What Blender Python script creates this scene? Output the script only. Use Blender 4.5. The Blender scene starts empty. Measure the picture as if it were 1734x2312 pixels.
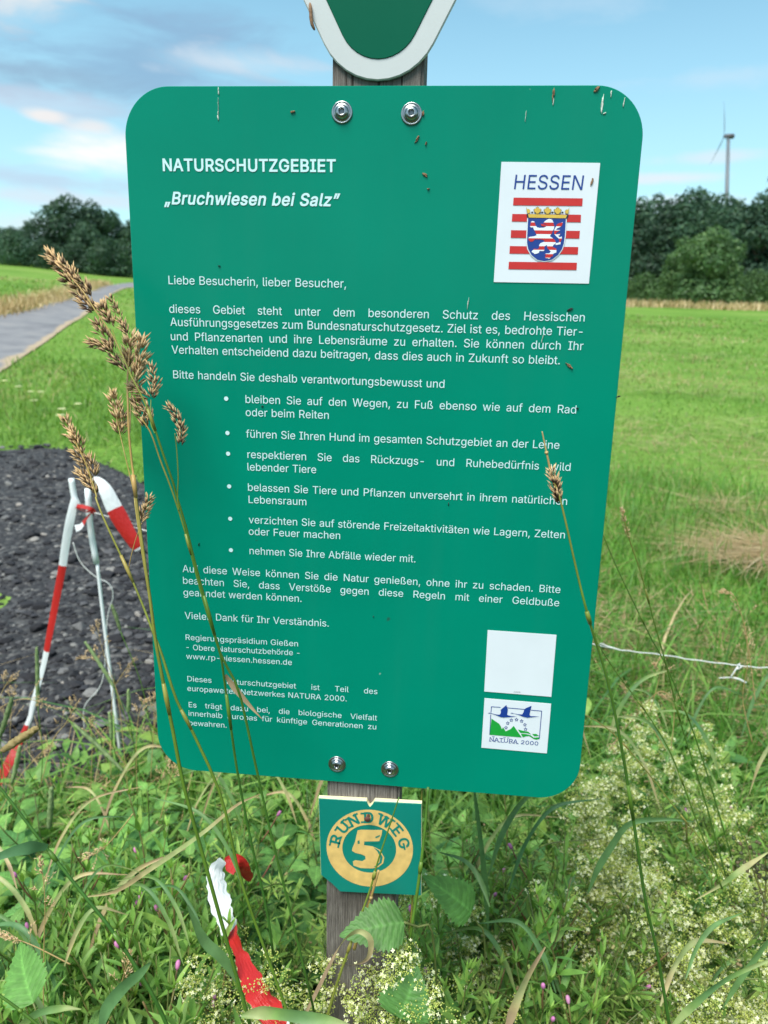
import bpy, math, random
import numpy as np
from mathutils import Vector, Matrix, Euler
from mathutils.geometry import delaunay_2d_cdt
random.seed(7)
RNG = np.random.default_rng(11)
R = math.radians
sc = bpy.context.scene
COL = sc.collection

# ------------------------------------------------------------------ camera
CAMP = np.array([0.06922218, -0.62472897, 0.42448995])
CAME = (R(75.95253176), R(-1.41794786), R(5.4608242))
FPX, CX, CY = 1690.0, 867.0, 1156.0          # focal length and centre in pixels of the 1734x2312 photograph
cam = bpy.data.cameras.new('camera')
camo = bpy.data.objects.new('camera', cam)
COL.objects.link(camo)
camo.location = CAMP
camo.rotation_euler = CAME
cam.sensor_fit = 'AUTO'
cam.sensor_width = 36.0
cam.lens = FPX / 2312.0 * 36.0
cam.clip_start = 0.02
cam.clip_end = 6000
cam.dof.use_dof = True
cam.dof.focus_distance = 0.63
cam.dof.aperture_fstop = 10.0
sc.camera = camo

# ------------------------------------------------------------------ sky and sun
SUN_EL, SUN_AZ = R(60), R(205)               # azimuth clockwise from +Y: behind the camera, to the left
w = bpy.data.worlds.new('World')
sc.world = w
w.use_nodes = True
nt = w.node_tree
nt.nodes.clear()
def N(tree, t, **kw):
    n = tree.nodes.new(t)
    for k, v in kw.items():
        if k.startswith('i_'):
            n.inputs[k[2:].replace('_', ' ')].default_value = v
        else:
            setattr(n, k, v)
    return n
def ramp(tree, stops, interp='LINEAR'):
    n = tree.nodes.new('ShaderNodeValToRGB')
    cr = n.color_ramp
    cr.interpolation = interp
    while len(cr.elements) > 1:
        cr.elements.remove(cr.elements[-1])
    for i, (p, c) in enumerate(stops):
        e = cr.elements[0] if i == 0 else cr.elements.new(p)
        e.position = p
        e.color = (*c, 1) if len(c) == 3 else c
    return n
def L(tree, a, b):
    tree.links.new(a, b)
out = N(nt, 'ShaderNodeOutputWorld')
bg = N(nt, 'ShaderNodeBackground')
bg.inputs['Strength'].default_value = 0.092
sky = N(nt, 'ShaderNodeTexSky', sky_type='NISHITA', sun_disc=False, sun_elevation=SUN_EL, sun_rotation=SUN_AZ)
sky.air_density = 1.0
sky.dust_density = 0.6
sky.ozone_density = 0.6
tint = N(nt, 'ShaderNodeMix', data_type='RGBA', blend_type='MULTIPLY')
tint.inputs['Factor'].default_value = 1.0
L(nt, sky.outputs[0], tint.inputs['A'])
tint.inputs['B'].default_value = (1.0, 1.34, 1.16, 1)
tc = N(nt, 'ShaderNodeTexCoord')
sep = N(nt, 'ShaderNodeSeparateXYZ')
L(nt, tc.outputs['Generated'], sep.inputs[0])
def WM(op, x, y=None, z=None):
    n = N(nt, 'ShaderNodeMath', operation=op)
    for k, q in enumerate((x, y, z)):
        if q is None: continue
        if isinstance(q, (int, float)): n.inputs[k].default_value = q
        else: L(nt, q, n.inputs[k])
    return n.outputs[0]
az = WM('ARCTAN2', sep.outputs[0], sep.outputs[1])
el = WM('ARCSINE', sep.outputs[2])
mp = N(nt, 'ShaderNodeMapping')
mp.inputs['Scale'].default_value = (3.2, 3.2, 11.0)
mp.inputs['Location'].default_value = (0.35, 0.1, 0.62)
L(nt, tc.outputs['Generated'], mp.inputs[0])
n1 = N(nt, 'ShaderNodeTexNoise')
n1.inputs['Scale'].default_value = 2.6
n1.inputs['Detail'].default_value = 8
n1.inputs['Roughness'].default_value = 0.55
n1.inputs['Distortion'].default_value = 0.4
L(nt, mp.outputs[0], n1.inputs['Vector'])
noise = n1.outputs[0]
skycol = tint.outputs['Result']
# a milky veil towards the horizon
veil = N(nt, 'ShaderNodeMapRange', interpolation_type='SMOOTHSTEP')
veil.inputs['From Min'].default_value = 0.44; veil.inputs['From Max'].default_value = 0.02
veil.inputs['To Max'].default_value = 0.62
L(nt, el, veil.inputs['Value'])
vm_ = N(nt, 'ShaderNodeMix', data_type='RGBA')
L(nt, veil.outputs[0], vm_.inputs['Factor']); L(nt, skycol, vm_.inputs['A']); vm_.inputs['B'].default_value = (3.2, 4.8, 5.6, 1)
skycol = vm_.outputs['Result']
# cloud banks: azimuth, elevation, half width, half height (degrees), opacity, colour, raggedness
BANKS = [(150, 25, 75, 22, 0.75, (3.6, 4.1, 4.7), 2.2), (-120, 20, 60, 14, 0.8, (3.4, 4.0, 4.8), 2.2), (80, 12, 35, 9, 0.6, (4.4, 4.7, 5.0), 2.2),
         (-22.5, 16.3, 11.5, 3.6, 0.85, (1.6, 2.7, 3.9), 1.2), (-16.0, 16.4, 7.0, 0.9, 0.75, (3.9, 4.6, 5.2), 1.3), (-29.3, 18.6, 4.6, 2.3, 0.95, (5.4, 5.1, 4.9), 1.1),
         (-29.5, 14.6, 6.5, 1.1, 0.85, (1.8, 2.8, 3.8), 1.2), (-28.2, 13.1, 6.0, 0.9, 0.6, (3.5, 4.1, 4.9), 1.2), (-28.2, 12.3, 1.5, 0.45, 0.9, (5.3, 5.1, 5.0), 0.8), (-25.3, 12.0, 1.6, 0.45, 0.85, (4.9, 4.9, 5.0), 0.8),
         (-25.0, 10.35, 4.6, 1.4, 0.99, (6.2, 5.9, 5.6), 0.8), (-29.5, 8.6, 10, 0.9, 0.7, (3.1, 3.8, 4.8), 1.2), (-28, 7.4, 9, 0.8, 0.7, (4.2, 4.6, 5.2), 1.2), (-27, 5.8, 12, 1.0, 0.6, (4.5, 4.9, 5.2), 1.2),
         (17, 11.0, 5, 0.5, 0.6, (4.6, 4.9, 5.2), 1.0), (13.5, 9.9, 5, 0.45, 0.7, (5.0, 5.0, 5.2), 1.0), (8, 20, 9, 1.1, 0.35, (3.6, 4.6, 5.4), 1.4), (16, 15.5, 6, 0.7, 0.35, (3.9, 4.7, 5.4), 1.4), (13, 8.3, 7, 0.7, 0.6, (4.9, 5.0, 5.2), 1.1)]
nc = WM('SUBTRACT', noise, 0.5)
for a_, e_, wa, we, op_, colr_, rag in BANKS:
    q = WM('MULTIPLY', WM('SUBTRACT', az, R(a_)), 1.0 / R(wa))
    p = WM('MULTIPLY', WM('SUBTRACT', el, R(e_)), 1.0 / R(we))
    dd_ = WM('SQRT', WM('ADD', WM('MULTIPLY', q, q), WM('MULTIPLY', p, p)))
    f = WM('ADD', WM('SUBTRACT', 1.0, dd_), WM('MULTIPLY', nc, rag * 2.2))
    mr = N(nt, 'ShaderNodeMapRange', interpolation_type='SMOOTHSTEP')
    mr.inputs['From Min'].default_value = -0.15; mr.inputs['From Max'].default_value = 0.95; mr.inputs['To Max'].default_value = op_
    L(nt, f, mr.inputs['Value'])
    mx = N(nt, 'ShaderNodeMix', data_type='RGBA')
    L(nt, mr.outputs[0], mx.inputs['Factor']); L(nt, skycol, mx.inputs['A']); mx.inputs['B'].default_value = (*colr_, 1)
    skycol = mx.outputs['Result']
L(nt, skycol, bg.inputs[0])
L(nt, bg.outputs[0], out.inputs[0])

sund = bpy.data.lights.new('sun', 'SUN')
sund.energy = 3.2
sund.angle = R(34)
sund.color = (1.0, 0.95, 0.87)
suno = bpy.data.objects.new('sun', sund)
COL.objects.link(suno)
sdir = Vector((math.sin(SUN_AZ) * math.cos(SUN_EL), math.cos(SUN_AZ) * math.cos(SUN_EL), math.sin(SUN_EL)))
suno.rotation_euler = (-sdir).to_track_quat('-Z', 'Y').to_euler()
suno.location = sdir * 50
sc.view_settings.view_transform = 'Standard'
sc.view_settings.look = 'None'
sc.view_settings.gamma = 1.0
sc.view_settings.exposure = 0.95
sc.view_settings.use_curve_mapping = False
sc.render.film_transparent = False

# ------------------------------------------------------------------ helpers
RM = np.array(Euler(CAME, 'XYZ').to_matrix())
def ray(u, v):
    d = RM @ np.array([(u - CX) / FPX, -(v - CY) / FPX, -1.0])
    return CAMP, d
D = 1734.0 / 1659.0
def T(x, y):
    """height of the ground"""
    x = np.asarray(x, float); y = np.asarray(y, float)
    z = -0.78 + 0.0515 * np.clip(y - 1.0, 0, 95)
    z = z + 0.085 * np.clip(-x - 6, 0, 60) * np.clip(y / 20, 0, 1)
    z = z + 0.035 * np.sin(x * 0.9 + 0.4) * np.sin(y * 0.7) * np.clip((y - 2) / 4, 0, 1)
    return z
def on_y(u, v, y):
    """point of the vertical plane at depth y seen at photo pixel (u, v)"""
    o, d = ray(u, v)
    return o + d * ((y - o[1]) / d[1])
def on_z(u, v, z):
    o, d = ray(u, v)
    return o + d * ((z - o[2]) / d[2])
def ground(u, v):
    o, d = ray(u, v)
    s = 0.3
    for k in range(4000):
        p = o + d * s
        if p[2] < T(p[0], p[1]):
            break
        s *= 1.004
    return np.array([p[0], p[1], float(T(p[0], p[1]))])

class Geo:
    def __init__(self):
        self.V = []; self.F = []; self.t = []; self.u = []; self.n = 0; self.m = []
    def add(self, V, F, tint=0.5, uv=None, mat=0):
        V = np.asarray(V, float).reshape(-1, 3)
        F = F if isinstance(F, list) and F and isinstance(F[0], np.ndarray) else [np.asarray(F, int)]
        k = len(V)
        if np.ndim(tint) == 2: tint, uv = 0.5, tint
        self.V.append(V)
        self.t.append(np.broadcast_to(np.asarray(tint, float), (k,)))
        self.u.append(np.zeros((k, 3)) if uv is None else np.asarray(uv, float).reshape(-1, 3))
        for f in F:
            if len(f):
                self.F.append(f + self.n); self.m.append(np.full(len(f), mat))
        self.n += k
    def addpoly(self, V, faces, tint=0.5, mat=0):
        by = {}
        for f in faces:
            by.setdefault(len(f), []).append(f)
        self.add(V, [np.array(x, int) for x in by.values()], tint, None, mat)
    def mesh(self, name, smooth=True):
        me = bpy.data.meshes.new(name)
        V = np.concatenate(self.V)
        me.vertices.add(len(V))
        me.vertices.foreach_set('co', V.astype(np.float32).ravel())
        lv = np.concatenate([f.ravel() for f in self.F]).astype(np.int32)
        tot = np.concatenate([np.full(len(f), f.shape[1]) for f in self.F]).astype(np.int32)
        st = np.concatenate([[0], np.cumsum(tot)[:-1]]).astype(np.int32)
        me.loops.add(len(lv)); me.loops.foreach_set('vertex_index', lv)
        me.polygons.add(len(tot)); me.polygons.foreach_set('loop_start', st)
        me.polygons.foreach_set('use_smooth', np.full(len(tot), smooth))
        me.polygons.foreach_set('material_index', np.concatenate(self.m).astype(np.int32))
        a = me.attributes.new('tint', 'FLOAT', 'POINT')
        a.data.foreach_set('value', np.concatenate(self.t).astype(np.float32))
        b = me.attributes.new('uvw', 'FLOAT_VECTOR', 'POINT')
        b.data.foreach_set('vector', np.concatenate(self.u).astype(np.float32).ravel())
        me.update(calc_edges=True)
        me.validate()
        return me
    def build(self, name, mats, parent=None, smooth=True, shift=None):
        if shift is not None:
            self.V = [v - np.asarray(shift, float) for v in self.V]
        elif parent is not None and parent.get('world_parts'):
            self.V = [v - np.array(parent.location) for v in self.V]
        me = self.mesh(name, smooth)
        for m in (mats if isinstance(mats, (list, tuple)) else [mats]):
            me.materials.append(m)
        o = bpy.data.objects.new(name, me)
        COL.objects.link(o)
        if parent is not None:
            o.parent = parent
        return o
def thing(name, label, cat, loc=(0, 0, 0), group=None):
    o = bpy.data.objects.new(name, None)
    COL.objects.link(o)
    o.location = loc
    o.empty_display_size = 0.02
    o['label'] = label; o['category'] = cat
    o['world_parts'] = True                       # parts are modelled in world coordinates and moved under the Empty
    if group: o['group'] = group
    return o
def tag(o, label, cat, group=None, kind=None):
    o['label'] = label; o['category'] = cat
    if group: o['group'] = group
    if kind: o['kind'] = kind
    return o
def struct(o):
    o['kind'] = 'structure'
    return o
def dup(root, loc, rot=(0, 0, 0), s=1.0, label=None, group=None):
    r = root.copy(); COL.objects.link(r)
    r.location = loc; r.rotation_euler = rot; r.scale = (s, s, s)
    if label: r['label'] = label
    if group: r['group'] = group
    for ch in list(root.children):
        c = ch.copy(); COL.objects.link(c); c.parent = r
        for g in ch.children:
            d = g.copy(); COL.objects.link(d); d.parent = c
    return r
def grid_faces(nu, nv):
    i = np.arange(nu - 1)[:, None] * nv + np.arange(nv - 1)[None, :]
    return np.stack([i, i + nv, i + nv + 1, i + 1], -1).reshape(-1, 4)
def box(x0, x1, y0, y1, z0, z1):
    V = [(x, y, z) for x in (x0, x1) for y in (y0, y1) for z in (z0, z1)]
    return np.array(V, float), np.array([(0, 1, 3, 2), (4, 6, 7, 5), (0, 4, 5, 1), (2, 3, 7, 6), (0, 2, 6, 4), (1, 5, 7, 3)])
def smooth_path(P, n):
    """Catmull-Rom through the points"""
    P = np.asarray(P, float)
    Q = np.vstack([2 * P[0] - P[1], P, 2 * P[-1] - P[-2]])
    res = []
    ts = np.linspace(0, len(P) - 1 - 1e-9, n)
    for t in ts:
        i = int(t); f = t - i
        a, b, c, d = Q[i], Q[i + 1], Q[i + 2], Q[i + 3]
        res.append(0.5 * (2 * b + (c - a) * f + (2 * a - 5 * b + 4 * c - d) * f * f + (3 * b - a - 3 * c + d) * f ** 3))
    return np.array(res)
def tube(P, r, n=6, cap=True):
    P = np.asarray(P, float); m = len(P)
    r = np.broadcast_to(np.asarray(r, float), (m,))
    Tn = np.gradient(P, axis=0)
    Tn /= np.linalg.norm(Tn, axis=1)[:, None] + 1e-12
    ref = np.array([0.31, 0.77, 0.55])
    if abs(Tn[0] @ ref) > 0.9: ref = np.array([0.9, -0.3, 0.3])
    A = np.zeros((m, 3)); a = ref
    for i in range(m):
        a = a - Tn[i] * (a @ Tn[i]); a = a / np.linalg.norm(a); A[i] = a
    B = np.cross(Tn, A)
    an = np.arange(n) * 2 * np.pi / n
    V = P[:, None] + r[:, None, None] * (A[:, None] * np.cos(an)[None, :, None] + B[:, None] * np.sin(an)[None, :, None])
    V = V.reshape(-1, 3)
    i = np.arange(m - 1)[:, None] * n; j = np.arange(n)[None]; k = (j + 1) % n
    F = np.stack([i + j, i + k, i + n + k, i + n + j], -1).reshape(-1, 4)
    uv = np.zeros((m * n, 3)); uv[:, 0] = np.repeat(np.linspace(0, 1, m), n)
    Fs = [F]
    if cap:
        Fs.append(np.array([list(range(n))[::-1], list(range((m - 1) * n, m * n))]))
    return V, Fs, uv
def ribbon(P, wid, nrm, twist=None):
    """flat strip along P, nrm: direction the strip's face looks to"""
    P = np.asarray(P, float); m = len(P)
    Tn = np.gradient(P, axis=0); Tn /= np.linalg.norm(Tn, axis=1)[:, None] + 1e-12
    nrm = np.broadcast_to(np.asarray(nrm, float), (m, 3))
    S = np.cross(Tn, nrm); S /= np.linalg.norm(S, axis=1)[:, None] + 1e-12
    Nn = np.cross(S, Tn)
    if twist is not None:
        tw = np.broadcast_to(np.asarray(twist, float), (m,))[:, None]
        S = S * np.cos(tw) + Nn * np.sin(tw)
    wid = np.broadcast_to(np.asarray(wid, float), (m,))
    V = np.stack([P - S * wid[:, None] / 2, P + 0 * S, P + S * wid[:, None] / 2], 1).reshape(-1, 3)
    uv = np.zeros((m, 3, 3)); uv[:, :, 0] = np.linspace(0, 1, m)[:, None]; uv[:, :, 1] = np.array([-1, 0, 1])
    return V, [grid_faces(m, 3)], uv.reshape(-1, 3)
def blades(base, h, wid, lean, bend, az, seg=4, psi=None, tint=None):
    """a grass blade per base point, all as numpy arrays"""
    n = len(base)
    t = np.linspace(0, 1, seg + 1)[None, :]
    d = np.stack([np.cos(az), np.sin(az), 0 * az], -1)
    hor = h[:, None] * (lean[:, None] * t + bend[:, None] * t ** 2.2)
    ver = h[:, None] * (t - 0.42 * bend[:, None] * t ** 3 - 0.2 * lean[:, None] * t)
    C = base[:, None, :] + d[:, None, :] * hor[..., None]
    C[..., 2] += ver
    psi = RNG.uniform(0, np.pi, n) if psi is None else psi
    sd = np.stack([-np.sin(az) * np.cos(psi) + np.cos(az) * np.sin(psi) * .6, np.cos(az) * np.cos(psi) + np.sin(az) * np.sin(psi) * .6, 0.25 * np.sin(psi)], -1)
    ww = wid[:, None] * np.array([0.7 + 0.3 * min(1, x * 3) if x < 0.4 else (1 - ((x - 0.4) / 0.6) ** 1.6) + 0.02 for x in t[0]])[None, :]
    V = np.stack([C - sd[:, None] * ww[..., None] / 2, C + sd[:, None] * ww[..., None] / 2], 2)   # n, seg+1, 2, 3
    uv = np.zeros(V.shape); uv[..., 0] = t[..., None]; uv[..., 0, 1] = -1; uv[..., 1, 1] = 1
    F = (np.arange(n)[:, None, None] * (seg + 1) * 2 + grid_faces(seg + 1, 2)[None]).reshape(-1, 4)
    tt = np.repeat(RNG.uniform(0, 1, n) if tint is None else tint, (seg + 1) * 2)
    return V.reshape(-1, 3), [F], uv.reshape(-1, 3), tt
def in_poly(x, y, poly):
    x = np.asarray(x); y = np.asarray(y); c = np.zeros(x.shape, bool)
    for i in range(len(poly)):
        x1, y1 = poly[i - 1]; x2, y2 = poly[i]
        if y1 == y2: continue
        c ^= ((y1 > y) != (y2 > y)) & (x < (x2 - x1) * (y - y1) / (y2 - y1) + x1)
    return c

def winding(x, y, poly):
    w_ = np.zeros(np.shape(x), int)
    for i in range(len(poly)):
        x1, y1 = poly[i - 1]; x2, y2 = poly[i]
        if y1 == y2: continue
        hit = ((y1 > y) != (y2 > y)) & (x < (x2 - x1) * (y - y1) / (y2 - y1) + x1)
        w_ += np.where(hit, 1 if y2 > y1 else -1, 0)
    return w_
def fill_outlines(loops, nonzero=False):
    """points and triangles filling the outlines, by even-odd or (letters) by non-zero winding"""
    P = [np.asarray(l, float)[:, :2] for l in loops]
    lo = np.vstack(P).min(0); k_ = 1.0 / max(1e-9, np.ptp(np.vstack(P), axis=0).max())
    pts, ed, k = [], [], 0
    for l in P:
        n = len(l); pts += [Vector((q - lo) * k_) for q in l]; ed += [(k + i, k + (i + 1) % n) for i in range(n)]; k += n
    vo, eo, fo, ov, oe, of = delaunay_2d_cdt(pts, ed, [], 0, 1e-6)
    V = np.array([(p.x, p.y) for p in vo]) / k_ + lo; F = np.array([f for f in fo if len(f) == 3], int)
    c = V[F].mean(1)
    if nonzero: ins = sum(winding(c[:, 0], c[:, 1], l) for l in P) != 0
    else: ins = sum(in_poly(c[:, 0], c[:, 1], l).astype(int) for l in P) % 2 == 1
    F = F[ins]
    A, B, C = V[F[:, 0]], V[F[:, 1]], V[F[:, 2]]
    sg = (B[:, 0] - A[:, 0]) * (C[:, 1] - A[:, 1]) - (C[:, 0] - A[:, 0]) * (B[:, 1] - A[:, 1])
    F[sg < 0] = F[sg < 0][:, ::-1]
    return V, F

# ------------------------------------------------------------------ materials
def newmat(name):
    m = bpy.data.materials.new(name); m.use_nodes = True
    t = m.node_tree; t.nodes.clear()
    o = N(t, 'ShaderNodeOutputMaterial')
    return m, t, o
def flat(name, col, rough=0.5, metal=0.0, coat=0.0, noise=0.0, nscale=60, spec=0.5, bump=0.0):
    m, t, o = newmat(name)
    b = N(t, 'ShaderNodeBsdfPrincipled')
    b.inputs['Roughness'].default_value = rough
    b.inputs['Metallic'].default_value = metal
    b.inputs['Coat Weight'].default_value = coat
    b.inputs['Coat Roughness'].default_value = 0.12
    b.inputs['Specular IOR Level'].default_value = spec
    tcx = N(t, 'ShaderNodeTexCoord')
    nz = N(t, 'ShaderNodeTexNoise'); nz.inputs['Scale'].default_value = nscale; nz.inputs['Detail'].default_value = 5
    L(t, tcx.outputs['Object'], nz.inputs['Vector'])
    c = np.array(col)
    r = ramp(t, [(0.3, tuple(np.clip(c * (1 - noise), 0, 1))), (0.7, tuple(np.clip(c * (1 + noise), 0, 1)))])
    L(t, nz.outputs[0], r.inputs[0]); L(t, r.outputs[0], b.inputs['Base Color'])
    if bump:
        bp_ = N(t, 'ShaderNodeBump'); bp_.inputs['Strength'].default_value = bump; bp_.inputs['Distance'].default_value = 0.002
        L(t, nz.outputs[0], bp_.inputs['Height']); L(t, bp_.outputs[0], b.inputs['Normal'])
    L(t, b.outputs[0], o.inputs[0])
    return m
def plantmat(name, stops, along=None, rough=0.5, transl=0.35, veins=0, nscale=90, nvar=0.25, objrand=0.25, spec=0.35):
    """leaf-like surface: colour by the 'tint' of each leaf, by 'along' the leaf, and by each plant"""
    m, t, o = newmat(name)
    b = N(t, 'ShaderNodeBsdfPrincipled')
    b.inputs['Roughness'].default_value = rough
    b.inputs['Specular IOR Level'].default_value = spec
    at = N(t, 'ShaderNodeAttribute', attribute_name='tint')
    r = ramp(t, stops); L(t, at.outputs['Fac'], r.inputs[0])
    col = r.outputs[0]
    uv = N(t, 'ShaderNodeAttribute', attribute_name='uvw')
    su = N(t, 'ShaderNodeSeparateXYZ'); L(t, uv.outputs['Vector'], su.inputs[0])
    if along:
        fr = ramp(t, [(p, (v, v, v)) for p, v in along[1]]); L(t, su.outputs[0], fr.inputs[0])
        mxx = N(t, 'ShaderNodeMix', data_type='RGBA'); L(t, fr.outputs[0], mxx.inputs['Factor']); L(t, col, mxx.inputs['A'])
        mxx.inputs['B'].default_value = (*along[0], 1); col = mxx.outputs['Result']
    tcx = N(t, 'ShaderNodeTexCoord')
    nz = N(t, 'ShaderNodeTexNoise'); nz.inputs['Scale'].default_value = nscale; nz.inputs['Detail'].default_value = 3
    L(t, tcx.outputs['Object'], nz.inputs['Vector'])
    oi = N(t, 'ShaderNodeObjectInfo')
    a1 = N(t, 'ShaderNodeMapRange'); a1.inputs['From Min'].default_value = 0.25; a1.inputs['From Max'].default_value = 0.75
    a1.inputs['To Min'].default_value = 1 - nvar; a1.inputs['To Max'].default_value = 1 + nvar
    L(t, nz.outputs[0], a1.inputs['Value'])
    a2 = N(t, 'ShaderNodeMapRange'); a2.inputs['To Min'].default_value = 1 - objrand; a2.inputs['To Max'].default_value = 1 + objrand
    L(t, oi.outputs['Random'], a2.inputs['Value'])
    mu = N(t, 'ShaderNodeMath', operation='MULTIPLY'); L(t, a1.outputs[0], mu.inputs[0]); L(t, a2.outputs[0], mu.inputs[1])
    fac = mu.outputs[0]
    if veins:
        ab = N(t, 'ShaderNodeMath', operation='ABSOLUTE'); L(t, su.outputs[1], ab.inputs[0])
        ma = N(t, 'ShaderNodeMath', operation='MULTIPLY_ADD'); L(t, ab.outputs[0], ma.inputs[0]); ma.inputs[1].default_value = -0.22; L(t, su.outputs[0], ma.inputs[2])
        ms = N(t, 'ShaderNodeMath', operation='MULTIPLY'); L(t, ma.outputs[0], ms.inputs[0]); ms.inputs[1].default_value = veins
        sn = N(t, 'ShaderNodeMath', operation='SINE'); L(t, ms.outputs[0], sn.inputs[0])
        rm = ramp(t, [(0.0, (1, 1, 1)), (0.8, (1, 1, 1)), (0.97, (1.16, 1.16, 1.16))])
        mr = N(t, 'ShaderNodeMapRange'); mr.inputs['From Min'].default_value = -1; L(t, sn.outputs[0], mr.inputs['Value']); L(t, mr.outputs[0], rm.inputs[0])
        mid = N(t, 'ShaderNodeMapRange'); mid.inputs['From Min'].default_value = 0.0; mid.inputs['From Max'].default_value = 0.12; mid.inputs['To Min'].default_value = 1.4; mid.inputs['To Max'].default_value = 1.0
        L(t, ab.outputs[0], mid.inputs['Value'])
        m2 = N(t, 'ShaderNodeMath', operation='MULTIPLY'); L(t, rm.outputs[0], m2.inputs[0]); L(t, mid.outputs[0], m2.inputs[1])
        m3 = N(t, 'ShaderNodeMath', operation='MULTIPLY'); L(t, m2.outputs[0], m3.inputs[0]); L(t, fac, m3.inputs[1]); fac = m3.outputs[0]
        bu = N(t, 'ShaderNodeBump'); bu.inputs['Strength'].default_value = 0.25; bu.inputs['Distance'].default_value = 0.001; bu.invert = True
        L(t, sn.outputs[0], bu.inputs['Height']); L(t, bu.outputs[0], b.inputs['Normal'])
    vm = N(t, 'ShaderNodeVectorMath', operation='SCALE'); L(t, col, vm.inputs[0]); L(t, fac, vm.inputs['Scale'])
    L(t, vm.outputs[0], b.inputs['Base Color'])
    if transl > 0:
        tr = N(t, 'ShaderNodeBsdfTranslucent')
        tv = N(t, 'ShaderNodeVectorMath', operation='MULTIPLY'); L(t, vm.outputs[0], tv.inputs[0]); tv.inputs[1].default_value = (1.25, 1.2, 0.6)
        L(t, tv.outputs[0], tr.inputs['Color'])
        ms_ = N(t, 'ShaderNodeMixShader'); ms_.inputs[0].default_value = transl
        L(t, b.outputs[0], ms_.inputs[1]); L(t, tr.outputs[0], ms_.inputs[2]); L(t, ms_.outputs[0], o.inputs[0])
    else:
        L(t, b.outputs[0], o.inputs[0])
    return m
M = {}
GREENS = [(0, (0.055, 0.115, 0.022)), (0.35, (0.085, 0.17, 0.03)), (0.7, (0.12, 0.22, 0.035)), (1, (0.17, 0.27, 0.05))]
M['leaf'] = plantmat('broad_leaf', [(0, (0.085, 0.215, 0.062)), (0.5, (0.125, 0.29, 0.066)), (1, (0.2, 0.37, 0.085))], rough=0.5, transl=0.34, veins=58)
M['willow'] = plantmat('narrow_leaf', [(0, (0.10, 0.235, 0.06)), (0.5, (0.17, 0.34, 0.07)), (1, (0.3, 0.46, 0.1))], rough=0.5, transl=0.36)
M['stem'] = plantmat('herb_stem', [(0, (0.09, 0.13, 0.035)), (0.6, (0.16, 0.17, 0.05)), (1, (0.17, 0.07, 0.045))], rough=0.5, transl=0.0)
M['bed_leaf'] = plantmat('bedstraw_leaf', [(0, (0.14, 0.27, 0.055)), (1, (0.33, 0.45, 0.1))], rough=0.55, transl=0.3)
M['flower'] = plantmat('bedstraw_flower', [(0, (0.42, 0.52, 0.09)), (0.42, (0.62, 0.66, 0.2)), (0.5, (0.8, 0.81, 0.42)), (1, (0.92, 0.92, 0.68))], rough=0.6, transl=0.3, nvar=0.08, objrand=0.1)
M['burr'] = plantmat('cleaver_burr', [(0, (0.16, 0.24, 0.05)), (0.7, (0.24, 0.3, 0.08)), (1, (0.28, 0.2, 0.1))], rough=0.7, transl=0.0)
M['pink'] = plantmat('pink_bud', [(0, (0.5, 0.17, 0.38)), (1, (0.68, 0.32, 0.55))], rough=0.5, transl=0.2, nvar=0.15)
M['grass'] = plantmat('grass_blade', [(0, (0.07, 0.18, 0.06)), (0.4, (0.14, 0.29, 0.055)), (0.75, (0.22, 0.36, 0.075)), (0.86, (0.25, 0.34, 0.08)), (0.93, (0.42, 0.34, 0.15)), (1, (0.5, 0.4, 0.22))], rough=0.45, transl=0.3, objrand=0)
M['meadow_blade'] = plantmat('meadow_blade', [(0, (0.085, 0.2, 0.03)), (0.45, (0.135, 0.285, 0.042)), (0.8, (0.2, 0.34, 0.065)), (0.93, (0.36, 0.34, 0.15)), (1, (0.42, 0.34, 0.2))], rough=0.5, transl=0.35, objrand=0, nscale=2.2, nvar=0.3)
M['blade'] = plantmat('single_blade', [(0, (0.07, 0.17, 0.07)), (0.3, (0.16, 0.27, 0.075)), (0.6, (0.36, 0.37, 0.17)), (0.8, (0.42, 0.33, 0.17)), (1, (0.33, 0.22, 0.15))], rough=0.5, transl=0.2, objrand=0.05, nscale=60)
M['straw'] = plantmat('dry_straw', [(0, (0.3, 0.2, 0.09)), (0.5, (0.42, 0.31, 0.15)), (1, (0.55, 0.45, 0.28))], rough=0.6, transl=0.15)

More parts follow.
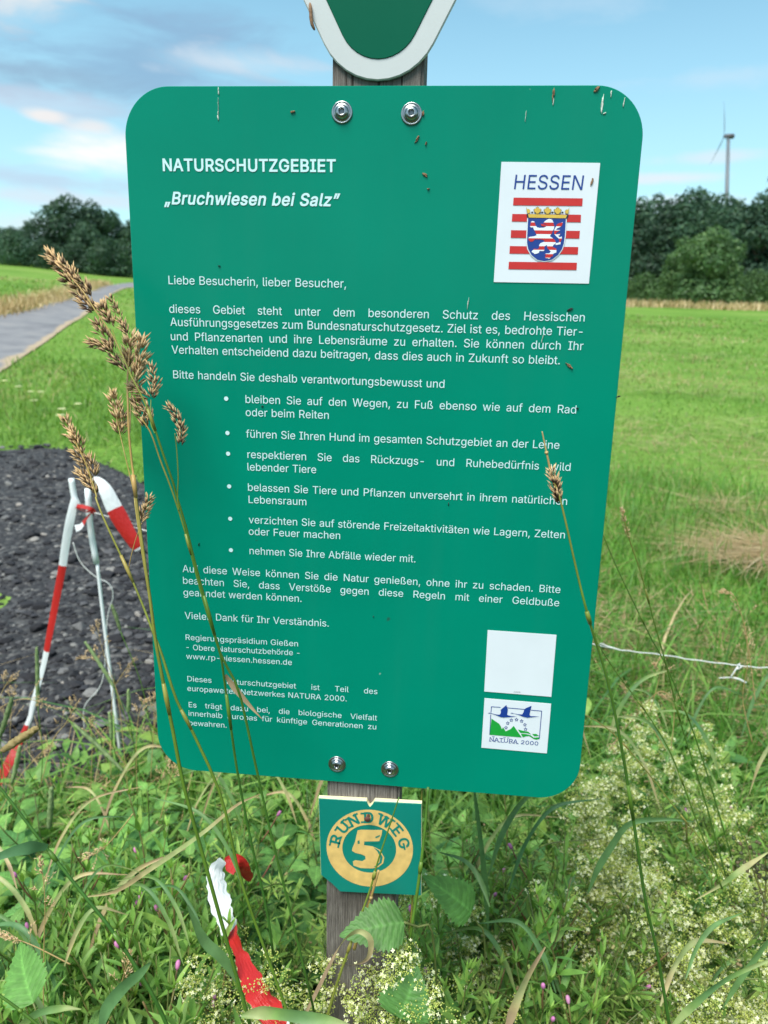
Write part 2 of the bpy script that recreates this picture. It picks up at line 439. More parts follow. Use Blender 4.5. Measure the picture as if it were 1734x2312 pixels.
# ================================================================== THE SETTING
def ground_material():
    m, t, o = newmat('meadow_ground')
    b = N(t, 'ShaderNodeBsdfPrincipled'); b.inputs['Roughness'].default_value = 0.9; b.inputs['Specular IOR Level'].default_value = 0.1
    tcx = N(t, 'ShaderNodeTexCoord'); sp = N(t, 'ShaderNodeSeparateXYZ'); L(t, tcx.outputs['Object'], sp.inputs[0])
    nz = N(t, 'ShaderNodeTexNoise'); nz.inputs['Scale'].default_value = 0.35; nz.inputs['Detail'].default_value = 8; nz.inputs['Roughness'].default_value = 0.65
    mp_ = N(t, 'ShaderNodeMapping'); mp_.inputs['Scale'].default_value = (0.55, 1.0, 1.0); mp_.inputs['Rotation'].default_value = (0, 0, 0.5)
    L(t, tcx.outputs['Object'], mp_.inputs[0]); L(t, mp_.outputs[0], nz.inputs['Vector'])
    g = ramp(t, [(0.3, (0.085, 0.18, 0.028)), (0.45, (0.125, 0.245, 0.038)), (0.58, (0.17, 0.285, 0.055)), (0.68, (0.23, 0.275, 0.085)), (0.78, (0.28, 0.23, 0.12))])
    L(t, nz.outputs[0], g.inputs[0])
    nf = N(t, 'ShaderNodeTexNoise'); nf.inputs['Scale'].default_value = 22; nf.inputs['Detail'].default_value = 4
    L(t, tcx.outputs['Object'], nf.inputs['Vector'])
    fv = N(t, 'ShaderNodeMapRange'); fv.inputs['From Min'].default_value = 0.25; fv.inputs['From Max'].default_value = 0.75; fv.inputs['To Min'].default_value = 0.62; fv.inputs['To Max'].default_value = 1.3
    L(t, nf.outputs[0], fv.inputs['Value'])
    sc_ = N(t, 'ShaderNodeVectorMath', operation='SCALE'); L(t, g.outputs[0], sc_.inputs[0]); L(t, fv.outputs[0], sc_.inputs['Scale'])
    soil = ramp(t, [(0.35, (0.018, 0.02, 0.008)), (0.6, (0.05, 0.055, 0.02)), (0.75, (0.09, 0.075, 0.035))])
    L(t, nf.outputs[0], soil.inputs[0])
    ym = N(t, 'ShaderNodeMapRange'); ym.inputs['From Min'].default_value = 0.9; ym.inputs['From Max'].default_value = 1.9
    L(t, sp.outputs[1], ym.inputs['Value'])
    mxx = N(t, 'ShaderNodeMix', data_type='RGBA'); L(t, ym.outputs[0], mxx.inputs['Factor']); L(t, soil.outputs[0], mxx.inputs['A']); L(t, sc_.outputs[0], mxx.inputs['B'])
    L(t, mxx.outputs['Result'], b.inputs['Base Color'])
    bu = N(t, 'ShaderNodeBump'); bu.inputs['Strength'].default_value = 0.8; bu.inputs['Distance'].default_value = 0.05
    L(t, nf.outputs[0], bu.inputs['Height']); L(t, bu.outputs[0], b.inputs['Normal'])
    L(t, b.outputs[0], o.inputs[0])
    return m
rr = np.concatenate([[0.0], np.geomspace(0.15, 900, 150)])
aa = np.linspace(0, 2 * np.pi, 241)
gx = rr[:, None] * np.sin(aa)[None]; gy = rr[:, None] * np.cos(aa)[None]
g = Geo(); g.add(np.stack([gx, gy, T(gx, gy)], -1), grid_faces(len(rr), len(aa)))
struct(g.build('meadow', ground_material()))

def sheet_from_rows(name, left, right, n, mat, lift, across=9):
    A = smooth_path(left, n); B = smooth_path(right, n)
    s = np.linspace(0, 1, across)[None, :, None]
    P = A[:, None] * (1 - s) + B[:, None] * s
    P[..., 2] = T(P[..., 0], P[..., 1]) + lift
    g = Geo(); uv = np.zeros(P.shape); uv[..., 1] = np.linspace(-1, 1, across)
    g.add(P, grid_faces(n, across), 0.5, uv)
    return struct(g.build(name, mat))
def asphalt_material():
    m, t, o = newmat('worn_asphalt')
    b = N(t, 'ShaderNodeBsdfPrincipled'); b.inputs['Roughness'].default_value = 0.85; b.inputs['Specular IOR Level'].default_value = 0.25
    tcx = N(t, 'ShaderNodeTexCoord')
    n1_ = N(t, 'ShaderNodeTexNoise'); n1_.inputs['Scale'].default_value = 1.3; n1_.inputs['Detail'].default_value = 8; n1_.inputs['Roughness'].default_value = 0.7
    L(t, tcx.outputs['Object'], n1_.inputs['Vector'])
    r = ramp(t, [(0.3, (0.13, 0.13, 0.14)), (0.5, (0.19, 0.19, 0.2)), (0.72, (0.26, 0.25, 0.24))])
    L(t, n1_.outputs[0], r.inputs[0])
    # dusty, broken edges
    uv = N(t, 'ShaderNodeAttribute', attribute_name='uvw'); su = N(t, 'ShaderNodeSeparateXYZ'); L(t, uv.outputs['Vector'], su.inputs[0])
    n2_ = N(t, 'ShaderNodeTexNoise'); n2_.inputs['Scale'].default_value = 0.9; n2_.inputs['Detail'].default_value = 6
    L(t, tcx.outputs['Object'], n2_.inputs['Vector'])
    ad = N(t, 'ShaderNodeMath', operation='MULTIPLY_ADD'); L(t, n2_.outputs[0], ad.inputs[0]); ad.inputs[1].default_value = 0.7; L(t, su.outputs[1], ad.inputs[2])
    e = N(t, 'ShaderNodeMapRange', interpolation_type='SMOOTHSTEP'); e.inputs['From Min'].default_value = 1.08; e.inputs['From Max'].default_value = 1.24
    L(t, ad.outputs[0], e.inputs['Value'])
    mxx = N(t, 'ShaderNodeMix', data_type='RGBA'); L(t, e.outputs[0], mxx.inputs['Factor']); L(t, r.outputs[0], mxx.inputs['A']); mxx.inputs['B'].default_value = (0.36, 0.28, 0.19, 1)
    L(t, mxx.outputs['Result'], b.inputs['Base Color'])
    n3 = N(t, 'ShaderNodeTexNoise'); n3.inputs['Scale'].default_value = 60; L(t, tcx.outputs['Object'], n3.inputs['Vector'])
    bu = N(t, 'ShaderNodeBump'); bu.inputs['Strength'].default_value = 0.4; bu.inputs['Distance'].default_value = 0.01; L(t, n3.outputs[0], bu.inputs['Height']); L(t, bu.outputs[0], b.inputs['Normal'])
    L(t, b.outputs[0], o.inputs[0])
    return m
PL = [ground(*p) for p in [(-330, 775), (-120, 740), (0, 714), (90, 694), (160, 675), (215, 655), (262, 643), (330, 636)]]
PR = [ground(*p) for p in [(-330, 985), (-120, 895), (0, 844), (104, 774), (180, 722), (232, 685), (275, 655), (345, 640)]]
sheet_from_rows('path', PL, PR, 90, asphalt_material(), 0.02, 13)

GRAVEL_PX = [(-230, 1035), (-60, 1022), (0, 1018), (100, 1014), (209, 1040), (320, 1092), (430, 1160), (520, 1280), (560, 1450), (520, 1620), (440, 1725), (330, 1745), (200, 1775), (60, 1830), (-120, 1880), (-420, 1700)]
GP = np.array([ground(*p)[:2] for p in GRAVEL_PX])
GP = smooth_path(np.vstack([GP, GP[:1]]).tolist(), 120)[:-1]
def gravel_material():
    m, t, o = newmat('dark_gravel')
    b = N(t, 'ShaderNodeBsdfPrincipled'); b.inputs['Roughness'].default_value = 0.85
    tcx = N(t, 'ShaderNodeTexCoord')
    v = N(t, 'ShaderNodeTexVoronoi'); v.inputs['Scale'].default_value = 48; L(t, tcx.outputs['Object'], v.inputs['Vector'])
    s2 = N(t, 'ShaderNodeSeparateColor'); L(t, v.outputs['Color'], s2.inputs[0])
    r = ramp(t, [(0.0, (0.012, 0.012, 0.014)), (0.6, (0.026, 0.026, 0.029)), (0.85, (0.055, 0.055, 0.055)), (1.0, (0.12, 0.115, 0.11))])
    L(t, s2.outputs[0], r.inputs[0]); L(t, r.outputs[0], b.inputs['Base Color'])
    bu = N(t, 'ShaderNodeBump'); bu.inputs['Strength'].default_value = 0.9; bu.inputs['Distance'].default_value = 0.012; bu.invert = True
    L(t, v.outputs['Distance'], bu.inputs['Height']); L(t, bu.outputs[0], b.inputs['Normal'])
    L(t, b.outputs[0], o.inputs[0])
    return m
def gravel_h(x, y):
    return T(x, y) + 0.025 + 0.02 * np.sin(x * 3.1 + 1) * np.sin(y * 2.3) + 0.012 * np.sin(x * 7.7) * np.cos(y * 6.1)
cen = GP.mean(0)
ss = np.linspace(0, 1, 40)
Pg = cen[None, None] * (1 - ss[:, None, None]) + np.vstack([GP, GP[:1]])[None] * ss[:, None, None]
zz = gravel_h(Pg[..., 0], Pg[..., 1]) - 0.06 * (ss[:, None] > 0.97)
g = Geo(); g.add(np.dstack([Pg, zz]), grid_faces(40, len(GP) + 1))
struct(g.build('gravel_bed', gravel_material()))

# ---- loose stones on the gravel bed
def rock_shapes(k):
    ico = bpy.data.meshes.new('tmp'); import bmesh
    bm = bmesh.new(); bmesh.ops.create_icosphere(bm, subdivisions=2, radius=1.0)
    V0 = np.array([v.co[:] for v in bm.verts]); F0 = np.array([[v.index for v in f.verts] for f in bm.faces]); bm.free()
    bpy.data.meshes.remove(ico)
    res = []
    for i in range(k):
        V = V0.copy()
        for j in range(9):                                    # chipped flat by a few random planes
            d = RNG.normal(size=3); d /= np.linalg.norm(d)
            h = V @ d; c = RNG.uniform(0.45, 0.85)
            V = V - np.clip(h - c, 0, None)[:, None] * d[None] * 0.95
        res.append(V * RNG.uniform(0.75, 1.25, 3) * np.array([1.1, 1, 0.62]))
    return res, F0
shapes, rf = rock_shapes(10)
def scatter_polar(n, rmin, rmax, amin, amax, power=1.0):
    u = RNG.uniform(0, 1, n)
    r = rmin * (rmax / rmin) ** u
    a = RNG.uniform(amin, amax, n)
    return CAMP[0] + r * np.sin(a), CAMP[1] + r * np.cos(a), r
x, y, r = scatter_polar(26000, 1.5, 9, R(-75), R(4))
ok = in_poly(x, y, GP); x, y, r = x[ok], y[ok], r[ok]
g = Geo()
sel = RNG.integers(0, 10, len(x))
for k in range(10):
    q = np.where(sel == k)[0]
    size = np.clip(RNG.lognormal(math.log(0.0072), 0.6, len(q)), 0.0035, 0.032) * (0.8 + 0.09 * r[q])
    th = RNG.uniform(0, 2 * np.pi, len(q)); c, s = np.cos(th), np.sin(th)
    V = shapes[k][None] * size[:, None, None]
    Vx = V[..., 0] * c[:, None] - V[..., 1] * s[:, None] + x[q][:, None]
    Vy = V[..., 0] * s[:, None] + V[..., 1] * c[:, None] + y[q][:, None]
    Vz = V[..., 2] + gravel_h(x[q], y[q])[:, None] + size[:, None] * 0.22
    F = (np.arange(len(q))[:, None, None] * len(shapes[k]) + rf[None]).reshape(-1, 3)
    g.add(np.stack([Vx, Vy, Vz], -1), F, np.repeat(RNG.uniform(0, 1, len(q)) ** 1.3, len(shapes[k])))
stone = plantmat('gravel_stone', [(0, (0.011, 0.011, 0.014)), (0.55, (0.03, 0.03, 0.035)), (0.82, (0.078, 0.078, 0.083)), (0.95, (0.2, 0.195, 0.185)), (1, (0.26, 0.235, 0.21))], rough=0.85, transl=0, nscale=120, nvar=0.3, objrand=0)
tag(g.build('gravel', stone, smooth=False), 'dark loose gravel with scattered paler stones beside the sign', 'gravel', kind='stuff')

# ---- trees
def tree_proto(h, wd, kind, seed, leafn=5200, ls=0.22):
    rg = np.random.default_rng(seed)
    tr = Geo()
    top = 0.8 * h
    P = np.array([[0, 0, -0.3], [0.02 * wd, 0.01 * wd, h * 0.25], [-0.02 * wd, 0.03 * wd, h * 0.5], [0.02 * wd, 0, top]])
    tr.add(*tube(smooth_path(P, 12), np.linspace(0.035 * h, 0.006 * h, 12), 8))
    lobes = []
    nl = 13 if kind != 'bush' else 9
    for i in range(nl):
        a = rg.uniform(0, 2 * np.pi); f = (i + 0.5) / nl
        zc = h * (0.12 + 0.72 * f) if kind != 'bush' else h * (0.18 + 0.6 * f)
        prof = math.sin(math.pi * min(1, 0.18 + 0.72 * f)) ** 0.7 if kind != 'bush' else math.cos(f * 1.3)
        rad = wd * 0.5 * prof * rg.uniform(0.35, 0.75)
        c = np.array([math.cos(a) * rad, math.sin(a) * rad, zc])
        s = wd * rg.uniform(0.17, 0.28) * (1.1 - 0.45 * f)
        lobes.append((c, s * np.array([1, 1, rg.uniform(0.75, 1.05)])))
        tr.add(*tube(smooth_path([[0, 0, zc * 0.6], (c * [0.5, 0.5, 1] + [0, 0, -0.12 * h]).tolist(), c.tolist()], 6), np.linspace(0.012 * h, 0.003 * h, 6), 5))
    lobes.append((np.array([0, 0, h * 0.86]), np.array([0.2 * wd, 0.2 * wd, 0.14 * h])))
    lobes.append((np.array([0, 0, h * 0.55]), np.array([0.3 * wd, 0.3 * wd, 0.26 * h])))
    for a in range(5): lobes.append((np.array([math.cos(a * 1.26) * wd * 0.27, math.sin(a * 1.26) * wd * 0.27, h * 0.13]), np.array([0.2 * wd, 0.2 * wd, 0.12 * h])))
    lobes.append((np.array([0, 0, h * 0.25]), np.array([0.34 * wd, 0.34 * wd, 0.18 * h])))
    vol = np.array([l[1].prod() ** 0.66 for l in lobes]); vol /= vol.sum()
    pick = rg.choice(len(lobes), leafn, p=vol)
    C = np.array([l[0] for l in lobes])[pick]; S = np.array([l[1] for l in lobes])[pick]
    d = rg.normal(size=(leafn, 3)); d /= np.linalg.norm(d, axis=1)[:, None]
    # twigs: the shell of each lobe is broken up into tufts and gaps
    bump = 1 + 0.16 * np.sin(d[:, 0] * 9 + pick) * np.sin(d[:, 1] * 8 + pick * 2) + 0.12 * np.sin(d[:, 2] * 13 + pick * 3)
    rr_ = rg.uniform(0.55, 1.0, leafn) ** 0.5 * bump
    P0 = C + d * S * rr_[:, None]
    nrm = d + rg.normal(size=(leafn, 3)) * 0.55; nrm /= np.linalg.norm(nrm, axis=1)[:, None]
    a = np.cross(nrm, rg.normal(size=(leafn, 3))); a /= np.linalg.norm(a, axis=1)[:, None]
    b = np.cross(nrm, a)
    sz = ls * rg.uniform(0.55, 1.3, leafn)[:, None]
    Q = np.stack([P0 - a * sz, P0 - b * sz * 0.45 + nrm * sz * 0.12, P0 + a * sz, P0 + b * sz * 0.45 + nrm * sz * 0.12], 1)
    cr_ = Geo(); cr_.add(Q, np.arange(leafn * 4).reshape(-1, 4), np.repeat(np.clip(rg.normal(0.5, 0.22, leafn) + 0.12 * np.sin(pick * 1.7), 0, 1), 4))
    return tr, cr_
M['bark'] = flat('tree_bark', (0.09, 0.075, 0.055), 0.9, noise=0.4, nscale=6)
M['crown'] = plantmat('tree_leaves', [(0, (0.022, 0.06, 0.038)), (0.5, (0.04, 0.094, 0.054)), (1, (0.068, 0.138, 0.064))], rough=0.6, transl=0.25, nscale=0.5, nvar=0.25, objrand=0.25)
M['crown_light'] = plantmat('light_tree_leaves', [(0, (0.05, 0.115, 0.042)), (0.5, (0.08, 0.165, 0.055)), (1, (0.125, 0.22, 0.07))], rough=0.55, transl=0.25, nscale=0.6, nvar=0.25, objrand=0.12)
protos = {}
def make_tree(kind, loc, s, rz, label, cat='tree', group=None, light=False):
    key = (kind, light)
    if key not in protos:
        spec = {'tall': (12.0, 8.5, 'tree', 3, 14000, 0.27), 'slim': (13.0, 6.5, 'tree', 5, 12000, 0.27), 'round': (9.0, 9.0, 'tree', 8, 14000, 0.22), 'bush': (3.0, 4.2, 'bush', 9, 4500, 0.12)}[kind]
        tr, cr_ = tree_proto(*spec)
        root = thing({'bush': 'shrub'}.get(kind, 'broadleaf_tree'), label, cat, (0, 0, 0), group)
        tr.build('trunk', M['bark'], root); cr_.build('crown', M['crown_light' if light else 'crown'], root)
        protos[key] = root
        root.location = loc; root.rotation_euler = (0, 0, rz); root.scale = (s, s, s)
        return root
    return dup(protos[key], loc, (0, 0, rz), s, label, group)
def at_dist(u, dist):
    o, d = ray(u, 690)
    d = d / math.hypot(d[0], d[1])
    p = o + d * dist
    return (p[0], p[1], float(T(p[0], p[1])))
HW = 'trees of the wood beyond the right meadow'
hl = {'tall': 'tall dark full-crowned tree in the wood beyond the right meadow', 'slim': 'slim dark tree rising in the wood beyond the right meadow', 'round': 'broad dark round tree at the edge of the wood beyond the right meadow'}
rt = random.Random(4)
us = np.linspace(900, 2250, 24)
for row, (dist, sc0) in enumerate([(78, 0.76), (86, 0.93), (95, 1.04)]):
    for i, u in enumerate(us):
        kind = rt.choice(['tall', 'tall', 'slim', 'round'])
        uu = u + rt.uniform(-30, 30) + row * 22
        s = sc0 * rt.uniform(0.88, 1.1) * (1.22 if kind == 'round' else 1)
        s *= 0.86 + 0.1 * min(1, max(0, (uu - 1400) / 350)) + 0.04 * math.sin(uu * 0.03)
        make_tree(kind, at_dist(uu, dist + rt.uniform(-2.5, 2.5)), s, rt.uniform(0, 6.28), hl[kind], group=HW)
make_tree('round', at_dist(1596, 66), 0.66, 0.6, 'lighter green rounded tree standing forward of the dark wood', light=True)
make_tree('tall', at_dist(1530, 70), 0.46, 2.0, 'small light green tree left of the lighter rounded tree before the wood', light=True)
for u, dd, s, lb in [(1452, 66, 0.85, 'pale low bush at the foot of the wood near the sign edge'), (1700, 70, 1.0, 'low green bush at the foot of the wood by the right picture edge'), (1515, 69, 0.7, 'small bush at the foot of the lighter rounded tree')]:
    make_tree('bush', at_dist(u, dd), s, u, lb, 'bush', light=True)
# left group beyond the path
make_tree('round', at_dist(172, 60), 0.55, 1.0, 'bushy mid green tree, largest of the group by the path')
make_tree('tall', at_dist(222, 61), 0.40, 4.2, 'dark upright tree beside the largest bushy tree by the path')
make_tree('tall', at_dist(262, 66), 0.38, 2.2, 'dark tree next to the left edge of the sign above the path')
make_tree('round', at_dist(205, 57), 0.36, 2.9, 'small bushy tree in front of the group by the path')
make_tree('round', at_dist(320, 70), 0.48, 0.2, 'dark tree half hidden behind the left edge of the sign')
make_tree('round', at_dist(400, 72), 0.5, 5.2, 'dark tree behind the sign beyond the path')
for i, (u, dd, s) in enumerate([(-230, 66, 0.3), (-150, 64, 0.27), (-75, 66, 0.25), (-10, 64, 0.25), (40, 62, 0.27), (92, 60, 0.34), (20, 70, 0.26)]):
    make_tree('round', at_dist(u, dd), s, i * 1.3, 'low tree of the hedge left of the bushy group', group='trees of the hedge at the far left')
for i, (u, dd, s) in enumerate([(40, 56, 0.75), (110, 55, 0.62), (175, 54, 0.6), (240, 53.5, 0.75), (285, 54, 0.8)]):
    make_tree('bush', at_dist(u, dd), s, i, 'low shrub at the foot of the trees left of the sign', 'bush', group='shrubs at the foot of the left trees')

# ---- wind turbine
M['tower'] = flat('tower_paint', (0.11, 0.13, 0.155), 0.5)
M['nacelle'] = flat('nacelle_paint', (0.06, 0.055, 0.065), 0.5)
tp = at_dist(1639, 700)
o_, d_ = ray(1645, 308); d_ = d_ / math.hypot(d_[0], d_[1])
hub = o_ + d_ * 700
TL_ = thing('wind_turbine', 'grey wind turbine rising behind the wood', 'wind turbine', tp)
gt = Geo(); gt.add(*tube([[tp[0], tp[1], tp[2] - 1], ((np.array(tp) + hub) / 2).tolist(), [hub[0], hub[1], hub[2] - 1.2]], [2.3, 1.8, 1.25], 20)); gt.build('tower', M['tower'], TL_)
gt = Geo(); gt.add(*tube([hub + [-2.5, 0, 0], hub + [-2, 0, 0], hub + [3.6, 0, 0.1], hub + [4.4, 0, 0.1]], [0.9, 1.75, 1.9, 1.0], 10)); gt.build('nacelle', M['nacelle'], TL_)
gt = Geo(); gt.add(*tube([hub + [-4.2, 0, 0], hub + [-3.6, 0, 0], hub + [-2.5, 0, 0]], [0.3, 1.0, 1.3], 12)); gt.build('hub', M['nacelle'], TL_)
for ang in (0.0, 2.094, 4.189):
    dirb = np.array([-0.04, math.sin(ang + 0.15), math.cos(ang + 0.15)])
    tt = np.linspace(0, 1, 14)
    P = hub + np.array([-3.3, 0, 0]) + dirb * 27 * tt[:, None] + np.array([-1.4, 0, 0]) * (tt ** 2)[:, None]
    V, F, uv = tube(P, np.interp(tt, [0, 0.12, 0.25, 1], [0.4, 0.45, 0.7, 0.08]), 8)
    Cc = np.repeat(P, 8, 0); V = Cc + (V - Cc) * np.array([0.42, 1, 1])
    gt = Geo(); gt.add(V, F, 0.5, uv); gt.build('blade', M['tower'], TL_)

# ================================================================== POST AND SIGNS
def wood_material():
    m, t, o = newmat('weathered_wood')
    b = N(t, 'ShaderNodeBsdfPrincipled'); b.inputs['Roughness'].default_value = 0.85; b.inputs['Specular IOR Level'].default_value = 0.2
    tcx = N(t, 'ShaderNodeTexCoord'); mp_ = N(t, 'ShaderNodeMapping'); mp_.inputs['Scale'].default_value = (1, 1, 0.035)
    L(t, tcx.outputs['Object'], mp_.inputs[0])
    nz = N(t, 'ShaderNodeTexNoise'); nz.inputs['Scale'].default_value = 850; nz.inputs['Detail'].default_value = 5; nz.inputs['Roughness'].default_value = 0.7
    L(t, mp_.outputs[0], nz.inputs['Vector'])
    n2_ = N(t, 'ShaderNodeTexNoise'); n2_.inputs['Scale'].default_value = 18; n2_.inputs['Detail'].default_value = 5; L(t, tcx.outputs['Object'], n2_.inputs['Vector'])
    mp3 = N(t, 'ShaderNodeMapping'); mp3.inputs['Scale'].default_value = (1, 1, 0.02); L(t, tcx.outputs['Object'], mp3.inputs[0])
    n3 = N(t, 'ShaderNodeTexNoise'); n3.inputs['Scale'].default_value = 150; n3.inputs['Detail'].default_value = 2; L(t, mp3.outputs[0], n3.inputs['Vector'])
    r = ramp(t, [(0.3, (0.055, 0.05, 0.046)), (0.47, (0.15, 0.135, 0.125)), (0.62, (0.25, 0.23, 0.215)), (0.8, (0.36, 0.34, 0.32))])
    L(t, nz.outputs[0], r.inputs[0])
    r2 = ramp(t, [(0.35, (0.55, 0.52, 0.5)), (0.65, (1.1, 1.08, 1.05))]); L(t, n2_.outputs[0], r2.inputs[0])
    r3 = ramp(t, [(0.33, (0.25, 0.22, 0.2)), (0.38, (1, 1, 1))]); L(t, n3.outputs[0], r3.inputs[0])
    m1 = N(t, 'ShaderNodeMix', data_type='RGBA', blend_type='MULTIPLY'); m1.inputs['Factor'].default_value = 1; L(t, r.outputs[0], m1.inputs['A']); L(t, r2.outputs[0], m1.inputs['B'])
    m2 = N(t, 'ShaderNodeMix', data_type='RGBA', blend_type='MULTIPLY'); m2.inputs['Factor'].default_value = 1; L(t, m1.outputs['Result'], m2.inputs['A']); L(t, r3.outputs[0], m2.inputs['B'])
    L(t, m2.outputs['Result'], b.inputs['Base Color'])
    bu = N(t, 'ShaderNodeBump'); bu.inputs['Strength'].default_value = 0.7; bu.inputs['Distance'].default_value = 0.0012
    L(t, nz.outputs[0], bu.inputs['Height']); L(t, bu.outputs[0], b.inputs['Normal'])
    L(t, b.outputs[0], o.inputs[0])
    return m
PF = 0.0035                                           # y of the front face of the post
pl = on_y(751, 1800, PF)[0]; pr = on_y(957, 165, PF)[0]
PX0, PX1 = on_y(750, 165, PF)[0], pr
print('post', PX0, PX1, pl, on_y(909, 2020, PF)[0])
g = Geo()
import bmesh
bm = bmesh.new()
V, F = box(PX0, PX1, PF, PF + 0.052, -1.05, 1.28)
vs = [bm.verts.new(v) for v in V]
for f in F: bm.faces.new([vs[i] for i in f])
bmesh.ops.bevel(bm, geom=list(bm.edges), offset=0.0025, segments=2, affect='EDGES')
bmesh.ops.recalc_face_normals(bm, faces=list(bm.faces))
bm.verts.index_update()
g.addpoly(np.array([v.co[:] for v in bm.verts]), [[v.index for v in f.verts] for f in bm.faces]); bm.free()
post = g.build('wooden_post', wood_material(), smooth=False)
tag(post, 'weathered grey square timber post carrying the three green signs', 'post')

def rounded_poly(pts, rad, n=10):
    out_ = []
    k = len(pts)
    for i in range(k):
        p0, p1, p2 = [np.array(pts[(i + j) % k], float) for j in (-1, 0, 1)]
        a = (p0 - p1) / np.linalg.norm(p0 - p1); b = (p2 - p1) / np.linalg.norm(p2 - p1)
        ang = math.acos(a @ b); tl = rad / math.tan(ang / 2)
        c = p1 + (a + b) / np.linalg.norm(a + b) * rad / math.sin(ang / 2)
        s = p1 + a * tl - c; e = p1 + b * tl - c
        a0 = math.atan2(s[1], s[0]); a1 = math.atan2(e[1], e[0])
        dlt = (a1 - a0 + math.pi) % (2 * math.pi) - math.pi
        for j in range(n + 1):
            q = a0 + dlt * j / n
            out_.append((c[0] + rad * math.cos(q), c[1] + rad * math.sin(q)))
    return out_
def plate(g, poly, y0, y1, mat=0, bev=0.0004):
    """solid plate from an outline in x,z; front face at y0, back at y1"""
    P = np.array(poly); n = len(P)
    area = 0.5 * np.sum(P[:, 0] * np.roll(P[:, 1], -1) - np.roll(P[:, 0], -1) * P[:, 1])
    if area < 0: P = P[::-1]
    Tn = np.roll(P, -1, 0) - np.roll(P, 1, 0); Tn /= np.linalg.norm(Tn, axis=1)[:, None] + 1e-12
    inn = np.stack([-Tn[:, 1], Tn[:, 0]], -1) * bev
    f = lambda Q, y: np.stack([Q[:, 0], np.full(n, y), Q[:, 1]], -1)
    V = np.vstack([f(P + inn, y0), f(P, y0 + bev), f(P, y1)])
    faces = []
    i = np.arange(n); j = (i + 1) % n
    F = [np.stack([i, i + n, j + n, j], -1), np.stack([i + n, i + 2 * n, j + 2 * n, j + n], -1)]
    g.add(V, F, 0.5, None, mat)
    for Q, y_, flip in ((P + inn, y0, False), (P, y1, True)):
        Vf, Ff = fill_outlines([Q])
        g.add(np.stack([Vf[:, 0], np.full(len(Vf), y_), Vf[:, 1]], -1), Ff[:, ::-1] if flip else Ff, 0.5, None, mat)
def sheet(g, loops, y, mat=0, tint=0.5):
    """flat printed shape from outlines in x,z (holes by even-odd)"""
    P, tri = fill_outlines(loops)
    if len(tri): g.add(np.stack([P[:, 0], np.full(len(P), y), P[:, 1]], -1), tri, tint, None, mat)
def bxz(u, v):
    p = on_y(u, v, 0.0); return (p[0], p[2])
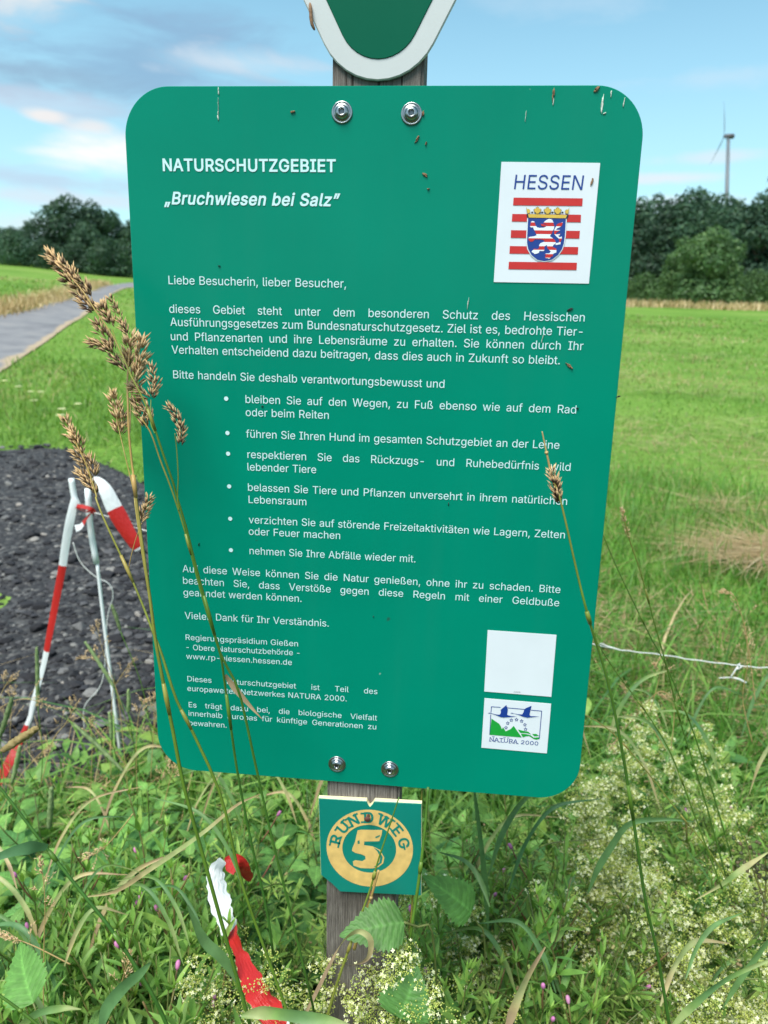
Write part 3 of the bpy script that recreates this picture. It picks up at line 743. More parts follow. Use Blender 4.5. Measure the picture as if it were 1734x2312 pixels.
def sign_paint(name, col, rough=0.3, dirt=True, coat=0.25, spec=0.4):
    m, t, o = newmat(name)
    b = N(t, 'ShaderNodeBsdfPrincipled')
    b.inputs['Roughness'].default_value = rough; b.inputs['Coat Weight'].default_value = coat; b.inputs['Coat Roughness'].default_value = 0.16
    b.inputs['Specular IOR Level'].default_value = spec
    tcx = N(t, 'ShaderNodeTexCoord')
    nz = N(t, 'ShaderNodeTexNoise'); nz.inputs['Scale'].default_value = 7; nz.inputs['Detail'].default_value = 4; L(t, tcx.outputs['Object'], nz.inputs['Vector'])
    c = np.array(col)
    r = ramp(t, [(0.3, tuple(c * 0.94)), (0.7, tuple(np.clip(c * 1.06, 0, 1)))]); L(t, nz.outputs[0], r.inputs[0])
    # thin film of dust run down by rain
    mps = N(t, 'ShaderNodeMapping'); mps.inputs['Scale'].default_value = (1, 1, 0.05); L(t, tcx.outputs['Object'], mps.inputs[0])
    ns = N(t, 'ShaderNodeTexNoise'); ns.inputs['Scale'].default_value = 55; ns.inputs['Detail'].default_value = 4; L(t, mps.outputs[0], ns.inputs['Vector'])
    nb = N(t, 'ShaderNodeTexNoise'); nb.inputs['Scale'].default_value = 4.5; nb.inputs['Detail'].default_value = 3; L(t, tcx.outputs['Object'], nb.inputs['Vector'])
    sm = N(t, 'ShaderNodeMath', operation='MULTIPLY'); L(t, ns.outputs[0], sm.inputs[0]); L(t, nb.outputs[0], sm.inputs[1])
    sr = N(t, 'ShaderNodeMapRange'); sr.inputs['From Min'].default_value = 0.24; sr.inputs['From Max'].default_value = 0.46; sr.inputs['To Max'].default_value = 0.014; L(t, sm.outputs[0], sr.inputs['Value'])
    dm = N(t, 'ShaderNodeMix', data_type='RGBA'); L(t, sr.outputs[0], dm.inputs['Factor']); L(t, r.outputs[0], dm.inputs['A']); dm.inputs['B'].default_value = (0.16, 0.3, 0.25, 1)
    rr2 = N(t, 'ShaderNodeMapRange'); rr2.inputs['To Min'].default_value = max(0.05, rough - 0.07); rr2.inputs['To Max'].default_value = rough + 0.16; L(t, nb.outputs[0], rr2.inputs['Value']); L(t, rr2.outputs[0], b.inputs['Roughness'])
    colr = dm.outputs['Result']
    if dirt:
        for sc_, lo, hi, dc in [(75, 0.775, 0.83, (0.02, 0.045, 0.035)), (110, 0.79, 0.85, (0.45, 0.55, 0.5))]:
            n2_ = N(t, 'ShaderNodeTexNoise'); n2_.inputs['Scale'].default_value = sc_; n2_.inputs['Detail'].default_value = 1.5; L(t, tcx.outputs['Object'], n2_.inputs['Vector'])
            mr = N(t, 'ShaderNodeMapRange'); mr.inputs['From Min'].default_value = lo; mr.inputs['From Max'].default_value = hi; L(t, n2_.outputs[0], mr.inputs['Value'])
            mxx = N(t, 'ShaderNodeMix', data_type='RGBA'); L(t, mr.outputs[0], mxx.inputs['Factor']); L(t, colr, mxx.inputs['A']); mxx.inputs['B'].default_value = (*dc, 1); colr = mxx.outputs['Result']
    L(t, colr, b.inputs['Base Color'])
    n3 = N(t, 'ShaderNodeTexNoise'); n3.inputs['Scale'].default_value = 160; n3.inputs['Detail'].default_value = 2; L(t, tcx.outputs['Object'], n3.inputs['Vector'])
    bu = N(t, 'ShaderNodeBump'); bu.inputs['Strength'].default_value = 0.05; bu.inputs['Distance'].default_value = 0.0008; L(t, n3.outputs[0], bu.inputs['Height']); L(t, bu.outputs[0], b.inputs['Normal'])
    L(t, b.outputs[0], o.inputs[0])
    return m
M['green'] = sign_paint('green_sign_paint', (0.0, 0.198, 0.128), 0.18, coat=0.0, spec=0.14)
M['green_dark'] = sign_paint('triangle_green_paint', (0.0, 0.10, 0.055), 0.4, coat=0.0, spec=0.1)
M['letter'] = flat('pale_lettering', (0.52, 0.73, 0.76), 0.4, noise=0.03)
M['alu'] = flat('white_rim_paint', (0.52, 0.55, 0.55), 0.35, noise=0.05, nscale=20)
M['sticker'] = flat('white_sticker', (0.64, 0.69, 0.74), 0.3, noise=0.03, nscale=25, coat=0.2)
M['red'] = flat('sticker_red', (0.5, 0.02, 0.018), 0.35, noise=0.06, nscale=80)
M['blue'] = flat('sticker_blue', (0.008, 0.04, 0.24), 0.35, noise=0.06, nscale=80)
M['gold'] = flat('sticker_gold', (0.6, 0.4, 0.06), 0.35, noise=0.08, nscale=90)
M['ink'] = flat('sticker_black', (0.015, 0.016, 0.025), 0.4)
M['lime'] = flat('sticker_green', (0.01, 0.3, 0.04), 0.35, noise=0.05)
M['steel'] = flat('stainless_steel', (0.36, 0.38, 0.39), 0.28, metal=1.0, noise=0.1, nscale=300)
M['steel_dark'] = flat('socket_steel', (0.16, 0.16, 0.17), 0.35, metal=1.0)

board = thing('information_sign', 'large green nature reserve board with pale text and white stickers', 'sign', (0, 0, 0))
board['world_parts'] = True
rc = 0.0365
g = Geo(); plate(g, rounded_poly([(-0.2, 0), (0.2, 0), (0.2, 0.6), (-0.2, 0.6)], rc, 16), 0.0, 0.0025); g.build('panel', M['green'], board, smooth=False)

# ---- text, from digitised letter outlines
GLYPH_R=''',188:38,-119 68,71 137,71 84,-119
-453:337,244 337,188 114,188 114,244
.188:95,-4 78,-1 63,9 53,24 50,41 53,59 63,73 78,83 95,87 113,83 128,73 138,59 141,41 138,24 128,9 113,-1
0453:227,-7 174,1 130,24 95,62 69,113 53,178 48,254 53,330 69,395 95,447 130,484 174,508 227,516 279,508 323,484 358,447 384,395 400,330 405,254 400,178 384,113 359,62 323,24 279,1|227,50 261,56 290,74 313,103 330,144 340,194 344,254 340,314 330,365 313,405 290,435 261,453 227,460 192,453 163,435 140,405 123,365 113,314 109,254 113,194 123,144 140,103 163,74 192,56
1453:76,0 76,55 391,55 391,0|276,509 276,0 212,0 212,448 209,448 86,358 86,427 198,509
2453:64,0 64,47 234,229 261,257 282,282 299,305 311,327 318,348 320,371 317,397 308,419 293,436 273,449 250,457 224,460 196,457 172,447 153,433 139,413 130,390 127,362 66,362 71,405 86,442 111,473 143,496 182,511 225,516 268,511 306,497 337,474 361,445 376,411 381,372 378,345 371,318 357,290 336,259 306,223 267,180 153,60 153,57 389,57 389,0
3453:218,-7 173,-3 133,10 98,30 70,57 52,91 44,132 109,132 115,107 126,87 144,71 165,59 191,52 219,50 248,53 275,61 297,74 315,93 325,116 329,145 326,172 316,196 299,217 275,234 242,244 201,248 157,248 157,299 288,448 288,452 70,452 70,509 372,509 372,461 211,278 211,289 264,288 308,276 344,253 371,222 387,186 393,145 387,103 370,66 344,36 309,12 266,-2
5453:221,-7 178,-2 140,11 108,32 83,60 66,93 60,130 122,130 127,108 138,89 154,73 173,60 196,52 221,50 250,53 276,64 298,82 314,104 324,131 328,162 324,193 314,221 297,244 275,262 248,273 218,277 192,275 167,268 145,258 128,246 67,253 96,509 366,509 366,452 151,452 134,301 136,301 155,315 178,325 203,331 229,334 263,330 294,321 321,306 345,285 364,260 379,231 388,199 391,163 385,117 369,76 343,41 309,15 268,-1
A480:16,0 201,509 276,509 463,0 395,0 287,302 276,334 264,372 250,420 232,478 245,478 228,419 213,371 201,333 191,302 85,0|110,142 110,199 370,199 370,142
B456:60,0 60,509 241,509 289,504 329,491 359,469 381,442 394,410 398,374 395,344 387,320 373,301 356,286 336,275 315,267 315,262 339,257 363,245 385,227 402,203 414,173 418,136 413,100 400,67 377,39 344,18 301,4 247,0|125,57 245,57 296,63 330,80 349,105 355,137 352,161 342,184 327,203 306,218 279,228 248,231 125,231|125,285 238,285 265,288 288,296 308,309 323,326 333,348 336,372 330,403 313,429 283,446 240,452 125,452
D502:219,0 96,0 96,57 215,57 272,63 318,81 354,110 379,149 394,198 399,255 394,312 379,361 354,399 320,428 275,446 221,452 93,452 93,509 225,509 294,501 353,478 399,441 433,391 455,329 462,255 455,181 433,119 398,68 351,31 291,8|125,509 125,0 60,0 60,509
E419:60,0 60,509 372,509 372,452 125,452 125,286 355,286 355,229 125,229 125,57 375,57 375,0
F410:60,0 60,509 369,509 369,452 125,452 125,278 346,278 346,221 125,221 125,0
G520:269,-7 205,1 149,25 104,64 69,116 47,179 40,254 47,329 69,393 103,445 149,484 203,508 265,516 304,513 340,504 374,489 403,469 429,445 449,416 465,384 474,349 408,349 399,372 387,393 373,411 356,427 337,439 315,448 291,454 265,456 222,450 183,432 150,404 125,364 109,314 103,254 109,194 125,145 151,105 184,76 224,59 269,53 309,57 345,71 374,93 396,123 410,160 415,202 434,199 283,199 283,256 478,256 478,200 471,141 451,91 419,50 377,19 326,0
H517:60,0 60,509 125,509 125,289 392,289 392,509 457,509 457,0 392,0 392,232 125,232 125,0
I300:31,0 31,57 118,57 118,452 31,452 31,509 269,509 269,452 183,452 183,57 269,57 269,0
L393:60,0 60,509 125,509 125,57 361,57 361,0
N523:60,0 60,509 136,509 343,183 352,169 363,151 375,130 388,107 401,82 414,55 405,54 402,81 401,108 400,134 399,157 399,178 399,195 399,509 463,509 463,0 387,0 202,290 190,310 177,331 164,354 148,381 130,413 108,452 119,454 121,417 122,384 123,354 124,328 125,307 125,291 125,0
O533:267,-7 205,1 150,25 105,63 70,115 48,179 40,254 48,329 70,393 105,445 150,484 205,508 267,516 329,508 384,484 429,445 464,393 486,329 493,254 486,179 464,115 429,63 384,25 329,1|267,53 310,59 349,76 383,105 408,144 425,194 430,254 425,314 408,365 383,404 349,433 310,450 267,456 223,450 184,433 151,404 125,364 109,314 103,254 109,194 125,144 151,105 184,76 223,59
P445:60,0 60,509 235,509 289,503 332,487 366,462 390,430 404,391 409,348 404,304 390,265 366,233 332,207 289,191 235,186 109,186 109,242 233,242 269,246 297,256 318,272 333,294 342,319 344,348 342,376 333,402 318,423 297,439 268,449 232,452 125,452 125,0
R449:60,0 60,509 236,509 290,504 333,489 367,465 390,433 405,395 409,352 405,309 390,271 367,240 333,217 289,203 236,198 96,198 96,255 234,255 269,258 298,267 319,281 334,300 342,324 345,352 342,380 334,405 319,425 298,440 269,449 233,452 125,452 125,0|353,0 230,229 303,229 428,0
S447:224,-9 172,-4 128,9 91,31 64,60 46,96 38,137 104,137 110,110 123,88 142,71 166,59 194,52 224,49 257,52 286,60 311,74 329,92 341,114 346,139 342,161 332,179 316,193 296,205 272,214 245,222 184,239 128,260 86,289 60,326 52,372 58,413 75,448 102,476 138,498 180,511 227,516 275,511 316,498 351,476 377,449 394,415 401,378 337,378 326,412 302,437 267,453 225,459 194,456 167,448 145,435 129,418 118,398 115,376 119,352 131,334 148,319 169,308 191,300 212,293 264,279 287,272 312,264 336,252 359,238 379,220 395,198 405,171 408,139 403,99 386,64 360,34 323,11 278,-4
T449:32,452 32,509 417,509 417,452 257,452 257,0 193,0 193,452
U517:259,-8 203,-2 154,15 114,43 85,80 66,124 60,173 60,509 124,509 124,178 128,144 141,113 160,87 187,68 220,56 259,52 298,56 331,68 357,87 377,113 389,144 393,178 393,509 457,509 457,173 451,124 433,80 403,43 363,15 315,-2
V480:204,0 16,509 84,509 192,206 203,176 215,137 230,89 248,31 235,31 252,90 267,138 279,176 290,206 395,509 463,509 278,0
W686:155,0 16,509 82,509 163,196 170,171 175,145 181,120 187,94 192,67 197,40 189,40 194,67 200,94 205,120 211,145 218,171 224,196 306,509 380,509 462,196 468,171 474,145 480,120 486,94 492,67 497,40 488,40 493,67 499,94 504,120 510,145 517,171 523,196 603,509 670,509 530,0 455,0 368,323 359,356 351,391 344,431 336,475 350,475 342,433 335,395 327,359 318,323 230,0
Z438:42,0 42,46 273,385 289,408 306,431 323,453 341,476 348,454 317,453 285,452 254,452 223,452 40,452 40,509 397,509 397,462 169,129 152,105 134,81 116,57 97,33 90,54 121,56 152,57 183,57 214,57 399,57 399,0
a389:160,-9 126,-5 94,5 68,22 48,45 35,73 30,108 34,138 43,161 58,179 78,193 100,203 125,211 152,216 178,220 209,224 234,227 252,230 265,235 273,243 276,255 276,257 273,279 267,297 256,311 240,322 220,329 196,331 171,329 149,322 132,313 118,301 107,288 100,274 41,291 57,322 79,346 104,364 133,375 163,382 194,384 215,383 239,379 263,372 286,360 306,343 322,320 333,290 337,251 337,0 277,0 277,52 272,52 264,38 252,25 236,12 215,1 190,-6|170,45 202,49 228,59 248,74 263,93 272,115 276,138 276,190 270,186 259,182 246,179 231,176 216,173 200,171 186,169 175,168 154,164 134,159 117,150 103,139 95,124 92,105 94,87 102,72 114,61 130,52 149,47
b424:229,-8 198,-5 172,4 153,17 138,31 127,46 118,59 112,59 112,0 53,0 53,509 114,509 114,319 118,319 127,331 137,346 152,360 171,373 197,381 229,384 274,378 313,361 345,332 370,293 385,245 390,189 385,133 370,84 346,45 313,16 274,-2|220,47 253,51 279,66 301,88 316,117 325,151 328,189 325,227 316,261 301,290 280,311 253,325 220,330 188,325 161,312 140,291 125,263 116,229 113,189 116,150 125,115 140,86 162,65 188,51
c396:207,-8 159,-2 117,16 82,46 56,85 40,133 34,187 40,243 56,291 82,330 117,360 159,378 207,384 234,383 260,377 284,368 305,356 324,341 340,322 353,301 362,277 303,262 298,276 290,289 281,301 270,311 257,319 242,325 226,329 207,330 173,325 145,310 124,287 108,258 99,224 96,187 99,151 108,117 124,89 145,66 173,51 207,46 226,48 243,52 258,58 271,66 282,76 292,89 299,102 304,117 363,102 354,78 341,56 325,37 306,21 285,9 261,-1 235,-6
d424:195,-8 151,-2 111,16 79,45 55,84 39,133 34,189 39,245 55,293 79,332 112,361 151,378 196,384 228,381 253,373 272,360 287,346 298,331 306,319 311,319 311,509 372,509 372,0 313,0 313,59 307,59 298,46 287,31 272,17 252,4 227,-5|205,47 236,51 263,65 284,86 299,115 309,150 312,189 309,229 300,263 284,291 263,312 237,325 205,330 172,325 145,311 124,290 108,261 99,227 96,189 99,151 109,117 124,88 145,66 172,51
e404:212,-8 161,-2 117,16 82,46 56,85 40,132 34,187 39,242 55,290 81,329 115,359 157,378 205,384 236,382 266,374 294,361 319,341 341,315 357,282 368,242 371,194 371,169 75,169 75,221 338,221 310,202 307,237 298,269 283,294 263,314 237,326 205,330 173,326 146,313 125,294 109,270 99,241 96,211 96,178 100,139 110,106 128,80 151,61 179,50 212,46 234,48 254,53 271,61 285,73 297,88 306,105 365,91 353,63 335,39 311,19 283,4 249,-5
f254:228,379 228,327 6,327 6,379|81,0 81,432 84,461 96,486 113,505 135,519 161,527 187,530 207,529 222,527 234,524 243,521 227,468 222,470 215,472 206,473 195,474 171,470 154,460 145,443 142,419 142,0
g425:207,-151 168,-148 134,-140 105,-127 82,-110 64,-91 51,-69 101,-41 110,-53 122,-66 136,-78 154,-88 178,-95 207,-97 249,-92 282,-75 304,-47 311,-6 311,68 306,68 298,56 287,41 272,28 252,16 227,8 195,5 152,10 113,27 80,53 55,90 39,136 34,191 39,246 55,293 80,332 112,361 152,378 196,384 228,382 253,373 273,360 288,346 299,331 308,319 313,319 313,379 372,379 372,-9 367,-54 350,-90 324,-117 291,-136 251,-147|205,59 237,63 264,75 285,95 300,121 309,154 312,193 309,231 300,264 285,291 264,312 237,325 205,330 172,325 145,312 124,290 109,262 99,229 96,193 99,155 109,123 124,96 145,76 172,63
h410:114,227 114,0 53,0 53,509 114,509 114,287 102,287 124,332 152,362 187,379 227,384 264,380 295,369 321,349 341,321 353,285 357,240 357,0 296,0 296,235 290,275 273,304 246,323 210,329 184,326 161,317 141,303 126,283 117,257
i167:53,0 53,379 114,379 114,0|84,443 67,446 54,455 44,468 41,483 44,499 54,512 67,521 84,524 100,521 114,512 123,499 126,483 123,468 114,455 100,446
k381:110,137 110,212 121,212 284,379 360,379 184,199 177,199|53,0 53,509 114,509 114,0|294,0 148,186 191,229 372,0
l189:139,-2 101,3 74,20 58,47 53,84 53,509 114,509 114,99 115,77 120,62 130,54 146,52 154,52 160,53 165,53 170,54 181,3 172,1 162,-1 151,-2
m610:53,0 53,379 112,379 112,295 108,295 118,323 132,346 151,363 172,376 195,384 219,386 257,380 287,361 309,331 321,295 312,295 322,321 337,343 357,361 381,375 407,383 437,386 468,383 497,372 522,354 541,328 553,296 557,255 557,0 496,0 496,254 490,289 473,313 447,326 419,330 395,328 374,320 358,307 345,290 338,270 335,247 335,0 274,0 274,260 269,288 253,311 229,326 199,330 178,328 158,320 140,307 126,289 117,266 114,238 114,0
n410:114,227 114,0 53,0 53,379 112,379 112,287 102,287 124,332 152,362 187,379 227,384 264,380 295,369 321,349 341,321 353,285 357,240 357,0 296,0 296,235 290,275 273,304 246,323 210,329 184,326 161,317 141,303 126,283 117,257
o415:207,-8 159,-2 117,16 82,46 56,85 40,133 34,187 40,243 56,291 82,330 117,360 159,378 207,384 256,378 299,360 333,330 359,291 376,243 381,187 376,133 359,85 333,46 299,16 256,-2|207,46 242,51 270,66 292,89 307,117 316,151 319,187 316,224 307,258 292,287 270,310 242,325 207,330 173,325 145,310 124,287 108,258 99,224 96,187 99,151 108,117 124,89 145,66 173,51
p424:53,-143 53,379 112,379 112,319 118,319 126,331 137,346 152,360 171,373 197,381 229,384 274,378 313,361 345,332 370,293 385,245 390,189 385,133 370,84 346,45 313,16 274,-2 229,-8 198,-5 173,4 153,17 138,31 127,46 118,59 114,59 114,-143|220,47 253,51 279,66 301,88 316,117 325,151 328,189 325,227 316,261 301,290 280,311 253,325 220,330 188,325 161,312 140,291 125,263 116,229 113,189 116,150 125,115 140,86 162,65 188,51
r259:53,0 53,379 112,379 112,321 115,321 130,347 152,367 181,380 213,385 221,385 229,384 237,384 243,384 243,322 239,323 230,324 219,325 207,326 182,323 159,315 140,301 126,284 117,262 114,237 114,0
s365:182,-8 145,-5 112,3 84,18 62,38 45,63 36,94 94,107 105,79 124,60 150,49 181,45 217,50 244,62 262,81 268,103 265,121 254,136 237,147 212,155 149,170 104,186 72,208 53,237 47,274 51,305 65,332 87,354 115,370 149,381 187,384 223,381 254,372 279,358 299,339 314,316 324,290 268,277 258,298 243,316 219,328 187,333 156,329 131,317 114,299 109,277 112,258 124,243 144,232 172,223 229,209 275,194 306,171 325,142 331,107 326,75 312,47 290,24 260,6 223,-5
t227:204,379 204,327 6,327 6,379|65,471 126,471 126,98 128,76 136,61 150,53 170,50 177,50 185,51 194,52 202,54 213,2 203,-1 192,-3 180,-4 168,-4 125,2 92,21 72,52 65,93
u410:182,-5 146,-1 115,11 89,31 69,59 57,95 53,139 53,379 114,379 114,144 119,105 137,75 164,56 200,50 226,53 249,62 268,77 283,97 293,122 296,153 296,379 357,379 357,0 298,0 298,92 307,92 286,47 257,17 222,0
v389:163,0 17,379 84,379 165,155 177,121 187,87 196,53 206,21 184,21 194,53 203,87 213,121 224,155 305,379 371,379 226,0
w567:138,0 23,379 87,379 133,214 143,177 154,137 165,91 175,41 165,41 175,90 186,135 196,176 206,214 252,379 316,379 362,214 371,176 382,136 392,91 402,41 391,41 402,90 413,135 423,176 434,214 480,379 545,379 429,0 368,0 319,172 312,198 305,225 297,252 291,280 284,309 277,338 291,338 284,309 277,280 270,252 263,225 255,198 248,172 199,0
z380:42,0 42,46 254,320 254,323 48,323 48,379 333,379 333,331 126,60 126,56 339,56 339,0
ß441:122,362 122,0 60,0 60,362 70,429 99,477 143,506 197,516 229,512 260,503 289,486 312,463 327,432 332,393 330,370 325,351 317,335 309,322 300,310 292,299 287,287 285,272 288,256 297,241 311,228 327,215 344,202 362,188 378,171 391,152 400,129 403,100 399,69 386,42 366,21 340,6 307,-4 269,-7 237,-5 207,1 182,10 164,20 187,74 201,66 217,58 238,52 265,50 297,53 321,64 337,81 342,104 339,123 330,139 316,153 300,167 282,180 264,194 248,209 235,227 226,247 223,272 224,291 230,306 238,318 247,329 256,341 264,353 270,368 272,388 266,420 250,442 226,455 197,459 164,453 141,435 127,405
ä389:160,-9 126,-5 94,5 68,22 48,45 35,73 30,108 34,138 43,161 58,179 78,193 100,203 125,211 152,216 178,220 209,224 234,227 252,230 265,235 273,243 276,255 276,257 273,279 267,297 256,311 240,322 220,329 196,331 171,329 149,322 132,313 118,301 107,288 100,274 41,291 57,322 79,346 104,364 133,375 163,382 194,384 215,383 239,379 263,372 286,360 306,343 322,320 333,290 337,251 337,0 277,0 277,52 272,52 264,38 252,25 236,12 215,1 190,-6|170,45 202,49 228,59 248,74 263,93 272,115 276,138 276,190 270,186 259,182 246,179 231,176 216,173 200,171 186,169 175,168 154,164 134,159 117,150 103,139 95,124 92,105 94,87 102,72 114,61 130,52 149,47|261,443 246,446 233,455 224,468 221,483 224,499 233,512 246,520 261,523 277,520 290,512 299,499 301,483 299,468 290,455 277,446|117,443 102,446 89,455 80,468 77,483 80,499 89,512 102,520 117,523 133,520 146,512 155,499 158,483 155,468 146,455 133,446
ö415:207,-8 159,-2 117,16 82,46 56,85 40,133 34,187 40,243 56,291 82,330 117,360 159,378 207,384 256,378 299,360 333,330 359,291 376,243 381,187 376,133 359,85 333,46 299,16 256,-2|207,46 242,51 270,66 292,89 307,117 316,151 319,187 316,224 307,258 292,287 270,310 242,325 207,330 173,325 145,310 124,287 108,258 99,224 96,187 99,151 108,117 124,89 145,66 173,51|279,443 264,446 251,455 242,468 239,483 242,499 251,512 264,520 279,523 295,520 308,512 317,499 320,483 317,468 308,455 295,446|136,443 120,446 107,455 98,468 95,483 98,499 107,512 120,520 136,523 151,520 164,512 173,499 176,483 173,468 164,455 151,446
ü410:182,-5 146,-1 115,11 89,31 69,59 57,95 53,139 53,379 114,379 114,144 119,105 137,75 164,56 200,50 226,53 249,62 268,77 283,97 293,122 296,153 296,379 357,379 357,0 298,0 298,92 307,92 286,47 257,17 222,0|277,443 261,446 248,455 239,468 236,483 239,499 248,512 261,520 277,523 292,520 305,512 314,499 317,483 314,468 305,455 292,446|133,443 118,446 104,455 96,468 93,483 96,499 104,512 118,520 133,523 149,520 162,512 170,499 173,483 170,468 162,455 149,446
C510:267,-7 205,1 150,25 104,63 70,115 48,179 40,254 48,329 70,393 104,445 150,484 205,508 267,516 305,513 340,504 373,490 402,471 427,447 448,418 463,385 473,348 408,348 401,373 389,395 375,413 357,428 337,440 315,449 292,454 267,456 223,450 184,432 150,403 125,364 109,314 103,254 109,194 125,145 151,105 184,76 223,59 267,53 292,55 315,60 337,69 357,81 375,96 389,114 401,136 408,160 473,160 463,124 448,91 428,62 402,38 373,19 341,5 305,-4
”300:52,318 82,509 151,509 98,318|175,318 205,509 274,509 222,318
„287:38,-119 68,71 138,71 85,-119|161,-119 192,71 261,71 208,-119'''
def read_glyphs(s):
    d = {}
    for ln in s.split('\n'):
        if not ln: continue
        head, body = ln[1:].split(':', 1)
        d[ln[0]] = (int(head) / 1000, [[tuple(int(q) / 1000 for q in p.split(',')) for p in l.split()] for l in body.split('|')])
    return d
def embolden(gd, k):
    r_ = {}
    for ch, (adv, loops) in gd.items():
        res = []
        for l in loops:
            P = np.array(l); T0 = P - np.roll(P, 1, 0); T1 = np.roll(P, -1, 0) - P
            T0 /= np.linalg.norm(T0, axis=1)[:, None] + 1e-9; T1 /= np.linalg.norm(T1, axis=1)[:, None] + 1e-9
            n0 = np.stack([-T0[:, 1], T0[:, 0]], -1); n1_ = np.stack([-T1[:, 1], T1[:, 0]], -1); m_ = n0 + n1_
            m_ = m_ / np.maximum(0.5, (m_ ** 2).sum(1) / 2)[:, None]
            res.append([tuple(q) for q in P + m_ * k])
        r_[ch] = (adv + 1.2 * k, res)
    return r_
GR = read_glyphs(GLYPH_R); GB = embolden(GR, 0.02)
CAP = 0.509
def glyph_tri(gd, ch, cache={}):
    k = (id(gd), ch)
    if k not in cache:
        cache[k] = fill_outlines(gd[ch][1], True)
    return cache[k]
def text_width(gd, s, sp=0.25, tr=0.0):
    return sum((sp if c == ' ' else gd[c][0]) + tr for c in s) - tr
def put_text(g, s, p0, p1, cap, gd=None, just=False, kx=None, slant=0.0, y=-0.0004, sp=0.225, bend=None):
    """one line whose baseline runs from p0 to p1 (x,z on the board); cap: capital height in metres"""
    gd = gd or GR
    p0 = np.array(p0); p1 = np.array(p1); W = np.linalg.norm(p1 - p0); e = (p1 - p0) / W; f = np.array([-e[1], e[0]])
    sz = cap / CAP
    nat = text_width(gd, s, sp) - 0.03
    if just:
        kx = kx or 1.0
        ns = s.count(' ')
        spw = (W / sz / kx - (text_width(gd, s, 0.0) - 0.03)) / ns
    else:
        kx = W / (nat * sz); spw = sp
    cx = -0.04 if s[0] not in 'AVvwTZ' else -0.01
    for ch in s:
        if ch == ' ':
            cx += spw; continue
        V, Tt = glyph_tri(gd, ch)
        X = (V[:, 0] + cx + slant * V[:, 1]) * kx * sz; Z = V[:, 1] * sz
        P = p0 + X[:, None] * e + Z[:, None] * f
        a, b, c = [P[Tt[:, q]] for q in range(3)]
        sg = (b[:, 0] - a[:, 0]) * (c[:, 1] - a[:, 1]) - (c[:, 0] - a[:, 0]) * (b[:, 1] - a[:, 1])
        F = np.where((sg < 0)[:, None], Tt[:, ::-1], Tt)
        g.add(np.stack([P[:, 0], np.full(len(P), y), P[:, 1]], -1), F)
        cx += gd[ch][0]
    return kx
def capm(u, v, c):
    a, b = bxz(u, v), bxz(u, v - c); return math.hypot(a[0] - b[0], a[1] - b[1])
g = Geo(); put_text(g, 'NATURSCHUTZGEBIET', bxz(368.2, 385.7), bxz(760.4, 388), capm(560, 387, 27), GB); g.build('heading', M['letter'], board)
g = Geo(); put_text(g, '„Bruchwiesen bei Salz”', bxz(373.2, 460.6), bxz(765, 465.3), capm(560, 463, 27), GB, slant=0.2); g.build('reserve_name', M['letter'], board)
cb = capm(600, 780, 19.4)
print('cap sizes', cb, capm(580, 645, 19.2), capm(560, 1340, 15.3), capm(560, 1450, 12.3), capm(560, 1570, 12.4), capm(400, 860, 18.7))
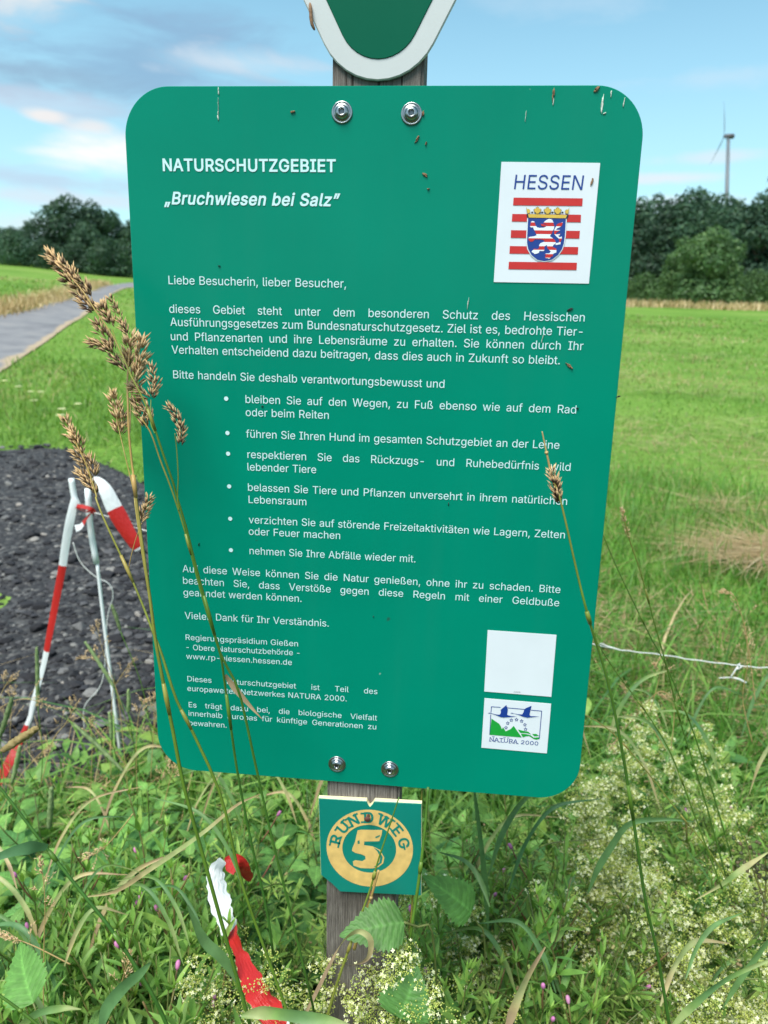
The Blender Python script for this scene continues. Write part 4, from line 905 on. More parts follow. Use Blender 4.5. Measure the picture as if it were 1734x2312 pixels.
PARAS = [
 ('greeting', [('Liebe Besucherin, lieber Besucher,', (380.5, 641.6), (783.6, 649.9), 0)]),
 ('paragraph', [('dieses Gebiet steht unter dem besonderen Schutz des Hessischen', (383, 706.2), (1321.7, 726.1), 1), ('Ausführungsgesetzes zum Bundesnaturschutzgesetz. Ziel ist es, bedrohte Tier-', (385.1, 735.7), (1318.1, 758.3), 1),
   ('und Pflanzenarten und ihre Lebensräume zu erhalten. Sie können durch Ihr', (386, 768), (1317.2, 790.6), 1), ('Verhalten entscheidend dazu beitragen, dass dies auch in Zukunft so bleibt.', (388.1, 798.1), (1264.5, 822.8), 0)]),
 ('paragraph', [('Bitte handeln Sie deshalb verantwortungsbewusst und', (391.1, 853.9), (1005.3, 875.9), 0)]),
 ('bullet_item', [('bleiben Sie auf den Wegen, zu Fuß ebenso wie auf dem Rad', (554.4, 909.6), (1302.5, 933.7), 1), ('oder beim Reiten', (555.4, 939.1), (744.6, 945.8), 0), (511, 900)]),
 ('bullet_item', [('führen Sie Ihren Hund im gesamten Schutzgebiet an der Leine', (556.9, 987.7), (1263.9, 1013.6), 0), (513.8, 977.5)]),
 ('bullet_item', [('respektieren Sie das Rückzugs- und Ruhebedürfnis wild', (558.7, 1033.8), (1289.5, 1063.1), 1), ('lebender Tiere', (558.7, 1061.9), (715.4, 1068.5), 0), (515.3, 1024.2)]),
 ('bullet_item', [('belassen Sie Tiere und Pflanzen unversehrt in ihrem natürlichen', (559.9, 1107.7), (1281.9, 1139.9), 1), ('Lebensraum', (561.1, 1135.4), (694, 1140.8), 0), (517.7, 1098)]),
 ('bullet_item', [('verzichten Sie auf störende Freizeitaktivitäten wie Lagern, Zelten', (562, 1180.9), (1275.9, 1215.6), 1), ('oder Feuer machen', (562.3, 1207.1), (770.2, 1217.1), 0), (520.1, 1171)]),
 ('bullet_item', [('nehmen Sie Ihre Abfälle wieder mit.', (563.5, 1250.8), (939.9, 1269.8), 0), (521.6, 1241.8)]),
 ('paragraph', [('Auf diese Weise können Sie die Natur genießen, ohne ihr zu schaden. Bitte', (412.6, 1291.1), (1265, 1338.9), 1), ('beachten Sie, dass Verstöße gegen diese Regeln mit einer Geldbuße', (413.5, 1317.6), (1263.3, 1368.9), 1), ('geahndet werden können.', (415, 1344.4), (682.9, 1358.9), 0)]),
 ('paragraph', [('Vielen Dank für Ihr Verständnis.', (417.7, 1396.6), (743.2, 1414.7), 0)]),
 ('small_print', [('Regierungspräsidium Gießen', (419.2, 1444.2), (674.8, 1459.3), 0), ('- Obere Naturschutzbehörde -', (419.5, 1466.5), (679.9, 1480.1), 0), ('www.rp-giessen.hessen.de', (420.7, 1487), (659.7, 1501.2), 0)]),
 ('small_print', [('Dieses Naturschutzgebiet ist Teil des', (423.2, 1537.6), (853.2, 1566.9), 1), ('europaweiten Netzwerkes NATURA 2000.', (423.8, 1559.3), (784.2, 1583.4), 0)]),
 ('small_print', [('Es trägt dazu bei, die biologische Vielfalt', (426.2, 1596.1), (852, 1626.5), 1), ('innerhalb Europas für künftige Generationen zu', (426.2, 1615.5), (851.1, 1646.7), 1), ('bewahren.', (426.8, 1637.1), (513.6, 1642.8), 0)])]
cap_big, cap_small = 0.00665, 0.0054
kk = []
for name, lines in PARAS:                              # first pass: the letter width shared by all unjustified lines
    for q in lines:
        if isinstance(q[0], str) and not q[3]:
            cp = cap_small if name == 'small_print' else cap_big
            a, b = bxz(*q[1]), bxz(*q[2]); kk.append((name, math.hypot(a[0] - b[0], a[1] - b[1]) / ((text_width(GR, q[0], 0.225) - 0.03) * cp / CAP)))
kb = float(np.median([k for n_, k in kk if n_ != 'small_print'])); ks = float(np.median([k for n_, k in kk if n_ == 'small_print']))
print('letter widths', kb, ks, [(n_, round(k, 3)) for n_, k in kk])
for name, lines in PARAS:
    g = Geo()
    for q in lines:
        if isinstance(q[0], str):
            cp = cap_small if name == 'small_print' else cap_big
            put_text(g, q[0], bxz(*q[1]), bxz(*q[2]), cp, just=bool(q[3]), kx=ks if name == 'small_print' else kb)
        else:
            c = bxz(*q); an = np.linspace(0, 2 * np.pi, 17)[:-1]
            sheet(g, [[(c[0] + 0.00185 * math.cos(k), c[1] + 0.00185 * math.sin(k)) for k in an]], -0.0004)
    g.build(name, M['letter'], board)

# ---- stickers: white card with printed shapes, traced in their own zooms
def Z1(p): return bxz(1080 + p[0] / 5.184, 340 + p[1] / 5.184)
def Z2(p): return bxz(1060 + p[0] / 6.914, 1400 + p[1] / 6.914)
def polys(f, *ls): return [[f(p) for p in l] for l in ls]
def grow(l, k):
    c = np.mean(l, 0); return [tuple(c + (np.array(p) - c) * k) for p in l]
def stroke(g, a, b, wd, y, mat=0):
    a = np.array(a); b = np.array(b); e = (b - a) / np.linalg.norm(b - a); n_ = np.array([-e[1], e[0]]) * wd / 2
    sheet(g, [[tuple(a + n_), tuple(b + n_), tuple(b - n_), tuple(a - n_)]], y, mat)
st = Geo(); plate(st, polys(Z1, [(270, 133), (1426, 146), (1293, 1558), (180, 1540)])[0], -0.0005, -0.0001, bev=0.00005)
s1 = st.build('state_emblem_sticker', M['sticker'], board, smooth=False)
Y1 = -0.0008
gtx = Geo(); put_text(gtx, 'HESSEN', Z1((410, 450)), Z1((1235, 460)), 0.0101, slant=0.06, y=Y1); gtx.build('state_name', M['blue'], s1)
gb = Geo()
for q in [[(412, 552), (1220, 561), (1214, 650), (405, 642)], [(397, 743), (1200, 752), (1196, 841), (391, 831)], [(382, 933), (1187, 941), (1180, 1031), (378, 1022)], [(368, 1118), (1168, 1130), (1162, 1217), (363, 1206)], [(357, 1302), (1152, 1313), (1147, 1399), (351, 1389)]]:
    sheet(gb, polys(Z1, q), Y1)
gb.build('red_bars', M['red'], s1)
SH = [(582, 788), (800, 792), (1022, 796), (1010, 1000), (998, 1085), (975, 1155), (930, 1222), (860, 1276), (770, 1294), (690, 1278), (622, 1224), (582, 1152), (569, 1080), (571, 1000)]
gs = Geo(); sheet(gs, [[Z1(p) for p in [(q[0], q[1]) for q in grow(SH, 1.055)]]], Y1 - 0.0002); gs.build('shield_border', M['sticker'], s1)
gs = Geo(); sheet(gs, polys(Z1, SH), Y1 - 0.0004); gs.build('shield', M['blue'], s1)
def lion_material():
    m, t, o = newmat('red_white_stripes')
    b = N(t, 'ShaderNodeBsdfPrincipled'); b.inputs['Roughness'].default_value = 0.35
    tcx = N(t, 'ShaderNodeTexCoord'); sp = N(t, 'ShaderNodeSeparateXYZ'); L(t, tcx.outputs['Object'], sp.inputs[0])
    z0 = Z1((790, 853))[1]; z1 = Z1((790, 1130))[1]; per = (z0 - z1) / 3
    sl = N(t, 'ShaderNodeMath', operation='MULTIPLY_ADD'); L(t, sp.outputs[0], sl.inputs[0]); sl.inputs[1].default_value = -0.004; L(t, sp.outputs[2], sl.inputs[2])
    s_ = N(t, 'ShaderNodeMath', operation='SUBTRACT'); s_.inputs[0].default_value = z0; L(t, sl.outputs[0], s_.inputs[1])
    d_ = N(t, 'ShaderNodeMath', operation='DIVIDE'); L(t, s_.outputs[0], d_.inputs[0]); d_.inputs[1].default_value = per
    f_ = N(t, 'ShaderNodeMath', operation='FRACT'); L(t, d_.outputs[0], f_.inputs[0])
    g_ = N(t, 'ShaderNodeMath', operation='LESS_THAN'); L(t, f_.outputs[0], g_.inputs[0]); g_.inputs[1].default_value = 0.47
    mxx = N(t, 'ShaderNodeMix', data_type='RGBA'); L(t, g_.outputs[0], mxx.inputs['Factor']); mxx.inputs['A'].default_value = (0.72, 0.77, 0.82, 1); mxx.inputs['B'].default_value = (0.5, 0.02, 0.018, 1)
    L(t, mxx.outputs['Result'], b.inputs['Base Color']); L(t, b.outputs[0], o.inputs[0])
    return m
LION = [(755, 855), (775, 830), (800, 812), (830, 800), (838, 808), (850, 800), (854, 814), (868, 815), (866, 830), (878, 840), (875, 855), (886, 880), (885, 910), (872, 935), (865, 950), (858, 975), (840, 992), (835, 1005), (865, 1025), (895, 1050), (905, 1085), (875, 1108), (865, 1130), (890, 1140), (912, 1152), (910, 1195), (880, 1205), (870, 1216), (868, 1240), (848, 1240), (843, 1256), (825, 1268), (805, 1260), (785, 1260), (778, 1240), (790, 1230), (777, 1215), (787, 1206), (830, 1204), (845, 1182), (825, 1165), (805, 1140), (800, 1105), (785, 1115), (770, 1130), (772, 1165), (760, 1178), (740, 1178), (715, 1175), (705, 1200), (680, 1208), (655, 1214), (645, 1200), (622, 1190), (626, 1175), (640, 1165), (650, 1150), (690, 1155), (710, 1140), (708, 1110), (725, 1085), (760, 1072), (777, 1060), (750, 1045), (720, 1040), (660, 1040), (640, 1063), (610, 1070), (590, 1055), (582, 1035), (590, 1015), (612, 1010), (650, 1005), (680, 995), (670, 970), (660, 945), (645, 920), (640, 900), (615, 903), (602, 890), (610, 865), (612, 838), (630, 827), (653, 832), (660, 852), (670, 880), (685, 900), (715, 908), (745, 905), (770, 903), (787, 893), (797, 872), (775, 858)]
TAIL = [(905, 1085), (940, 1080), (945, 1050), (935, 1030), (912, 1010), (890, 985), (882, 960), (888, 925), (905, 895), (918, 865), (945, 852), (965, 848), (983, 840), (984, 858), (972, 885), (945, 903), (920, 912), (906, 930), (958, 932), (930, 950), (908, 965), (908, 985), (955, 972), (952, 990), (930, 1000), (950, 1018), (973, 1006), (975, 1038), (962, 1060), (958, 1098), (900, 1108)]
gl = Geo(); sheet(gl, polys(Z1, LION), Y1 - 0.0006); sheet(gl, polys(Z1, TAIL), Y1 - 0.0006); gl.build('striped_lion', lion_material(), s1)
gl = Geo(); sheet(gl, polys(Z1, [(728, 858), (760, 864), (792, 874), (782, 892), (738, 886)]), Y1 - 0.0008); gl.build('lion_tongue', M['red'], s1)
def trefoil(cx, cy, s=1.0, half=0):
    pts = [(0, -46), (10, -36), (18, -38), (17, -22), (32, -24), (44, -10), (36, 4), (40, 18), (20, 20), (16, 36), (-16, 36), (-20, 20), (-40, 18), (-36, 4), (-44, -10), (-32, -24), (-17, -22), (-18, -38), (-10, -36)]
    return [(cx + x * s, cy + y * s) for x, y in pts]
crown = [[(568, 745), (800, 751), (1048, 756), (1032, 796), (800, 792), (578, 788)], trefoil(690, 707), trefoil(808, 709), trefoil(926, 711), [(558, 664), (575, 690), (590, 685), (606, 705), (600, 735), (572, 742)], [(1064, 670), (1046, 696), (1030, 690), (1010, 712), (1018, 740), (1048, 746)]]
gc = Geo()
for q in crown: sheet(gc, polys(Z1, grow(q, 1.09 if len(q) > 8 else 1.03)), Y1 - 0.0005)
for x_ in (628, 747, 866, 984): sheet(gc, polys(Z1, [(x_ + 12 * math.cos(a), 728 + 12 * math.sin(a)) for a in np.linspace(0, 6.28, 11)[:-1]]), Y1 - 0.0005)
gc.build('crown_outline', M['ink'], s1)
gc = Geo()
for q in crown: sheet(gc, polys(Z1, grow(q, 0.95)), Y1 - 0.0007)
gc.build('crown', M['gold'], s1)

st = Geo(); plate(st, polys(Z2, [(284, 155), (1358, 230), (1277, 1195), (230, 1112)])[0], -0.0005, -0.0001, bev=0.00005)
s2 = st.build('code_sticker', M['sticker'], board, smooth=False)
gtx = Geo(); put_text(gtx, '1535025', Z2((688, 1122)), Z2((795, 1130)), 0.0011, y=Y1); gtx.build('code_number', M['ink'], s2)

st = Geo(); plate(st, polys(Z2, [(235, 1217), (1274, 1304), (1207, 2078), (185, 1988)])[0], -0.0005, -0.0001, bev=0.00005)
s3 = st.build('network_emblem_sticker', M['sticker'], board, smooth=False)
gn = Geo()
for q in [[(343, 1530), (400, 1570), (460, 1610), (485, 1645), (505, 1700), (522, 1665), (565, 1730), (640, 1695), (690, 1645), (815, 1825), (315, 1783)], [(755, 1700), (830, 1720), (915, 1735), (962, 1777), (900, 1758), (790, 1752)], [(800, 1768), (880, 1772), (950, 1790), (1000, 1828), (1085, 1822), (1085, 1850), (1040, 1860), (1000, 1847), (930, 1803), (880, 1806), (832, 1824)], [(975, 1772), (1042, 1770), (1085, 1800), (1010, 1805)]]:
    sheet(gn, polys(Z2, q), Y1)
gn.build('green_hills', M['lime'], s3)
for q in [[(285, 1447), (310, 1437), (345, 1445), (400, 1462), (470, 1470), (485, 1450), (490, 1430), (485, 1395), (575, 1317), (580, 1345), (595, 1350), (590, 1370), (598, 1385), (585, 1472), (640, 1488), (740, 1497), (650, 1503), (540, 1512), (490, 1508), (430, 1482), (345, 1452)], [(635, 1447), (660, 1438), (690, 1447), (760, 1462), (820, 1465), (840, 1435), (850, 1400), (870, 1372), (905, 1355), (968, 1330), (950, 1395), (935, 1470), (950, 1490), (1095, 1497), (990, 1506), (900, 1515), (840, 1502), (780, 1477), (700, 1453)]]:
    gn = Geo(); sheet(gn, polys(Z2, q), Y1 - 0.0002); gn.build('blue_bird', M['blue'], s3)
gn = Geo(); wl = 0.0006
for a, b in [((343, 1345), (482, 1355)), ((598, 1364), (872, 1388)), ((955, 1398), (1126, 1413)), ((1126, 1413), (1088, 1850)), ((343, 1345), (334, 1436)), ((331, 1470), (315, 1783))]:
    stroke(gn, Z2(a), Z2(b), wl, Y1)
for cx, cy in [(652, 1555), (733, 1547), (813, 1570), (864, 1627), (874, 1697), (596, 1602), (569, 1672)]:
    star = [(cx + (27 if k % 2 == 0 else 12) * math.sin(k * math.pi / 5), cy - (27 if k % 2 == 0 else 12) * math.cos(k * math.pi / 5)) for k in range(10)]
    for k in range(10): stroke(gn, Z2(star[k]), Z2(star[(k + 1) % 10]), 0.0004, Y1)
gn.build('emblem_lines', M['blue'], s3)
gn = Geo()
put_text(gn, 'NATURA', Z2((308, 1880)), Z2((752, 1920)), 0.0040, y=Y1); put_text(gn, '2000', Z2((798, 1926)), Z2((1078, 1950)), 0.0038, y=Y1)
for (x_, y_, w_) in [(322, 1883, 40), (372, 1812, 40), (390, 1888, 40), (460, 1895, 44), (515, 1900, 46), (546, 1826, 40), (602, 1832, 40), (630, 1912, 34), (690, 1914, 40), (745, 1921, 40)]:
    stroke(gn, Z2((x_ - w_ / 2, y_ - 2)), Z2((x_ + w_ / 2, y_ + 2)), 0.00045, Y1)
gn.build('network_name', M['blue'], s3)

# ---- bolts
def lathe(prof, n=28):
    """profile of (radius, out) turned about the y axis; out is towards the camera"""
    a = np.arange(n) * 2 * np.pi / n
    V = np.array([[(r_ * math.cos(k), -h_, r_ * math.sin(k)) for k in a] for r_, h_ in prof]).reshape(-1, 3)
    m_ = len(prof); i = np.arange(m_ - 1)[:, None] * n; j = np.arange(n)[None]; k = (j + 1) % n
    return V, [np.stack([i + j, i + n + j, i + n + k, i + k], -1).reshape(-1, 4)]
for (u, v, sc_, tor) in [(772.4, 254, 1.0, 0.3), (929.2, 257.1, 1.0, 1.1), (760.9, 1724.6, 1.02, 0.0), (880.1, 1736.1, 1.02, 0.8)]:
    c = bxz(u, v); o3 = np.array([c[0], 0, c[1]])
    gb = Geo(); V, F = lathe([(0.0, 0.0012), (0.0060, 0.0016), (0.0063, 0.0012), (0.0066, 0.0007), (0.0069, 0.0011), (0.0077 * sc_, 0.0012), (0.0081 * sc_, 0.0008), (0.0081 * sc_, -0.0002)]); gb.add(V + o3, F); ws = gb.build('washer', M['steel'], board)
    gb = Geo(); V, F = lathe([(0.0019, 0.0018), (0.0021, 0.0040), (0.0028, 0.0042), (0.0040, 0.0036), (0.0050, 0.0025), (0.0054, 0.0014), (0.0054, 0.0008)]); gb.add(V + o3, F)
    gb.build('bolt_head', M['steel'], ws)
    gb = Geo(); star = [((0.0024 if k % 2 == 0 else 0.0016) * math.cos(k * math.pi / 6 + tor), (0.0024 if k % 2 == 0 else 0.0016) * math.sin(k * math.pi / 6 + tor)) for k in range(12)]
    sheet(gb, [[(c[0] + p[0], c[1] + p[1]) for p in star]], -0.0025); gb.build('star_socket', M['steel_dark'], ws)

# ---- husks and droppings stuck to the board
M['husk'] = flat('dry_husk', (0.22, 0.12, 0.06), 0.7, noise=0.5, nscale=500)
M['dropping'] = flat('pale_dropping', (0.62, 0.66, 0.6), 0.7, noise=0.2, nscale=400)
M['fly'] = flat('dark_insect', (0.015, 0.015, 0.017), 0.4, noise=0.3, nscale=400)
def speck(name, u, v, ln, wd, ang, mat, seed, n=7):
    c = bxz(u, v); rg = np.random.default_rng(seed); g = Geo()
    for k in range(n):
        P = np.array([[-1, 0], [-0.4, 0.42], [0.35, 0.5], [1, 0.1], [0.4, -0.45], [-0.5, -0.4]]) * rg.uniform(0.7, 1.25, (6, 2)) * [ln * rg.uniform(0.25, 0.5), wd * rg.uniform(0.35, 0.6)]
        P = P + [rg.uniform(-0.5, 0.5) * ln, rg.uniform(-0.4, 0.4) * wd]
        ca, sa = math.cos(ang), math.sin(ang); P = P @ np.array([[ca, sa], [-sa, ca]]) + c
        h_ = rg.uniform(0.0006, 0.0016) if mat != M['dropping'] else 0.0007
        plate(g, P.tolist(), -h_, 0.0, bev=min(wd, 0.001) * 0.2)
    g.build(name, mat, board)
for i, (u, v, ln, wd, an) in enumerate([(942, 314, 0.004, 0.0018, 0.9), (962, 325, 0.002, 0.001, 1.2), (958, 393, 0.0034, 0.0022, -0.7), (1345, 202, 0.0034, 0.003, 0.3), (1249, 214, 0.006, 0.0014, 1.57), (661, 253, 0.0022, 0.0015, 0.2), (1285, 826, 0.005, 0.0022, -0.7), (1336, 408, 0.005, 0.0018, 1.4), (968, 427, 0.0016, 0.001, 0), (955, 257, 0.003, 0.0016, 1.3)]):
    speck('husk', u, v, ln, wd, an, M['husk'], 40 + i)
for i, (u, v, ln, wd, an) in enumerate([(493, 206, 0.0035, 0.0012, 1.57), (492, 262, 0.004, 0.0012, 1.57), (493, 236, 0.006, 0.0004, 1.57), (1360, 232, 0.011, 0.0018, 1.5), (1364, 257, 0.002, 0.0012, 0.5), (1379, 214, 0.004, 0.001, 1.5), (1408, 234, 0.005, 0.001, 1.4), (1187, 262, 0.006, 0.0006, 1.5), (1057, 683, 0.006, 0.0008, 1.5), (1224, 765, 0.004, 0.0008, 1.4), (1249, 232, 0.005, 0.0006, 1.5)]):
    speck('dropping', u, v, ln, wd, an, M['dropping'], 80 + i, 5)
for i, (u, v, ln, wd, an) in enumerate([(1284, 700, 0.0042, 0.0016, 0.6), (449, 1230, 0.0022, 0.001, 1.3), (1012, 1139, 0.0025, 0.0008, 1.5), (1303, 921, 0.0014, 0.001, 0), (592, 917, 0.0012, 0.0008, 0), (1395, 895, 0.003, 0.0015, 0.2), (843, 1391, 0.0012, 0.0006, 0.8), (495, 600, 0.0012, 0.0008, 0)]):
    speck('insect', u, v, ln, wd, an, M['fly'], 120 + i, 4)

# ---- triangular reserve sign above
tri_out = [bxz(D * 655, D * 0), bxz(D * 972, D * 0), bxz(D * 820, D * 177)]
zb = bxz(D * 820, D * 177)[1]; xc = bxz(D * 816, D * 177)[0]
slope_l = np.array(bxz(D * 700, D * 90)) - np.array(bxz(D * 655, 0)); slope_r = np.array(bxz(D * 945, D * 60)) - np.array(bxz(D * 972, 0))
print('triangle slopes', slope_l, slope_r, zb, xc)
def tri_pts(bottom, inset, rad, ytop=None):
    half = math.radians(28.0)
    tipz = bottom - rad * (1 / math.sin(half) - 1)
    topz = zb + 0.50 - inset
    hw = (topz - tipz) * math.tan(half)
    return rounded_poly([(xc, tipz), (xc + hw, topz), (xc - hw, topz)], rad, 12)
tsign = thing('triangular_sign', 'dark green triangular reserve sign with pale rounded rim at the top of the post', 'sign', (xc, 0, zb))
g = Geo(); plate(g, tri_pts(zb + 0.001, 0.0, 0.047), -0.0005, 0.0025, bev=0.0008); g.build('rim', M['alu'], tsign, smooth=False)
g = Geo(); plate(g, tri_pts(zb + 0.0152, 0.014, 0.031), -0.0012, 0.0, bev=0.0004); g.build('green_field', M['green_dark'], tsign, smooth=False)
c = bxz(704, 40)
g = Geo(); V, F, uv = tube(smooth_path([[c[0] - 0.001, -0.002, c[1] + 0.009], [c[0] - 0.0003, -0.003, c[1] + 0.003], [c[0] + 0.0004, -0.003, c[1] - 0.004], [c[0] + 0.0025, -0.002, c[1] - 0.009]], 14), [0.0006, 0.0011, 0.0013, 0.0012, 0.0014, 0.0012, 0.0013, 0.0014, 0.0012, 0.0013, 0.0013, 0.0012, 0.001, 0.0006], 8); g.add(V, F, 0.5, uv)
tag(g.build('caterpillar', M['husk'], None), 'thin brown caterpillar on the left rim of the triangular sign', 'caterpillar')
c = bxz(935, 155)
# ---- waymark plaque below
def Z6(p): return (lambda q: (q[0], q[2]))(on_y(500 + p[0] / 2.765, 1650 + p[1] / 2.765, -0.002))
M['teal'] = sign_paint('plaque_green', (0.002, 0.19, 0.15), 0.28, coat=0.15)
M['cream'] = flat('plaque_cream', (0.66, 0.44, 0.15), 0.5, noise=0.12, nscale=120)
M['cream_edge'] = flat('plaque_core', (0.72, 0.68, 0.42), 0.6)
M['rust'] = flat('rusty_nail', (0.09, 0.028, 0.02), 0.75, noise=0.5, nscale=500)
wm = thing('waymark_plaque', 'small green square trail plaque with cream ring and number five below the board', 'sign', (Z6((925, 730))[0], 0, Z6((925, 730))[1]))
outl = polys(Z6, [(607, 424), (905, 440), (915, 462), (925, 478), (942, 462), (955, 441), (1248, 458), (1245, 1028), (935, 1014), (740, 1004), (690, 955), (622, 900)])[0]
g = Geo(); plate(g, grow(outl, 1.008), -0.0012, 0.0032, bev=0.0003); g.build('plaque_back', M['cream_edge'], wm, smooth=False)
g = Geo(); plate(g, outl, -0.002, -0.0012, bev=0.0003); g.build('plaque_face', M['teal'], wm, smooth=False)
def ell(cx, cy, rx, ry, n=56): return [(cx + rx * math.cos(a), cy + ry * math.sin(a) + (cx + rx * math.cos(a) - 925) * 0.035) for a in np.linspace(0, 2 * np.pi, n + 1)[:-1]]
g = Geo(); sheet(g, polys(Z6, ell(926, 731, 270, 240), ell(923, 735, 168, 149)), -0.0023); g.build('ring', M['cream'], wm)
FIVE = [(850, 620), (872, 616), (1004, 618), (1000, 650), (985, 688), (892, 690), (890, 712), (945, 720), (990, 742), (1017, 790), (1010, 825), (980, 850), (940, 858), (870, 856), (825, 840), (820, 815), (835, 806), (880, 812), (900, 800), (898, 782), (880, 772), (835, 760), (815, 748), (818, 730), (835, 690)]
g = Geo(); sheet(g, polys(Z6, FIVE, [(850, 686), (862, 682), (864, 704), (850, 706)]), -0.0023); g.build('number', M['cream'], wm)
g = Geo()
for q in [[(892, 690), (985, 688), (980, 699), (892, 703)], [(960, 660), (988, 648), (990, 655), (965, 668)], [(950, 725), (985, 745), (1006, 785), (1000, 820), (975, 842), (950, 848), (985, 822), (992, 790), (975, 752)]]:
    sheet(g, polys(Z6, q), -0.0026)
g.build('number_shading', M['teal'], wm)
g = Geo()
def arc_letter(g, ch, ang, cap, rx=219, ry=194):
    cx, cy = 925, 733
    V, Tt = glyph_tri(GB, ch); wd = V[:, 0].max(); sz = cap / CAP
    X = (V[:, 0] - wd / 2) * sz * 1.05; Y = (V[:, 1] - CAP / 2) * sz
    wz = {'R': [(0.02, 0), (0.42, 0), (0.02, 1)], 'U': [(0.04, 1), (0.96, 1)], 'N': [(0.05, 0), (0.04, 1), (0.95, 1)], 'D': [(0.02, 0), (0.02, 1)], 'W': [(0.05, 1), (0.95, 1), (0.5, 1)], 'E': [(0.03, 0), (0.03, 1)], 'G': [(0.9, 0.45)]}[ch]
    def place(X, Y):
        ca, sa = math.cos(ang), math.sin(ang)
        px = cx + rx * sa + X * ca + Y * sa; py = cy - ry * ca + X * sa - Y * ca + (cx + rx * sa - 925) * 0.035
        return list(zip(px, py))
    P = np.array([Z6(q) for q in place(X, Y)])
    a, b, c = [P[Tt[:, q]] for q in range(3)]
    sg = (b[:, 0] - a[:, 0]) * (c[:, 1] - a[:, 1]) - (c[:, 0] - a[:, 0]) * (b[:, 1] - a[:, 1])
    g.add(np.stack([P[:, 0], np.full(len(P), -0.0026), P[:, 1]], -1), np.where((sg < 0)[:, None], Tt[:, ::-1], Tt))
    for fx, fz in wz:
        x0 = (fx * wd - wd / 2) * sz * 1.05; y0 = (fz - 0.5) * cap; yy = np.array([-5, -5, 5, 5]) + y0 + (5 if fz < 0.2 else -5 if fz > 0.8 else 0)
        sheet(g, [[Z6(q) for q in place(x0 + np.array([-17, 17, 17, -17]), yy)]], -0.0027)
for ch, a in zip('RUNDWEG', [-75, -50, -28, -2, 26, 52, 77]): arc_letter(g, ch, R(a), 64)
g.build('trail_name', M['teal'], wm)
def nail(p_head, p_tip, yh):
    h_, t_ = on_y(500 + p_head[0] / 2.765, 1650 + p_head[1] / 2.765, yh), on_y(500 + p_tip[0] / 2.765, 1650 + p_tip[1] / 2.765, 0.004)
    g = Geo(); V, F, uv = tube([t_, (h_ + t_) / 2, h_], 0.0014, 8); g.add(V, F)
    V, F = lathe([(0, 0.0012), (0.0017, 0.0010), (0.0029, 0.0004), (0.003, 0.0), (0.0026, -0.0007), (0.0012, -0.0014)], 14); g.add(V + h_, F)
    g.build('nail', M['rust'], wm)
nail((911, 552), (922, 512), -0.012); nail((930, 1028), (932, 980), -0.010)

# ================================================================== BARRIER: white fence pegs, tape, rope
M['plastic'] = flat('white_plastic', (0.72, 0.76, 0.78), 0.4, noise=0.06, nscale=12)
M['rope'] = flat('white_electric_rope', (0.6, 0.62, 0.6), 0.6, noise=0.15, nscale=300)
def tape_material(name, stops):
    m, t, o = newmat(name)
    b = N(t, 'ShaderNodeBsdfPrincipled'); b.inputs['Roughness'].default_value = 0.35
    uv = N(t, 'ShaderNodeAttribute', attribute_name='uvw'); su = N(t, 'ShaderNodeSeparateXYZ'); L(t, uv.outputs['Vector'], su.inputs[0])
    W_, R_ = (0.74, 0.77, 0.79), (0.52, 0.022, 0.02)
    r = ramp(t, [(p, W_ if c == 'w' else R_) for p, c in stops], 'CONSTANT'); L(t, su.outputs[0], r.inputs[0]); L(t, r.outputs[0], b.inputs['Base Color'])
    mp_ = N(t, 'ShaderNodeMapping'); mp_.inputs['Scale'].default_value = (9, 2.2, 1); L(t, uv.outputs['Vector'], mp_.inputs[0])
    nz = N(t, 'ShaderNodeTexNoise'); nz.inputs['Scale'].default_value = 2.0; nz.inputs['Detail'].default_value = 3; L(t, mp_.outputs[0], nz.inputs['Vector'])
    bu = N(t, 'ShaderNodeBump'); bu.inputs['Strength'].default_value = 0.45; bu.inputs['Distance'].default_value = 0.006; L(t, nz.outputs[0], bu.inputs['Height']); L(t, bu.outputs[0], b.inputs['Normal'])
    tr = N(t, 'ShaderNodeBsdfTranslucent'); L(t, r.outputs[0], tr.inputs['Color'])
    ms_ = N(t, 'ShaderNodeMixShader'); ms_.inputs[0].default_value = 0.25; L(t, b.outputs[0], ms_.inputs[1]); L(t, tr.outputs[0], ms_.inputs[2]); L(t, ms_.outputs[0], o.inputs[0])
    return m
def Z4(p): return (p[0] / 2.764, 1000 + p[1] / 2.764)          # pixels of the zoom on the pegs -> photograph
YB = 1.10
def z4(p, y=YB): return on_y(*Z4(p), y)
foot = ground(*Z4((768, 2040)))
g2 = thing('fence_peg', 'thin white fence peg with a thicker sleeve and a red tape knot beside the gravel', 'fence peg', tuple(z4((775, 2060))))
g = Geo(); g.add(*tube(smooth_path([z4((605, 740)), z4((640, 1050)), z4((690, 1450)), z4((758, 2000)), z4((800, 2330))], 20), 0.0042, 8)); g.build('rod', M['plastic'], g2)
g = Geo(); g.add(*tube(smooth_path([z4((546, 285)), z4((563, 520)), z4((602, 752))], 8), [0.0074] * 8, 10)); g.build('sleeve', M['plastic'], g2)
g2b = thing('fence_peg', 'leaning white fence peg with a bent top and tape wrapped down its length', 'fence peg', tuple(z4((150, 2000), YB - 0.02)))
g = Geo(); g.add(*tube(smooth_path([z4((445, 222), YB - .02), z4((462, 330), YB - .02), z4((488, 400), YB - .02)], 10), [0.0072] * 6 + [0.0076, 0.008, 0.008, 0.007], 10)); g.build('sleeve', M['plastic'], g2b)
g = Geo(); g.add(*tube(smooth_path([z4((462, 330), YB + .004), z4((400, 700), YB + .006), z4((315, 1200), YB + .01), z4((250, 1500), YB + .02), z4((180, 1800), YB + .03)], 14), 0.0035, 8)); g.build('rod', M['plastic'], g2b)
